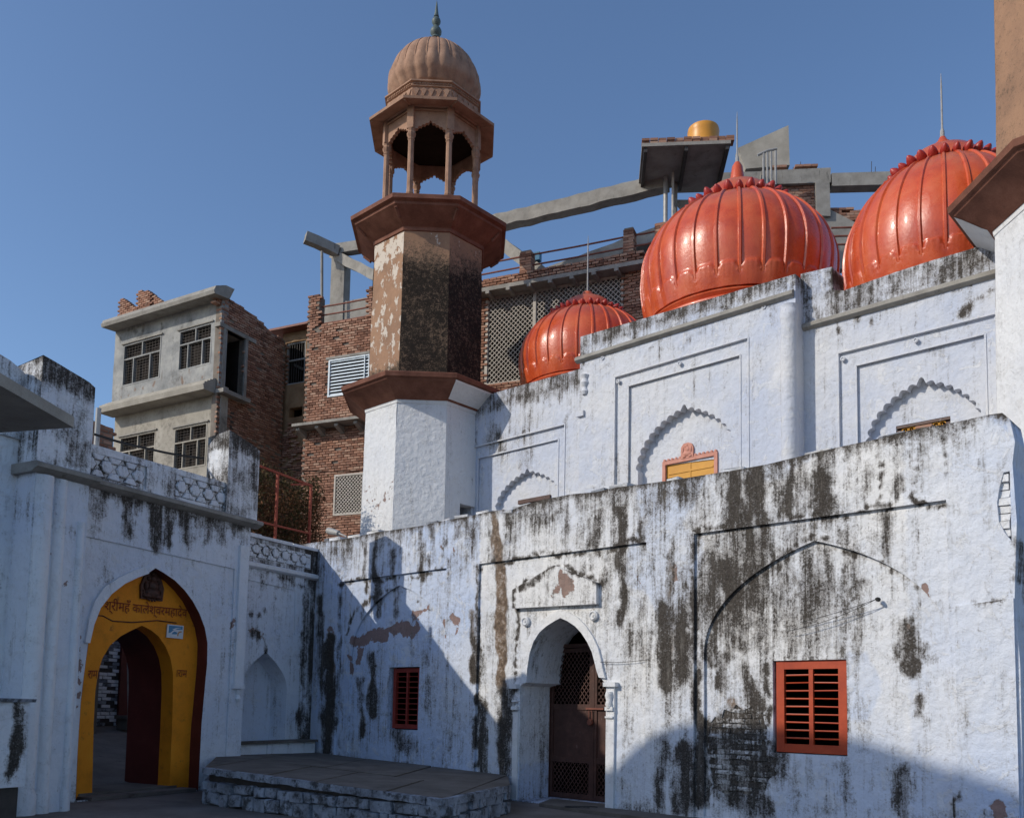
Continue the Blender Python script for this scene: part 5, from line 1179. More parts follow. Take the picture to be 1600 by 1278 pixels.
# ------------------------------------------------------------------ the domes
def dome(uc, oc, R, zb, zq, zr, zt, zs, seed):
    """base height, widest, bud ring, cap top, spike top"""
    c = UW.P(uc, 0, oc); G = 28; SUB = 12; n = G * SUB; rr = .49 * R
    hq = (zr - zq) / math.sqrt(1 - .49 ** 2)
    prof = [(.90 * R, zb - .6), (.90 * R, zb), (.93 * R, zb + .02), (.965 * R, zb + .05), (.975 * R, zb + .10), (.965 * R, zb + .15), (.925 * R, zb + .17), (.915 * R, zb + .21), (.93 * R, zb + .24), (.945 * R, zb + .28), (.93 * R, zb + .33), (.915 * R, zb + .35)]
    nb = len(prof); z0 = zb + .36
    for i in range(24):
        t = i / 24; a = t * math.pi / 2; prof.append((R * (.918 + .082 * math.sin(a)), z0 + (zq - z0) * t))
    for i in range(23):
        t = i / 22; x = 1 - .51 * t ** 1.0
        a = math.acos(.47) * t; prof.append((R * math.cos(a), zq + hq * math.sin(a)))
    V = []
    lob = lambda th: abs(math.sin(G / 2 * th))
    zlot = z0 + (zq - z0) * .22
    for i, (r, z) in enumerate(prof):
        for k in range(n):
            th = 2 * math.pi * k / n; f = (k % SUB) / SUB; rad = r
            if i >= nb:
                rad = r * (1 + .010 * math.sin(math.pi * f))            # swollen gores
                edge = zlot + .12 * R * math.sqrt(max(0, 1 - (2 * f - 1) ** 2))           # lotus petals lapping the foot of the dome
                if z < edge: rad += .020 * R + .005 * R * math.sin(9 * math.pi * f) * min(1, (edge - z) / (.03 * R)) * math.exp(-(edge - z) / (.09 * R))
            rad += .006 * R * (fbm(th * 3, z * 1.5, seed) - .5)
            V.append(c + np.array([rad * math.cos(th), rad * math.sin(th), z]))
    mb = MB(); F = [(i * n + k, i * n + (k + 1) % n, (i + 1) * n + (k + 1) % n, (i + 1) * n + k) for i in range(len(prof) - 1) for k in range(n)]
    mb.add(V, F)
    cap = [(.47 * R, zr - .02), (.475 * R, zr + .05), (.46 * R, zr + .05 * R), (.41 * R, zr + .14 * R), (.31 * R, zr + .24 * R), (.18 * R, zr + .31 * R), (.085 * R, zr + .345 * R), (.075 * R, zr + .40 * R), (.055 * R, zt - .1), (.03 * R, zt), (.001, zt + .01)]
    mb.lathe(c, cap, 48)
    d = part('dome', mb, M_DOME, shr, smooth=50, org=c + np.array([0, 0, zb]))
    up = [(r, z) for r, z in prof[nb + 5:]]
    rib = MB(); rib.tube([np.array([r * 1.005, 0, z]) for r, z in up], [.020 * R] * (len(up) - 3) + [.016 * R, .013 * R, .008 * R], 6)
    rme = mesh_of('rib', rib, M_DOME, (0, 0, zb), 50)
    for k in range(G):
        o = inst('rib', rme, d, c + np.array([0, 0, zb]), (0, 0, 2 * math.pi * k / G)); o.location = (0, 0, 0)
    bud = MB(); bud.lathe((0, 0, 0), [(.01, -.05), (.055, -.02), (.075, .04), (.06, .10), (.03, .15), (.001, .17)], 8)
    bme = mesh_of('lotus_bud', bud, M_BUD, (0, 0, 0), 50)
    nbud = 30
    for k in range(nbud):
        a = 2 * math.pi * (k + .5) / nbud; s = R / 2.1 * RN.uniform(1.2, 1.5)
        o = inst('lotus_bud', bme, d, (0, 0, 0), (0, .95 + RN.uniform(-.1, .1), a), (s, s, s)); o.location = (rr * 1.0 * math.cos(a), rr * 1.0 * math.sin(a), zr - zb + .0)
    sp = MB(); sp.lathe(c, [(.05, zt - .15), (.045, zt + .12), (.022, zt + .2), (.018, zs - .3), (.004, zs)], 8); part('spike', sp, M_STEEL, d)
    return d
dome(-.914, -.35 - .6 - 2.25 + .7, 2.25, 10.35, 11.85, 13.44, 14.75, 16.05, 1)
dome(-5.40, -.6 - 1.88, 1.80, 9.75, 10.9, 12.15, 12.72, 14.5, 2)
dome(3.70, -.6 - 1.95, 1.93, 9.60, 10.80, 12.52, 13.42, 14.82, 3)

# ------------------------------------------------------------------ minarets
def minaret(cu, co, label, full=True, dz=0.0):
    c = UW.P(cu, 0, co); t = thing('minaret', c, label, 'minaret')
    A0 = math.atan2(UW.n[1], UW.n[0]) + math.pi / 8; K = 1 / math.cos(math.pi / 8)
    def oc(mb, prof, att=None): mb.lathe(c, [(a * K, z + dz) for a, z in prof], 8, A0, att=att)
    def face(k):                                   # plane of side k (0 = parallel to the facade), o measured from the axis
        return Wall(c, UW.ang - k * math.pi / 4)
    # white lower shaft, side by side so that the plaster is uneven
    def shaft(name, a0, a1, z0, z1, mat, att, relief, doork=None):
        mb = MB()
        for k in range(8):
            W = face(k); s0, s1 = a0 * math.tan(math.pi / 8), a1 * math.tan(math.pi / 8)
            V0 = len(mb.v); hol = []
            if doork == k: hol = [([(-.10, 4.65), (-.10, 6.75), (s0 - .09, 6.75), (s0 - .09, 4.65)], .3)]
            panel(mb, W, [(-s0, z0), (-s1, z1), (s1, z1), (s0, z0)], hol, .11, 0, relief, 3 + k, (lambda u, z, kk=k: att(u, z, kk)))
            for i in range(V0, len(mb.v)):         # lean the side in
                x, y, z = mb.v[i]; a = a0 + (a1 - a0) * (z - z0) / (z1 - z0); mb.v[i] = (x + W.n[0] * a, y + W.n[1] * a, z)
        return part(name, mb, mat, t, smooth=20)
    def attw(u, z, k): return np.stack([u * 0 + .12 * fbm(u, z, 7), u * 0, .50 * np.exp(-((z - 6.9) / .5) ** 2) * (k == 0) * fbm(u * 2, z * 2, 3) * 1.6, u * 0 + .5 * fbm(u, z, 8 + k)], 1)
    shaft('white_shaft', 1.625, 1.51, 0.0, 9.30, M_SHAFT, attw, .010, 2)
    zb, zt = 9.96, (13.92 if full else 17.5)
    def attb(u, z, k):
        h = (z - zb) / (zt - zb); n = fbm(u * 1.3 + 7 * k, z * 1.1, 37)
        dark = {0: .95 * np.exp(-((h - .0) / .09) ** 2), 1: .92 * np.clip((.84 + .16 * n - h) * 5, 0, 1) , 2: .95 * np.clip((.86 + .2 * n - h) * 4, 0, 1), 3: 1.0 * np.clip((.8 + .2 * n - h) * 5, 0, 1)}.get(k, .15 + u * 0)
        peel = {0: .43 + .5 * (h > .80) * fbm(u * 1.4, z, 4), 1: .02 + .25 * (h > .86) + u * 0, 7: .1 + u * 0}.get(k, .05 + .2 * (h > .86))
        return np.stack([dark + u * 0, u * 0, peel + u * 0, u * 0], 1)
    shaft('ochre_shaft', 1.47, 1.42 if full else 1.37, zb, zt, M_SHAFTB, attb, .018)
    # cornices
    mb = MB(); oc(mb, [(1.49, 9.18), (1.53, 9.20), (1.54, 9.28), (1.60, 9.31), (1.62, 9.34)]); part('neck_moulding', mb, M_SHAFT, t, smooth=20)
    mb = MB(); oc(mb, [(1.56, 9.28), (1.68, 9.37), (1.94, 9.56), (2.04, 9.62), (2.06, 9.66), (2.12, 9.68), (2.14, 9.78), (2.10, 9.81), (1.44, 9.98)]); lc = part('lower_cornice', mb, M_SAND, t, smooth=20)
    ks = 2 if full else 6                          # the side of the cornice towards the facade is limewashed
    for kk, ww in ((ks, 1.0), (ks + 1 if full else ks - 1, 1.0)):
        W = face(kk); mb = MB(); V = []
        for a_, z_ in [(1.55, 9.29), (1.68, 9.365), (1.94, 9.555), (2.04, 9.615), (2.06, 9.655)]:
            a_ += .006; V += [W.P(-a_ * math.tan(math.pi / 8), z_ - .004, a_), W.P(a_ * math.tan(math.pi / 8), z_ - .004, a_)]
        mb.add(V, [(2 * i, 2 * i + 1, 2 * i + 3, 2 * i + 2) for i in range(4)]); part('limewashed_soffit', mb, M_SHAFT, lc, smooth=0)
    if not full: return t
    mb = MB(); oc(mb, [(1.40, 13.76), (1.46, 13.78), (1.47, 13.87), (1.51, 13.90), (1.66, 13.98), (1.88, 14.17), (1.94, 14.21), (1.95, 14.27), (2.0, 14.29), (2.05, 14.31), (2.06, 14.41), (2.02, 14.44), (1.2, 14.56)]); part('upper_cornice', mb, M_SAND, t, smooth=20)
    for k in range(8):                             # hip ribs under the cornices
        a = A0 + k * math.pi / 4; e = np.array([math.cos(a), math.sin(a), 0]); mb = MB()
        mb.tube([c + e * 1.68 * K + np.array([0, 0, 13.98]), c + e * 1.88 * K + np.array([0, 0, 14.16])], .045, 6)
        part('hip_rib', mb, M_SAND, t)
    # open pavilion: eight columns, scalloped arches, eave
    zf = 14.53; rc_ = 1.20
    def colm():
        mb = MB(); q = [(.110, 0), (.110, .30), (.088, .33), (.105, .38), (.088, .43), (.082, .50), (.076, 1.83), (.095, 1.86), (.082, 1.90), (.108, 1.95), (.122, 2.02), (.09, 2.08), (.112, 2.15)]
        mb.lathe((0, 0, 0), q, 8, math.pi / 8); return mesh_of('column', mb, M_CARVED, (0, 0, 0), 25)
    cm = colm(); hb = MB(); hb.add([(x * .10, y * .095, z) for z in (2.14, 2.76) for x, y in ((-1, -1), (1, -1), (1, 1), (-1, 1))], [(3, 2, 1, 0), (4, 5, 6, 7), (0, 1, 5, 4), (1, 2, 6, 5), (2, 3, 7, 6), (3, 0, 4, 7)]); hm = mesh_of('column_head', hb, M_CARVED, (0, 0, 0), 0)
    for k in range(8):
        a = A0 + k * math.pi / 4; p = c + np.array([math.cos(a) * rc_ * K, math.sin(a) * rc_ * K, zf])
        o = inst('column', cm, t, p, (0, 0, a)); h = bpy.data.objects.new('column_head', hm); COL.objects.link(h); h.parent = o
    for k in range(8):
        W = face(k); s = rc_ * math.tan(math.pi / 8) - .06; mb = MB()
        fp = foil_pts(0, s - .045, zf + 2.07, zf + 2.34, 4, .035, .4, 5)
        poly = [(-s, zf + 1.97), (-s, zf + 2.76), (s, zf + 2.76), (s, zf + 1.97)] + [(s - .045, zf + 1.97)] + fp[::-1] + [(-s + .045, zf + 1.97)]
        panel(mb, W, poly, [], .16, rc_ + .04, .003, 3, None, back=.10)
        panel(mb, W, poly, [], .3, rc_ - .05, .001, 3, None)
        part('scalloped_arch', mb, M_CARVED, t, smooth=20)
        mb = MB(); mb.box(W, -s, s, zf + 2.64, zf + 2.69, rc_ + .0, rc_ + .075); part('arch_string', mb, M_CARVED, t, smooth=0)
    mb = MB(); oc(mb, [(1.06, zf + 2.73), (1.28, zf + 2.73), (1.31, zf + 2.76), (1.24, zf + 2.80), (1.0, zf + 2.82)]); part('beam_ring', mb, M_CARVED, t, smooth=20)
    ze = zf + 2.76
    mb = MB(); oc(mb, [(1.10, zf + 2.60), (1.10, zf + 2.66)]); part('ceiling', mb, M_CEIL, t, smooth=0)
    mb = MB(); oc(mb, [(1.2, ze + .02), (1.61, ze - .07), (1.67, ze - .07), (1.68, ze - .0), (1.63, ze + .025), (1.22, ze + .18), (1.0, ze + .2)]); part('eave', mb, M_CARVED, t, smooth=20)
    for k in range(8):
        a = A0 + k * math.pi / 4; e = np.array([math.cos(a), math.sin(a), 0]); mb = MB(); mb.tube([c + e * 1.28 * K + np.array([0, 0, ze - .0]), c + e * 1.62 * K + np.array([0, 0, ze - .075])], .03, 6); part('eave_rib', mb, M_CARVED, t)
    zd = ze + .31
    mb = MB(); oc(mb, [(1.23, zd - .2), (1.23, zd + .24), (1.27, zd + .26), (1.23, zd + .30), (1.24, zd + .32), (1.24, zd + .355), (1.30, zd + .38), (1.30, zd + .42), (.9, zd + .45)]); dr_ = part('drum', mb, M_CARVED, t, smooth=20)
    mb = MB()
    for k in range(8):
        W = face(k)
        for i in range(5):
            uu = -.40 + i * .20; mb.prism(W, [(uu - .08, zd + .18), (uu, zd - .0), (uu + .08, zd + .18), (uu, zd + .22)], 1.22, 1.255)
        for i in range(14):
            uu = -.44 + i * .068; mb.box(W, uu - .02, uu + .02, zd + .322, zd + .352, 1.23, 1.265)
    part('carved_band', mb, M_CARVED, dr_, smooth=0)
    # ribbed dome
    z0 = zd + .52; G = 24; SUB = 8; n = G * SUB; zq = z0 + .52; ztp = 19.80; R = 1.235
    prof = [(.96, z0 - .12), (1.05, z0 - .06), (1.08, z0 + .02), (1.04, z0 + .07)]
    nb = len(prof)
    for i in range(8): prof.append((R * (.86 + .14 * math.sin(i / 8 * math.pi / 2)), z0 + .08 + (zq - z0 - .08) * i / 8))
    for i in range(20):
        a = math.pi / 2 * i / 19 * .90; prof.append((R * math.cos(a) ** .80, zq + (ztp - zq) * math.sin(a) / math.sin(math.pi / 2 * .90)))
    V = []
    for i, (r, z) in enumerate(prof):
        for k in range(n):
            th = 2 * math.pi * k / n + A0; f = (k % SUB) / SUB; rad = r
            if i >= nb: rad = r * (1 + .035 * math.sin(math.pi * f)); rad += .018 if z < zq + .10 + .20 * (1 - (2 * f - 1) ** 2) and z > zq - .2 else 0
            V.append(c + np.array([rad * math.cos(th), rad * math.sin(th), z]))
    mb = MB(); mb.add(V, [(i * n + k, i * n + (k + 1) % n, (i + 1) * n + (k + 1) % n, (i + 1) * n + k) for i in range(len(prof) - 1) for k in range(n)])
    mb.lathe(c, [(.30, ztp - .06), (.30, ztp + .02), (.16, ztp + .05), (.001, ztp + .06)], 24)
    d = part('dome', mb, M_CARVED, t, smooth=50, org=c + np.array([0, 0, z0]))
    up = prof[nb + 8:]; rib = MB(); rib.tube([np.array([r * 1.0 + .004, 0, z]) for r, z in up], [.022] * (len(up) - 3) + [.02, .018, .012], 6); rm = mesh_of('rib', rib, M_CARVED, (0, 0, z0), 50)
    for k in range(G):
        o = inst('rib', rm, d, (0, 0, 0), (0, 0, A0 + 2 * math.pi * k / G)); o.location = (0, 0, 0)
    pm = MB(); pm.lathe((0, 0, 0), [(.05, 0), (.06, .05), (.03, .12), (.001, .17)], 6); pme = mesh_of('petal', pm, M_CARVED, (0, 0, 0), 40)
    for k in range(16):
        a = 2 * math.pi * k / 16; o = inst('petal', pme, d, (0, 0, 0), (0, .5, a)); o.location = (.32 * math.cos(a), .32 * math.sin(a), ztp - z0 - .03)
    mb = MB(); mb.lathe(c, [(.13, 20.18), (.10, 20.25), (.12, 20.28), (.155, 20.34), (.16, 20.40), (.13, 20.47), (.07, 20.53), (.06, 20.56), (.09, 20.60), (.122, 20.66), (.125, 20.71), (.10, 20.77), (.05, 20.82), (.075, 20.84), (.06, 20.90), (.035, 21.08), (.02, 21.23), (.004, 21.32)], 20)
    part('finial', mb, M_PATINA, t)
    return t
minaret(-8.63, .40, 'octagonal minaret with an open sandstone pavilion, ribbed dome and green bronze finial')
minaret(7.0, .40, 'second minaret cut by the right picture edge, red cornice, beige upper shaft', False)
# ------------------------------------------------------------------ houses behind the court
def px_poly(W, L, o=0.0): return [W.p(x, y, o) for x, y in L]
def far_window(parent, W, px, o, mat, label=None, cols=3, transom=.36, grille=True, dep=.12, frame=.05):
    """concrete framed window with a two pane transom, three lower panes and a dark wire grille"""
    P = px_poly(W, px); u0 = min(p[0] for p in P); u1 = max(p[0] for p in P); z0 = min(p[1] for p in P); z1 = max(p[1] for p in P)
    zm = z1 - (z1 - z0) * transom; mb = MB()
    mb.box(W, u0, u0 + frame, z0, z1, o - dep, o + .03); mb.box(W, u1 - frame, u1, z0, z1, o - dep, o + .03)
    mb.box(W, u0 + frame, u1 - frame, z1 - frame, z1, o - dep, o + .028); mb.box(W, u0 + frame, u1 - frame, z0, z0 + frame, o - dep, o + .028)
    mb.box(W, u0 + frame, u1 - frame, zm - frame / 2, zm + frame / 2, o - dep, o + .024)
    w = part('window', mb, mat, parent, smooth=0, org=W.P((u0 + u1) / 2, z0, o))
    for i in range(1, cols):
        uu = u0 + (u1 - u0) * (.28 if i == 1 else .72); mb = MB(); mb.box(W, uu - .022, uu + .022, z0 + frame, zm - frame / 2, o - dep, o + .02); part('mullion', mb, mat, w, smooth=0)
    mb = MB(); uu = (u0 + u1) / 2; mb.box(W, uu - .022, uu + .022, zm + frame / 2, z1 - frame, o - dep, o + .018); part('mullion', mb, mat, w, smooth=0)
    mb = MB()
    if grille:
        n = int((z1 - z0) / .10)
        for i in range(n): zz = z0 + (z1 - z0) * (i + .5) / n; mb.bar(W.P(u0 + .02, zz, o - .04), W.P(u1 - .02, zz, o - .04), .010, .010, W.n)
        n = int((u1 - u0) / .16)
        for i in range(n): uu = u0 + (u1 - u0) * (i + .5) / n; mb.bar(W.P(uu, z0 + .02, o - .05), W.P(uu, z1 - .02, o - .05), .010, .010, W.n)
        part('grille', mb, M_GRILLE, w, smooth=0)
    mb = MB(); V = [W.P(u, z, o - .22) for u, z in ((u0 - .3, z0 - .1), (u1 + .3, z0 - .1), (u1 + .3, z1 + .5), (u0 - .3, z1 + .5))]; mb.add(V, [(0, 1, 2, 3)]); part('room_shade_sheet', mb, M_DARK, w, smooth=0)  # near-black sheet stands for the shade of the room behind
    return (u0, u1, z0, z1)
def rect_of(W, px):
    P = px_poly(W, px); u0 = min(p[0] for p in P); u1 = max(p[0] for p in P); z0 = min(p[1] for p in P); z1 = max(p[1] for p in P)
    return [(u0, z0), (u0, z1), (u1, z1), (u1, z0)]
def lay_bricks(parent, W, poly, holes, o, vis, limit, meshes, name='brick', L=.222, H=.066, mort=.021, D=.10, skip=.02, jit=.010, mass_mat=None, dark=False):
    """courses of brick over a polygon of the wall; the first 'limit' visible ones (nearest first) are parts, the rest one mass"""
    us = [p[0] for p in poly]; zs = [p[1] for p in poly]; out = []; r = 0; z = min(zs)
    while z < max(zs):
        u = min(us) + (r % 2) * L / 2 + RN.uniform(-.02, .02)
        while u < max(us):
            c = (u + L / 2, z + H / 2); ok = bool(inside(poly, [c[0]], [c[1]])[0]) and not any(bool(inside(h, [c[0]], [c[1]])[0]) for h in holes)
            if ok and RN.random() > skip: out.append(c)
            u += L + mort
        z += H + mort; r += 1
    sc = []
    for c in out:
        x, y, k = pj(W.P(c[0], c[1], o)); sc.append((0 if vis(x, y) else 1, k, c))
    sc.sort(key=lambda q: (q[0], q[1])); ang = math.atan2(W.w[1], W.w[0]); mbs = MB(); n = 0
    for h, k, c in sc:
        if h == 0 and n < limit:
            n += 1; inst(name, meshes[RN.randrange(len(meshes))], parent, W.P(c[0], c[1], o - D / 2 + RN.uniform(0, jit)), (RN.uniform(-.02, .02), RN.uniform(-.015, .015), ang + RN.uniform(-.02, .02)))
        else:
            b = len(mbs.v); rr = RN.random(); e = RN.uniform(0, jit); l2, h2 = L / 2 + RN.uniform(-.01, .004), H / 2 + RN.uniform(-.004, .002)
            V = [W.P(c[0] + a * l2, c[1] + d * h2, o + q) for q in (-D, e) for a, d in ((-1, -1), (1, -1), (1, 1), (-1, 1))]
            mbs.add(V, [(4, 5, 6, 7), (0, 1, 5, 4), (1, 2, 6, 5), (2, 3, 7, 6), (3, 0, 4, 7)], [(0, 0, 0, rr)] * 8)
    if mbs.v: part('brick_mass', mbs, mass_mat or M_BRICKS, parent, smooth=0, stuff=True)
BR = [brick_mesh('brick', .222, .066, .10, M_BRICK, .006, 120 + i) for i in range(4)]

# ---- grey plastered house on the left
H1O = EYE + ray(341, 600) * (31.0 / (ray(341, 600) @ FWD))
H1 = Wall(H1O, math.pi - 1.045); H1S = Wall(H1O, .48)
grey = thing('grey_house', H1.P(-2.5, 0, 0), 'grey two storey house with four grilled windows and a raw brick side', 'house')
LOW = -.12                                        # the lower storey stands back a little
wins = [[(194, 540), (248, 530), (249, 590), (193, 600)], [(281, 518), (329, 508), (329, 568), (280, 579)]]
winl = [[(188, 684), (240, 678), (240, 740), (188, 745)], [(273, 670), (321, 663), (321, 727), (272, 735)]]
UPZ = H1.p(255, 612)[1]
up = [H1.p(176, 632), H1.p(181, 512), H1.p(338, 468), H1.p(337, 604)]
zt_g = H1.p(338, 470)[1]; zb_g = H1.p(336, 606)[1]; uLg = H1.p(177, 580)[0]
hst = WallMarks(H1); hst.add('brown', [(200, 600, 199, 625, 1.6, .9), (212, 597, 211, 622, 1.5, 1.0), (225, 596, 224, 630, 1.5, .8), (240, 593, 239, 612, 1.6, .9), (285, 580, 284, 600, 1.5, .9), (297, 577, 296, 620, 1.6, 1.0), (318, 572, 317, 596, 1.5, .7), (190, 605, 188, 640, 2, .6)])
hst.fn.append(streaks(H1, -6, 0, zt_g, 26, 301, .7, .03, .10, .3, 1.6)); hst.fn.append(streaks(H1, -6, 0, zb_g + 1.2, 20, 302, .5, .03, .10, .3, 1.2)); hst.fn.append(lambda u, z, R: R.__setitem__((slice(None), 0), np.maximum(R[:, 0], .55 * fbm(u * .9, z * .8, 303))))
mb = MB(); panel(mb, H1, [(uLg, zb_g), (uLg, zt_g), (0, zt_g), (0, zb_g)], [(rect_of(H1, w), .2) for w in wins], .14, 0, .012, 1, hst, back=.3)
part('upper_wall', mb, M_GREYPL, grey)
for w in wins: far_window(grey, H1, w, -.02, M_GREYPL)
mb = MB(); panel(mb, H1, [(uLg + .1, 0), (uLg + .1, zb_g + .1), (.05, zb_g + .1), (.05, 0)], [(rect_of(H1.at(LOW), w), .2) for w in winl], .18, LOW, .012, 2, hst, back=.3)
part('lower_wall', mb, M_CREAM, grey)
for w in winl: far_window(grey, H1.at(LOW), w, -.02, M_CREAM)
ch = [(zt_g - .02, -.1), (zt_g - .08, .56), (zt_g + .04, .60), (zt_g + .08, .56), (zt_g + .20, .52), (zt_g + .215, .50), (zt_g + .30, .30), (zt_g + .315, .28), (zt_g + .40, .08), (zt_g + .42, -.3)]
mb = MB(); mb.sweep(H1, uLg - .05, .25, ch); part('roof_cornice', mb, M_CONC, grey, smooth=20)
mb = MB(); mb.sweep(H1, uLg - .02, -.12, [(zb_g - .20, LOW), (zb_g - .20, .50), (zb_g - .02, .54), (zb_g + .0, .49), (zb_g + .08, .48), (zb_g + .09, .38), (zb_g + .16, .36), (zb_g + .17, .26), (zb_g + .24, .24), (zb_g + .25, .14), (zb_g + .31, .12), (zb_g + .33, 0)]); part('window_ledge', mb, M_CREAM, grey, smooth=20)
for w in wins + winl:
    R_ = rect_of(H1 if w in wins else H1.at(LOW), w); mb = MB(); mb.box(H1 if w in wins else H1.at(LOW), R_[0][0] - .08, R_[2][0] + .08, R_[1][1] + .01, R_[1][1] + .06, 0, .06); part('window_hood', mb, M_CONC, grey, smooth=0)
# raw brick side, its doorway and masonry
sd = [H1S.p(352, 515), H1S.p(383, 530), H1S.p(382, 618), H1S.p(351, 606)]
du0, du1 = sd[0][0], sd[1][0]; dz0, dz1 = H1S.p(352, 610)[1], H1S.p(352, 514)[1]
uR_ = 3.25
mb = MB(); ztop_s = H1S.p(345, 462)[1]
side_poly = [(.0, 0), (0, ztop_s + .1), (1.6, ztop_s - .05), (2.6, ztop_s - .35), (3.0, ztop_s - .30), (uR_, ztop_s - .38), (uR_, 0)]
panel(mb, H1S, side_poly, [([(du0, dz0), (du0, dz1), (du1, dz1), (du1, dz0)], .25)], .5, -.02, .01, 3, None, back=.25)
part('side_wall', mb, M_MORT, grey)
lay_bricks(grey, H1S, side_poly, [[(du0 - .05, dz0), (du0 - .05, dz1 + .05), (du1 + .05, dz1 + .05), (du1 + .05, dz0)]], .0, lambda x, y: 338 < x < 440 and 455 < y < 690, 280, BR, skip=.04, jit=.03)
mb = MB(); mb.box(H1S, du0 - .1, du0, dz0, dz1, -.2, .05); mb.box(H1S, du1, du1 + .12, dz0, dz1, -.2, .05); part('door_jamb', mb, M_CONC, grey, smooth=0)
mb = MB(); mb.box(H1S, du0 - .3, du1 + .5, dz1, dz1 + .14, -.2, .06); part('door_lintel', mb, M_CONC, grey, smooth=0)
dark_room(grey, H1S, du0, du1, dz0, dz1, -.26, 2.5)
mb = MB(); zz = H1S.p(345, 612)[1]; mb.box(H1S, -.1, 1.2, zz - .12, zz + .02, 0, .35); part('side_ledge', mb, M_CONC, grey, smooth=0)
mb = MB(); zl0 = H1S.p(360, 690)[1]
for k in range(5): mb.box(H1S, .62, .78, zz - .7 - k * .24, zz - .56 - k * .24, -.01, .02)
part('vent_hole', mb, M_IRON, grey, smooth=0)
mb = MB(); mb.prism(H1, [(uLg - .02, zt_g - 1.0), (uLg - .02, zt_g - .9), (-.3, zt_g - .9), (-.3, zt_g - 1.0)], -5.0, -.3); part('roof', mb, M_CONC, grey, smooth=0)
W_ = H1.at(-6.3); mb = MB(); mb.box(W_, uLg, 0, 0, zt_g, -.2, 0); part('back_wall', mb, M_GREYPL, grey, smooth=0)
Wl = Wall(H1.P(uLg, 0, 0), H1.ang + math.pi / 2); mb = MB(); mb.prism(H1, [(uLg, 0), (uLg, zt_g), (uLg + .25, zt_g), (uLg + .25, 0)], -6.3, -.31); part('end_wall', mb, M_GREYPL, grey, smooth=0)
# ragged brick stubs on the roof
Hs = H1.at(-.9)
stub = [Hs.p(184, 500), Hs.p(185, 466), Hs.p(197, 467), Hs.p(213, 480), Hs.p(216, 455), Hs.p(232, 452), Hs.p(233, 458), Hs.p(252, 468), Hs.p(252, 500)]
lay_bricks(grey, Hs, stub, [], 0, lambda x, y: y < 490, 20, BR, D=.22, skip=0)
Hs2 = H1S.at(-.02); stub = [Hs2.p(338, 470), Hs2.p(338, 452), Hs2.p(350, 456), Hs2.p(356, 472), Hs2.p(372, 480), Hs2.p(384, 492), Hs2.p(400, 496), Hs2.p(405, 510), Hs2.p(360, 500)]
mbk = MB(); bs = [p for p in stub]; lay_bricks(grey, Hs2, stub, [], .0, lambda x, y: False, 0, BR, D=.22, skip=.05)

# ---- old ochre house in the gap
OHO = EYE + ray(455, 650) * (33.9 / (ray(455, 650) @ FWD)); OH = Wall(OHO, math.pi - 1.13)
old = thing('ochre_house', OH.P(0, 0, 0), 'narrow old house of crumbling ochre plaster with a barred window, between two brick walls', 'house')
ob = rect_of(OH, [(448, 537), (475, 533), (475, 597), (448, 600)]); oh2 = rect_of(OH, [(452, 638), (472, 637), (472, 650), (452, 651)])
zt_o = OH.p(455, 520)[1]
mb = MB(); panel(mb, OH, [(-.55, 0), (-.55, zt_o), (1.8, zt_o), (1.8, 0)], [(ob, .2), (oh2, .3)], .12, 0, .05, 1, None, back=.3); part('wall', mb, M_OCHRE, old)
mb = MB(); mb.box(OH, -.9, 1.8, zt_o, zt_o + .08, -1.2, .45); part('roof_slab', mb, M_RUST, old, smooth=0)
mb = MB(); u0, u1, z0, z1 = ob[0][0], ob[2][0], ob[0][1], ob[1][1]
for a, b, c, d in ((u0, u0 + .05, z0, z1), (u1 - .05, u1, z0, z1), (u0 + .05, u1 - .05, z0, z0 + .05), (u0 + .05, u1 - .05, z1 - .05, z1), (u0 + .05, u1 - .05, (z0 + z1) / 2 + .1, (z0 + z1) / 2 + .15)): mb.box(OH, a, b, c, d, -.12, -.04)
ow = part('window', mb, M_GREYPL, old, smooth=0)
for k in range(7):
    uu = u0 + (u1 - u0) * (k + 1) / 8; mb = MB(); mb.tube([OH.P(uu, z0, -.08), OH.P(uu, z1, -.08)], .012, 6); part('bar', mb, M_IRON, ow)
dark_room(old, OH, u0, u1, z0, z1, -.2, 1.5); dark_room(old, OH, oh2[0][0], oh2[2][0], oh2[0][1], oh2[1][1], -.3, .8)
ragged = [OH.p(427, 840), OH.p(440, 690), OH.p(455, 660), OH.p(470, 700), OH.p(480, 690), OH.p(480, 840)]
lay_bricks(old, OH.at(.05), ragged, [], .02, lambda x, y: False, 0, BR, skip=.25, jit=.03)
pat = [OH.p(426, 598), OH.p(440, 540), OH.p(448, 536), OH.p(448, 600)]; lay_bricks(old, OH.at(.05), pat, [], .0, lambda x, y: False, 0, BR, skip=.08, jit=.02)
mb = MB(); mb.box(OH, -.5, 1.8, 0, zt_o - .02, -5, -1.8); part('house_body', mb, M_OCHRE, old, smooth=0)

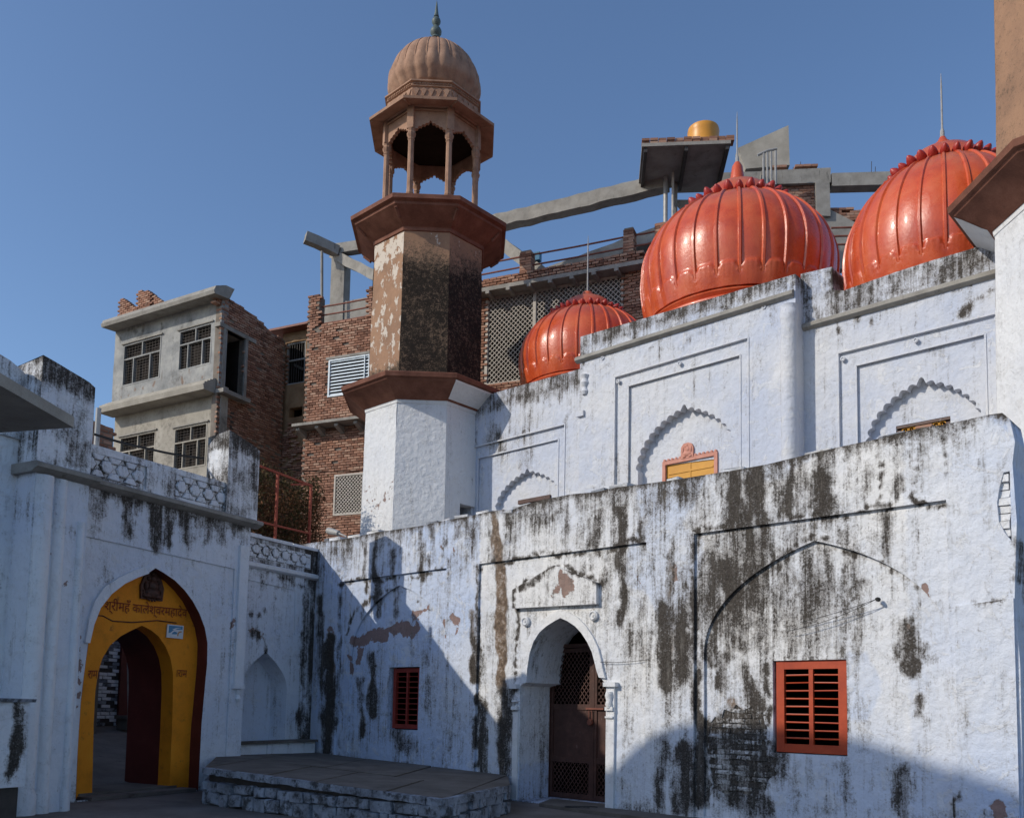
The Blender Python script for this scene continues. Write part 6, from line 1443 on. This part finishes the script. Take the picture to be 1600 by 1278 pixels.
# ---- the raw brick house behind the minaret
BO = EYE + ray(530, 600) * (30.0 / (ray(530, 600) @ FWD)); BW = Wall(BO, math.pi - 1.17)
bh = thing('brick_house', BW.P(3, 0, 0), 'unfinished raw brick house with a large pale lattice screen, railings and bare concrete roof frame', 'house')
uB0 = BW.p(476, 600)[0]; uB1 = BW.p(1004, 450)[0]; zs0 = BW.p(480, 512)[1]
zsl = BW.p(880, 434)[1]
louv = rect_of(BW, [(514, 563), (577, 555), (577, 612), (513, 620)]); latw = rect_of(BW, [(523, 744), (567, 738), (567, 801), (522, 806)])
scr = [BW.p(752, 603), BW.p(752, 472), BW.p(974, 432), BW.p(974, 560)]; sz0 = BW.p(775, 600)[1]; sz1 = BW.p(870, 446)[1]; su0 = BW.p(757, 540)[0]; su1 = BW.p(973, 480)[0]
SCR = [(su0, sz0), (su0, sz1), (su1, sz1), (su1, sz0)]
zled = BW.p(520, 668)[1]
mb = MB(); bp = [(uB0, 0), (uB0, zs0), (uB1, zs0 + .05), (uB1, 0)]
panel(mb, BW, bp, [(louv, .2), (latw, .2), (SCR, .3)], .5, -.05, .01, 1, None, back=.3); part('wall', mb, M_MORT, bh)
lay_bricks(bh, BW, [(uB0, zled - 4.0), (uB0, zs0), (uB1, zs0 + .05), (uB1, zled - 4.0)], [louv, latw, SCR, [(su0 - .02, 0), (su0 - .02, sz0 - .9), (uB1, sz0 - .9), (uB1, 0)]], .0,
           lambda x, y: (476 < x < 570 and 490 < y < 830), 298, BR, skip=.015)
mb = MB(); mb.box(BW, uB0, uB0 + .35, 0, zs0, -5, -.36); part('end_wall', mb, M_MORT, bh, smooth=0)
mb = MB(); mb.box(BW, uB0 + .36, uB1, 0, sz0 - .1, -5, -3.5); part('house_body', mb, M_MORT, bh, smooth=0)
# louvred window
u0, u1, z0, z1 = louv[0][0], louv[2][0], louv[0][1], louv[1][1]; mb = MB()
for a, b, c, d in ((u0, u0 + .06, z0, z1), (u1 - .06, u1, z0, z1), (u0 + .06, u1 - .06, z0, z0 + .05), (u0 + .06, u1 - .06, z1 - .05, z1)): mb.box(BW, a, b, c, d, -.1, .02)
lw = part('window', mb, M_LOUV, bh, smooth=0)
for k in range(11):
    zz = z0 + .08 + (z1 - z0 - .16) * k / 10; mb = MB(); mb.bar(BW.P(u0 + .05, zz, -.02), BW.P(u1 - .05, zz, -.02), .062, .014, BW.n + np.array([0, 0, .45])); part('slat', mb, M_LOUV, lw, smooth=0)
mb = MB(); mb.box(BW, u1 - .22, u1 - .19, z0, z1, .0, .03); part('mullion', mb, M_LOUV, lw, smooth=0)
dark_room(bh, BW, u0, u1, z0, z1, -.2, 1)
mb = MB(); mb.box(BW, u0 - .1, u1 + .1, z1 + .01, z1 + .09, -.1, .04); part('lintel', mb, M_CONC, bh, smooth=0)
u0, u1, z0, z1 = latw[0][0], latw[2][0], latw[0][1], latw[1][1]; mb = MB()
for a, b, c, d in ((u0, u0 + .06, z0, z1), (u1 - .06, u1, z0, z1), (u0 + .06, u1 - .06, z0, z0 + .06), (u0 + .06, u1 - .06, z1 - .06, z1)): mb.box(BW, a, b, c, d, -.1, .03)
lw2 = part('window', mb, M_LATT, bh, smooth=0)
mb = MB(); lattice(mb, BW, u0 + .05, u1 - .05, z0 + .05, z1 - .05, .0, .125, .025, .012, 1.0); part('lattice', mb, M_LATT, lw2, smooth=0)
dark_room(bh, BW, u0, u1, z0, z1, -.2, 1)
# projecting ledge with corbels
mb = MB(); mb.box(BW, uB0 - .05, uB0 + 2.6, zled, zled + .09, .0, .55); led = part('ledge', mb, M_CONC, bh, smooth=0)
for k in range(4):
    mb = MB(); uu = uB0 + .1 + k * .75; mb.prism(Wall(BW.P(uu, 0, 0), BW.ang - math.pi / 2), [(0.0, zled - .02), (-.42, zled - .02), (-.42, zled - .10), (0, zled - .26)], -.07, .07); part('corbel', mb, M_CONC, led, smooth=0)
# roof slab over the screen with stub ends
mb = MB(); mb.box(BW, su0 - 3.0, uB1 + .2, sz1, sz1 + .12, -4, .42); mb2 = part('roof_slab', mb, M_CONC, bh, smooth=0)
for k in range(7):
    mb = MB(); uu = su0 + .2 + k * (su1 - su0) / 6.5; mb.box(BW, uu, uu + .12, sz1 - .1, sz1 - .003, -.3, .45); part('joist_end', mb, M_CONC, mb2, smooth=0)
# lattice screen
mb = MB()
for a, b in ((su0, su0 + .09), (su1 - .06, su1)): mb.box(BW, a, b, sz0, sz1, -.12, -.03)
mb.box(BW, su0 + .09, su1 - .06, sz0, sz0 + .06, -.12, -.03); mb.box(BW, su0 + .09, su1 - .06, sz1 - .06, sz1, -.12, -.03)
sc_ = part('lattice_screen', mb, M_LATT, bh, smooth=0)
for x in (834,):
    mb = MB(); uu = BW.p(x, 500)[0]; mb.box(BW, uu - .05, uu + .05, sz0 + .06, sz1 - .06, -.12, -.025); part('mullion', mb, M_LATT, sc_, smooth=0)
mb = MB(); lattice(mb, BW, su0 + .05, su1 - .05, sz0 + .05, sz1 - .05, -.07, .155, .022, .012, 1.0); part('lattice', mb, M_LATT, sc_, smooth=0)
mb = MB(); mb.box(BW, su0 - 3.0, su1 + .2, sz0 - .2, sz1, -3.4, -3.2); part('rear_wall', mb, M_DARK, bh, smooth=0)
for k in range(3):
    mb = MB(); mb.box(BW, su0 + 1.2 + k * 2.2, su0 + 1.4 + k * 2.2, sz0, sz1, -2.6, -2.35); part('inner_post', mb, M_CONC, bh, smooth=0)
mb = MB(); mb.bar(BW.P(su0 + .5, sz0 + .3, -2.0), BW.P(su1 - 1.5, sz1 - .3, -2.0), .5, .2, BW.n); part('inner_stair', mb, M_CONC, bh, smooth=0)
# brick pier right of the screen
bpu0, bpu1 = BW.p(976, 460)[0], BW.p(1004, 450)[0] + .15; bpz = BW.p(990, 404)[1]
mb = MB(); mb.box(BW, bpu0, bpu1, sz0 - 1, bpz, -.5, -.02); part('pier_core', mb, M_MORT, bh, smooth=0)
lay_bricks(bh, BW.at(.04), [(bpu0, sz0 - .8), (bpu0, bpz + .1), (bpu1, bpz + .1), (bpu1, sz0 - .8)], [], .0, lambda x, y: False, 0, BR, skip=0)
# parapet course and brick posts with rails
zpar = sz1 + .12
lay_bricks(bh, BW.at(.3), [(su0 - 3, zpar), (su0 - 3, zpar + .28), (uB1, zpar + .36), (uB1, zpar)], [], .0, lambda x, y: False, 0, BR, D=.2, skip=.0, jit=.03)
posts = [(812, 830, 392, 440), (974, 990, 356, 408), (1023, 1039, 348, 400)]
PW_ = BW.at(.2); pu = []
for x0, x1, y0, y1 in posts:
    u0, u1 = PW_.p(x0, y0)[0], PW_.p(x1, y0)[0]; z1 = PW_.p(x0, y0)[1]; pu.append((u0, u1, z1)); mb = MB(); n = int((z1 - zpar) / .086); mb.box(PW_, u0 + .02, u1 - .02, zpar, z1 - .02, -.30, -.02)
    pb = part('brick_post', mb, M_MORT, bh, smooth=0, org=PW_.P(u0, zpar, 0))
    mb = MB()
    for i in range(n):
        zz = zpar + i * .086
        for a, b in (((u0, (u0 + u1) / 2 - .006), ((u0 + u1) / 2 + .006, u1)) if i % 2 else ((u0, u1),)):
            rr = RN.random(); nv = len(mb.v); mb.box(PW_, a + RN.uniform(-.008, .008), b + RN.uniform(-.008, .008), zz, zz + .072, -.32, RN.uniform(-.005, .012))
            for q in range(nv, len(mb.v)): mb.a[q] = (0, 0, 0, rr)
    part('post_bricks', mb, M_BRICKS, pb, smooth=0, stuff=True)
rl = [(su0 - 3.0, None)] + [(p[0], p[1]) for p in pu]
def rail(W, ua, ub, z, o, r=.028):
    mb = MB(); mb.tube([W.P(ua, z, o), W.P((ua + ub) / 2, z - .012, o), W.P(ub, z, o)], r, 8); return part('rail', mb, M_RUST, bh)
for ua, ub in ((su0 - 2.6, pu[0][0]), (pu[0][1], pu[1][0]), (pu[1][1], pu[2][0])):
    for k in range(3): rail(PW_, ua, ub, pu[0][2] - .12 - k * .33, -.15)
# left end of the roof: pier, rails, column and beams
lp0, lp1 = BW.p(481, 480)[0], BW.p(499, 480)[0]; lz1 = BW.p(488, 464)[1]
mb = MB(); mb.box(BW, lp0 + .02, lp1 - .02, zs0, lz1, -.34, -.02); part('pier_core', mb, M_MORT, bh, smooth=0)
lay_bricks(bh, BW, [(lp0, zs0), (lp0, lz1 + .08), (lp1, lz1 + .08), (lp1, zs0)], [], .01, lambda x, y: True, 2, BR, skip=0)
lq0 = BW.p(573, 460)[0]
for k in range(3): rail(BW, lp1, lq0 + .3, BW.p(500, 480)[1] - .05 - k * .30 + .12, -.15)
lay_bricks(bh, BW.at(.02), [(lq0, zs0), (lq0, zs0 + 1.0), (lq0 + .3, zs0 + 1.0), (lq0 + .3, zs0)], [], .01, lambda x, y: False, 0, BR, skip=0)
CBW = BW.at(-1.0)
cu0, cu1 = CBW.p(516, 450)[0], CBW.p(537, 450)[0]; cz0 = zs0 - .3; cz1 = CBW.p(526, 400)[1]
mb = MB(); mb.box(CBW, cu0, cu1, cz0, cz1, -.4, 0, .01); part('column', mb, M_CONC, bh, smooth=0)
mb = MB(); mb.box(CBW, cu0 - .55, cu1 + 1.4, cz0, CBW.p(526, 470)[1] - .05, -.35, -.05); part('low_wall', mb, M_CONC, bh, smooth=0)
def beam(name, W, pa, pb, oa, ob_, w, h, mat=None):
    a = W.P(*W.p(*pa, oa), oa); b = W.P(*W.p(*pb, ob_), ob_); mb = MB(); d = b - a; nrm = np.cross(d, [0, 0, 1]); n = 6
    d = d / np.linalg.norm(d); nrm = nrm / np.linalg.norm(nrm); q = np.cross(nrm, d); n = max(3, int(np.linalg.norm(b - a) / .35)); V = []
    for i in range(n + 1):
        p = a + (b - a) * i / n + q * RN.uniform(-.014, .014)
        V += [p + q * (sx * h / 2 + RN.uniform(-.016, .016)) + nrm * (sy * w / 2 + RN.uniform(-.012, .012)) for sx, sy in ((-1, -1), (1, -1), (1, 1), (-1, 1))]
    mb.add(V, [(4 * i + j, 4 * i + (j + 1) % 4, 4 * i + 4 + (j + 1) % 4, 4 * i + 4 + j) for i in range(n) for j in range(4)] + [(3, 2, 1, 0), (4 * n, 4 * n + 1, 4 * n + 2, 4 * n + 3)]); return part(name, mb, mat or M_CONC, bh, smooth=0)
beam('beam', CBW, (477, 371), (528, 393), .9, .0, .32, .34); beam('beam', CBW, (520, 392), (600, 382), -.15, -.15, .3, .36); beam('beam', CBW, (522, 398), (602, 440), -.2, .5, .3, .32)
mb = MB(); p = CBW.P(*CBW.p(503, 495, .6), .6); q2 = CBW.P(*CBW.p(503, 393, .6), .6); mb.tube([p, q2], .05, 8); part('prop', mb, M_CONC, bh)
for x in (527, 531, 523): mb = MB(); mb.tube([CBW.P(CBW.p(x, 392)[0], cz1, -.2), CBW.P(CBW.p(x, 392)[0], cz1 + .55, -.2)], .010, 5); part('starter_bar', mb, M_IRON, bh)
RWB = BW.at(-1.5)
beam('beam', RWB, (690, 370), (1044, 286), 0, 0, .4, .44)
beam('beam', RWB, (770, 372), (856, 432), .4, 1.0, .3, .36); beam('sloping_slab', RWB, (860, 438), (1040, 372), .6, .6, .8, .42); beam('sloping_slab', RWB, (745, 470), (880, 430), .6, .6, .8, .22)
mb = MB(); mb.box(RWB, RWB.p(845, 424)[0], RWB.p(862, 424)[0], RWB.p(850, 432)[1], RWB.p(850, 420)[1], .9, 1.1); tag(part('blue_bundle', mb, M_BLUETARP, None, smooth=0), 'small blue bundle lying on the brick house roof', 'tarpaulin')

# ---- roof shed and frame at the right, behind the middle dome
S0 = EYE + ray(1045, 300) * (27.5 / (ray(1045, 300) @ FWD)); RS = Wall(S0, math.pi - 1.48)
shed = thing('rooftop_shed', RS.P(2.5, 8, 0), 'bare concrete rooftop shed on steel posts with brick edged slab roof behind the middle dome', 'shed')
def rb(name, x0, y0, x1, y1, o0, o1, mat, W=RS, par=None, jit=0.0):
    a = W.p(x0, y0, o1); b = W.p(x1, y1, o1); mb = MB(); mb.box(W, a[0], b[0], a[1], b[1], o0, o1, jit); return part(name, mb, mat, par or shed, smooth=0)
# roof slab: underside seen, steel joists below, bricks along the edge
zs_ = RS.p(1010, 229, 1.6)[1]; sa = RS.p(1003, 226, 1.6)[0]; sb = RS.p(1142, 226, 1.6)[0]
mb = MB(); OB = -.55; mb.box(RS, sa, sb, zs_, zs_ + .10, OB, 1.6); part('slab_roof', mb, M_CONC, shed, smooth=0)
for k in range(3):
    mb = MB(); uu = sa + .06 + k * (sb - sa - .2) / 2; mb.box(RS, uu, uu + .10, zs_ - .14, zs_ - .002, OB + .05, 1.55); part('joist', mb, M_IRON, shed, smooth=0)
mbk = MB()
for r in range(2):
    u = sa
    while u < sb - .1:
        rr = RN.random(); nv = len(mbk.v); mbk.box(RS, u, u + .225, zs_ + .105 + r * .08, zs_ + .175 + r * .08, 1.30 + RN.uniform(-.03, .02), 1.58 + RN.uniform(-.03, .02))
        for q in range(nv, len(mbk.v)): mbk.a[q] = (0, 0, 0, rr)
        u += .24
    o = 1.2
    while o > OB + .2:
        rr = RN.random(); nv = len(mbk.v); mbk.box(RS, sb - .26, sb + RN.uniform(-.03, .03), zs_ + .105 + r * .08, zs_ + .175 + r * .08, o - .22, o)
        for q in range(nv, len(mbk.v)): mbk.a[q] = (0, 0, 0, rr)
        o -= .24
part('edge_bricks', mbk, M_BRICKS, shed, smooth=0, stuff=True)
for x0, x1, o, m_ in ((1036, 1043, .1, M_STEEL), (1048, 1052, .3, M_LATT), (1051, 1060, -.3, M_CONC)):
    a = RS.p(x0, 300)[0]; b = RS.p(x1, 300)[0]; mb = MB(); c_ = RS.P((a + b) / 2, 0, o); mb.lathe(c_, [((b - a) / 2, RS.p(1045, 400)[1] - .5), ((b - a) / 2, zs_ - .02)], 10); part('post', mb, m_, shed)
rb('beam', 1052, 291, 1218, 267, -1.2, -.8, M_CONC); brick_wall_late = True
mb = MB(); mb.prism(RS, [RS.p(1057, 298), RS.p(1140, 298), RS.p(1140, 345), RS.p(1085, 330)], -.7, -.5); part('stair_flank', mb, M_CONC, shed, smooth=0)
mb = MB(); mb.prism(RS, [RS.p(1152, 232, -1.5), RS.p(1232, 196, -1.5), RS.p(1234, 258, -1.5), RS.p(1165, 264, -1.5)], -1.9, -1.5); part('gable_wall', mb, M_CREAM, shed, smooth=0)
frame = thing('concrete_frame', RS.P(5, 8, 0), 'bare concrete columns and beams with loose brickwork standing between the two larger domes', 'frame')
rb('beam', 1190, 289, 1298, 263, -.9, -.5, M_CONC, par=frame, jit=.015); rb('beam', 1300, 291, 1440, 266, -.9, -.5, M_CONC, par=frame, jit=.015)
rb('column', 1275, 338, 1297, 284, -.95, -.45, M_CONC, par=frame, jit=.03)
def brick_block(par, x0, y0, x1, y1, o0, o1, W=RS, ragged=0.0):
    a = W.p(x0, y0, o1); b = W.p(x1, y1, o1); mb = MB(); z = min(a[1], b[1]); r = 0
    while z < max(a[1], b[1]) - .03:
        u = a[0] + (r % 2) * .12
        while u < b[0]:
            if RN.random() > ragged:
                rr = RN.random(); nv = len(mb.v); mb.box(W, u, min(u + .228, b[0]), z, z + .07, o0, o1 + RN.uniform(-.02, .015))
                for q in range(nv, len(mb.v)): mb.a[q] = (0, 0, 0, rr)
            u += .242
        z += .084; r += 1
    return part('brickwork', mb, M_BRICKS, par, smooth=0, stuff=True)
brick_block(frame, 1205, 345, 1276, 287, -.9, -.62); brick_block(frame, 1205, 262, 1278, 255, -.9, -.6, ragged=.06); brick_block(frame, 1302, 265, 1440, 259, -.9, -.6, ragged=.03); brick_block(frame, 1297, 345, 1345, 322, -.9, -.6, ragged=.2)
mb = MB(); mb.prism(RS, [RS.p(1270, 330, -.55), RS.p(1292, 325, -.55), RS.p(1345, 352, -.55), RS.p(1352, 420, -.55), RS.p(1270, 420, -.55)], -.85, -.55); part('sloping_slab', mb, M_CONC, frame, smooth=0)
for x in (1258, 1264, 1372, 1378, 1246): mb = MB(); u, z = RS.p(x, 262); mb.tube([RS.P(u, z - .2, -.7), RS.P(u + .03, z + RN.uniform(.4, .7), -.7)], .010, 5); part('starter_bar', mb, M_IRON, frame)
for yy in (362, 375, 388): mb = MB(); mb.tube([RS.P(RS.p(1296, yy)[0], RS.p(1296, yy)[1], .2), RS.P(RS.p(1400, yy)[0], RS.p(1296, yy)[1], .2)], .03, 8); part('rail', mb, M_RUST, frame)
for x in (1192, 1198, 1204, 1211):
    mb = MB(); u, z0 = RS.p(x, 292); z1 = RS.p(x, 243 - (x - 1192) * .2)[1]; mb.tube([RS.P(u, z0, .1), RS.P(u, z1, .1)], .035, 8); tag(part('pipe', mb, M_STEEL, None), {1192: 'leftmost and shortest of four upright grey pipes behind the middle dome', 1198: 'second from the left of four upright grey pipes behind the middle dome', 1204: 'third from the left of four upright grey pipes behind the middle dome', 1211: 'rightmost and tallest of four upright grey pipes behind the middle dome'}[x], 'pipe', 'upright pipes behind the middle dome')
mb = MB(); a = RS.p(1183, 246); b = RS.p(1213, 236); mb.tube([RS.P(a[0], a[1], .1), RS.P((a[0] + b[0]) / 2, b[1] - .05, .1), RS.P(b[0], b[1], .1)], .04, 8); tag(part('pipe_elbow', mb, M_STEEL, None), 'bent grey pipe lying across the tops of the upright pipes', 'pipe')
# water tank on the slab
tu = RS.p(1099, 205, .4)[0]; tz = zs_ + .10; tr = 24 * RS.mpp(1099, 200, .4)
tank = thing('water_tank', RS.P(tu, tz, .4), 'orange plastic water tank standing on the shed roof', 'water tank')
mb = MB(); H_ = RS.p(1099, 199, .4)[1] - tz
mb.lathe(RS.P(tu, tz, .4), [(tr, 0), (tr, H_ * .40), (tr * 1.03, H_ * .44), (tr, H_ * .48), (tr, H_ * .80), (tr * 1.03, H_ * .84), (tr * .98, H_ * .93), (tr * .70, H_ * .99), (tr * .60, H_), (.01, H_ * 1.01)], 28); part('shell', mb, M_TANK, tank)
mb = MB(); mb.lathe(RS.P(tu - tr * .1, tz + H_, .4), [(tr * .42, -.02), (tr * .42, .05), (tr * .3, .09), (.01, .10)], 18); part('lid', mb, M_TANK, tank)
# ------------------------------------------------------------------ small things
# red steel frame with dry climber behind the short wall
FR0 = SW.at(-1.3)
fence = thing('steel_frame', FR0.P(-1.2, 4.9, 0), 'rusty red steel frame standing over the short wall beside the right gate pier', 'frame')
fa, fb, fc = FR0.p(402, 727), FR0.p(487, 759), FR0.p(434, 742)
fz0 = 4.4
Lp = [FR0.P(fa[0] - .6, fa[1] + .02, 0), FR0.P(fb[0], fb[1], 0)]
mb = MB(); mb.bar(Lp[0], Lp[1], .05, .05, FR0.n); part('top_rail', mb, M_REDFR, fence, smooth=0)
for x, y in ((434, 740), (486, 759)):
    u, z = FR0.p(x, y); mb = MB(); mb.bar(FR0.P(u, fz0, .0), FR0.P(u, z, .0), .055, .05, FR0.n); part('post', mb, M_REDFR, fence, smooth=0)
a = FR0.p(402, 815); b = FR0.p(486, 834); mb = MB(); mb.bar(FR0.P(a[0] - .6, a[1], 0), FR0.P(b[0], b[1], 0), .045, .045, FR0.n); part('bottom_rail', mb, M_REDFR, fence, smooth=0)
a = FR0.p(455, 757); mb = MB(); mb.bar(FR0.P(a[0], a[1], -.0), FR0.P(FR0.p(484, 757)[0], FR0.p(484, 757)[1], 0), .04, .04, FR0.n); part('brace', mb, M_REDFR, fence, smooth=0)
bush = thing('dry_climber', FR0.P(-2.0, 4.4, -.8), 'dry reddish climber bush growing behind the rusty red frame', 'shrub')
BWl = FR0.at(-.8); mb = MB(); u0_, u1_ = BWl.p(398, 780)[0] - .5, BWl.p(484, 800)[0]
HB = (BWl.p(412, 738)[1], BWl.p(482, 800)[1])
def tangle():
    tw = MB()
    for k in range(70):
        u = RN.uniform(u0_, u1_); p = BWl.P(u, 4.2, RN.uniform(-.4, .3)); L = [p]; d = np.array([RN.uniform(-.15, .15), RN.uniform(-.15, .15), .22])
        t = (u - u0_) / (u1_ - u0_); hmax = HB[0] + (HB[1] - HB[0]) * t ** 1.5
        while L[-1][2] < hmax and len(L) < 16:
            d = d + np.array([RN.uniform(-.07, .07), RN.uniform(-.07, .07), RN.uniform(-.03, .03)]); L.append(BWl.P(float(np.clip((L[-1] + d - BWl.O) @ BWl.w, u0_, u1_ - .15)), 0, float(np.clip((L[-1] + d - BWl.O) @ BWl.n, -.35, .35))) + np.array([0, 0, (L[-1] + d)[2]]))
        tw.tube(L, [max(.004, .016 - .0013 * i) for i in range(len(L))], 4)
        for q in L[1:]:
            for j in range(30):
                s = RN.uniform(.025, .055); c = q + np.array([RN.gauss(0, .14), RN.gauss(0, .14), RN.gauss(0, .12)])
                uu = (c - BWl.O) @ BWl.w
                if not (u0_ - .1 < uu < u1_ - .05) or c[2] > hmax + .25: continue
                a = np.array([RN.gauss(0, 1), RN.gauss(0, 1), RN.gauss(0, 1)]); a /= np.linalg.norm(a); b = np.cross(a, [RN.gauss(0, 1), RN.gauss(0, 1), .3]); b /= np.linalg.norm(b) + 1e-9
                red = .80 if (t > .40 and c[2] < HB[1] + .3) else .30
                mb.add([c - a * s, c + b * s * .45, c + a * s, c - b * s * .45], [(0, 1, 2, 3)], [(0, 0, 0, min(1, max(.01, RN.gauss(red, .2))))] * 4)
    part('stems', tw, M_TWIG, bush)
tangle(); o = part('leaves', mb, M_LEAF, bush, smooth=0, stuff=True)
# cables over the roofs
def cable(pts, sagv, r, label):
    mb = MB(); L = []
    for (p, q) in zip(pts[:-1], pts[1:]): L += sag(p, q, sagv, 12)[:-1]
    L.append(np.asarray(pts[-1], float)); mb.tube(L, r, 6); tag(part('cable', mb, M_CABLE, None), label, 'cable')
CBP = GW.at(-.75)
cable([CBP.P(*CBP.p(146, 678)), CBP.P(*CBP.p(236, 702)), CBP.P(*CBP.p(318, 716))], .02, .022, 'black cable running behind the gate parapet to the broken right pier')
cable([FR0.at(-2.2).P(*FR0.at(-2.2).p(398, 726)), BW.at(.3).P(*BW.at(.3).p(566, 735))], .10, .018, 'black cable stretched from the right gate pier across the raw brick house')
P0 = GW.at(-.9); u, z = P0.p(151, 690); z1 = P0.p(151, 637)[1]
mb = MB(); mb.tube([P0.P(u, 4.9, 0), P0.P(u, z1, 0)], .045, 10); tag(part('vent_pipe', mb, M_PIPE, None), 'grey vent pipe sticking up behind the left gate pier', 'pipe')
# small brick shed seen between the left pier and the grey house
BS = GW.at(-5.5); bsh = thing('brick_hut', BS.P(BS.p(160, 690)[0], 0), 'small dark brick hut top showing between the left gate pier and the grey house', 'hut')
a = BS.p(146, 655); b = BS.p(178, 668); mb = MB(); mb.prism(BS, [(a[0] - .3, 0), (a[0] - .3, a[1]), (b[0], b[1] - .05), (b[0], 0)], -1.5, 0); part('wall', mb, M_MORT, bsh, smooth=0)
lay_bricks(bsh, BS, [(a[0] - .3, a[1] - 1.4), (a[0] - .3, a[1]), (b[0], b[1] - .05), (b[0], b[1] - 1.4)], [], .0, lambda x, y: False, 0, BR, jit=.02, mass_mat=M_BRICKS)
# floodlight lying on the wall head
fl = FW.at(-.45); u, z = fl.p(525, 832); lampt = thing('floodlight', fl.P(u, z, 0), 'small grey floodlight lying on the wall top at the foot of the minaret', 'lamp')
A_ = fl.P(*fl.p(513, 829)); B_ = fl.P(*fl.p(529, 833)); C_ = fl.P(*fl.p(541, 838))
mb = MB(); mb.tube([A_, A_ + (B_ - A_) * .2, B_], [.075, .08, .06], 10); part('lamp_head', mb, M_PIPE, lampt)
mb = MB(); mb.tube([B_, C_, C_ - np.array([0, 0, .2])], .022, 8); part('bracket', mb, M_STEEL, lampt)
# loose wire on the door slab
mb = MB(); c = FW.P(.35, .072, .35); mb.tube([c + np.array([.22 * math.cos(t) * (1 + .1 * t), .10 * math.sin(t), 0]) for t in np.linspace(0, 5, 24)], .007, 5); tag(part('wire_coil', mb, M_CABLE, None), 'loose loop of wire lying on the door slab', 'wire')
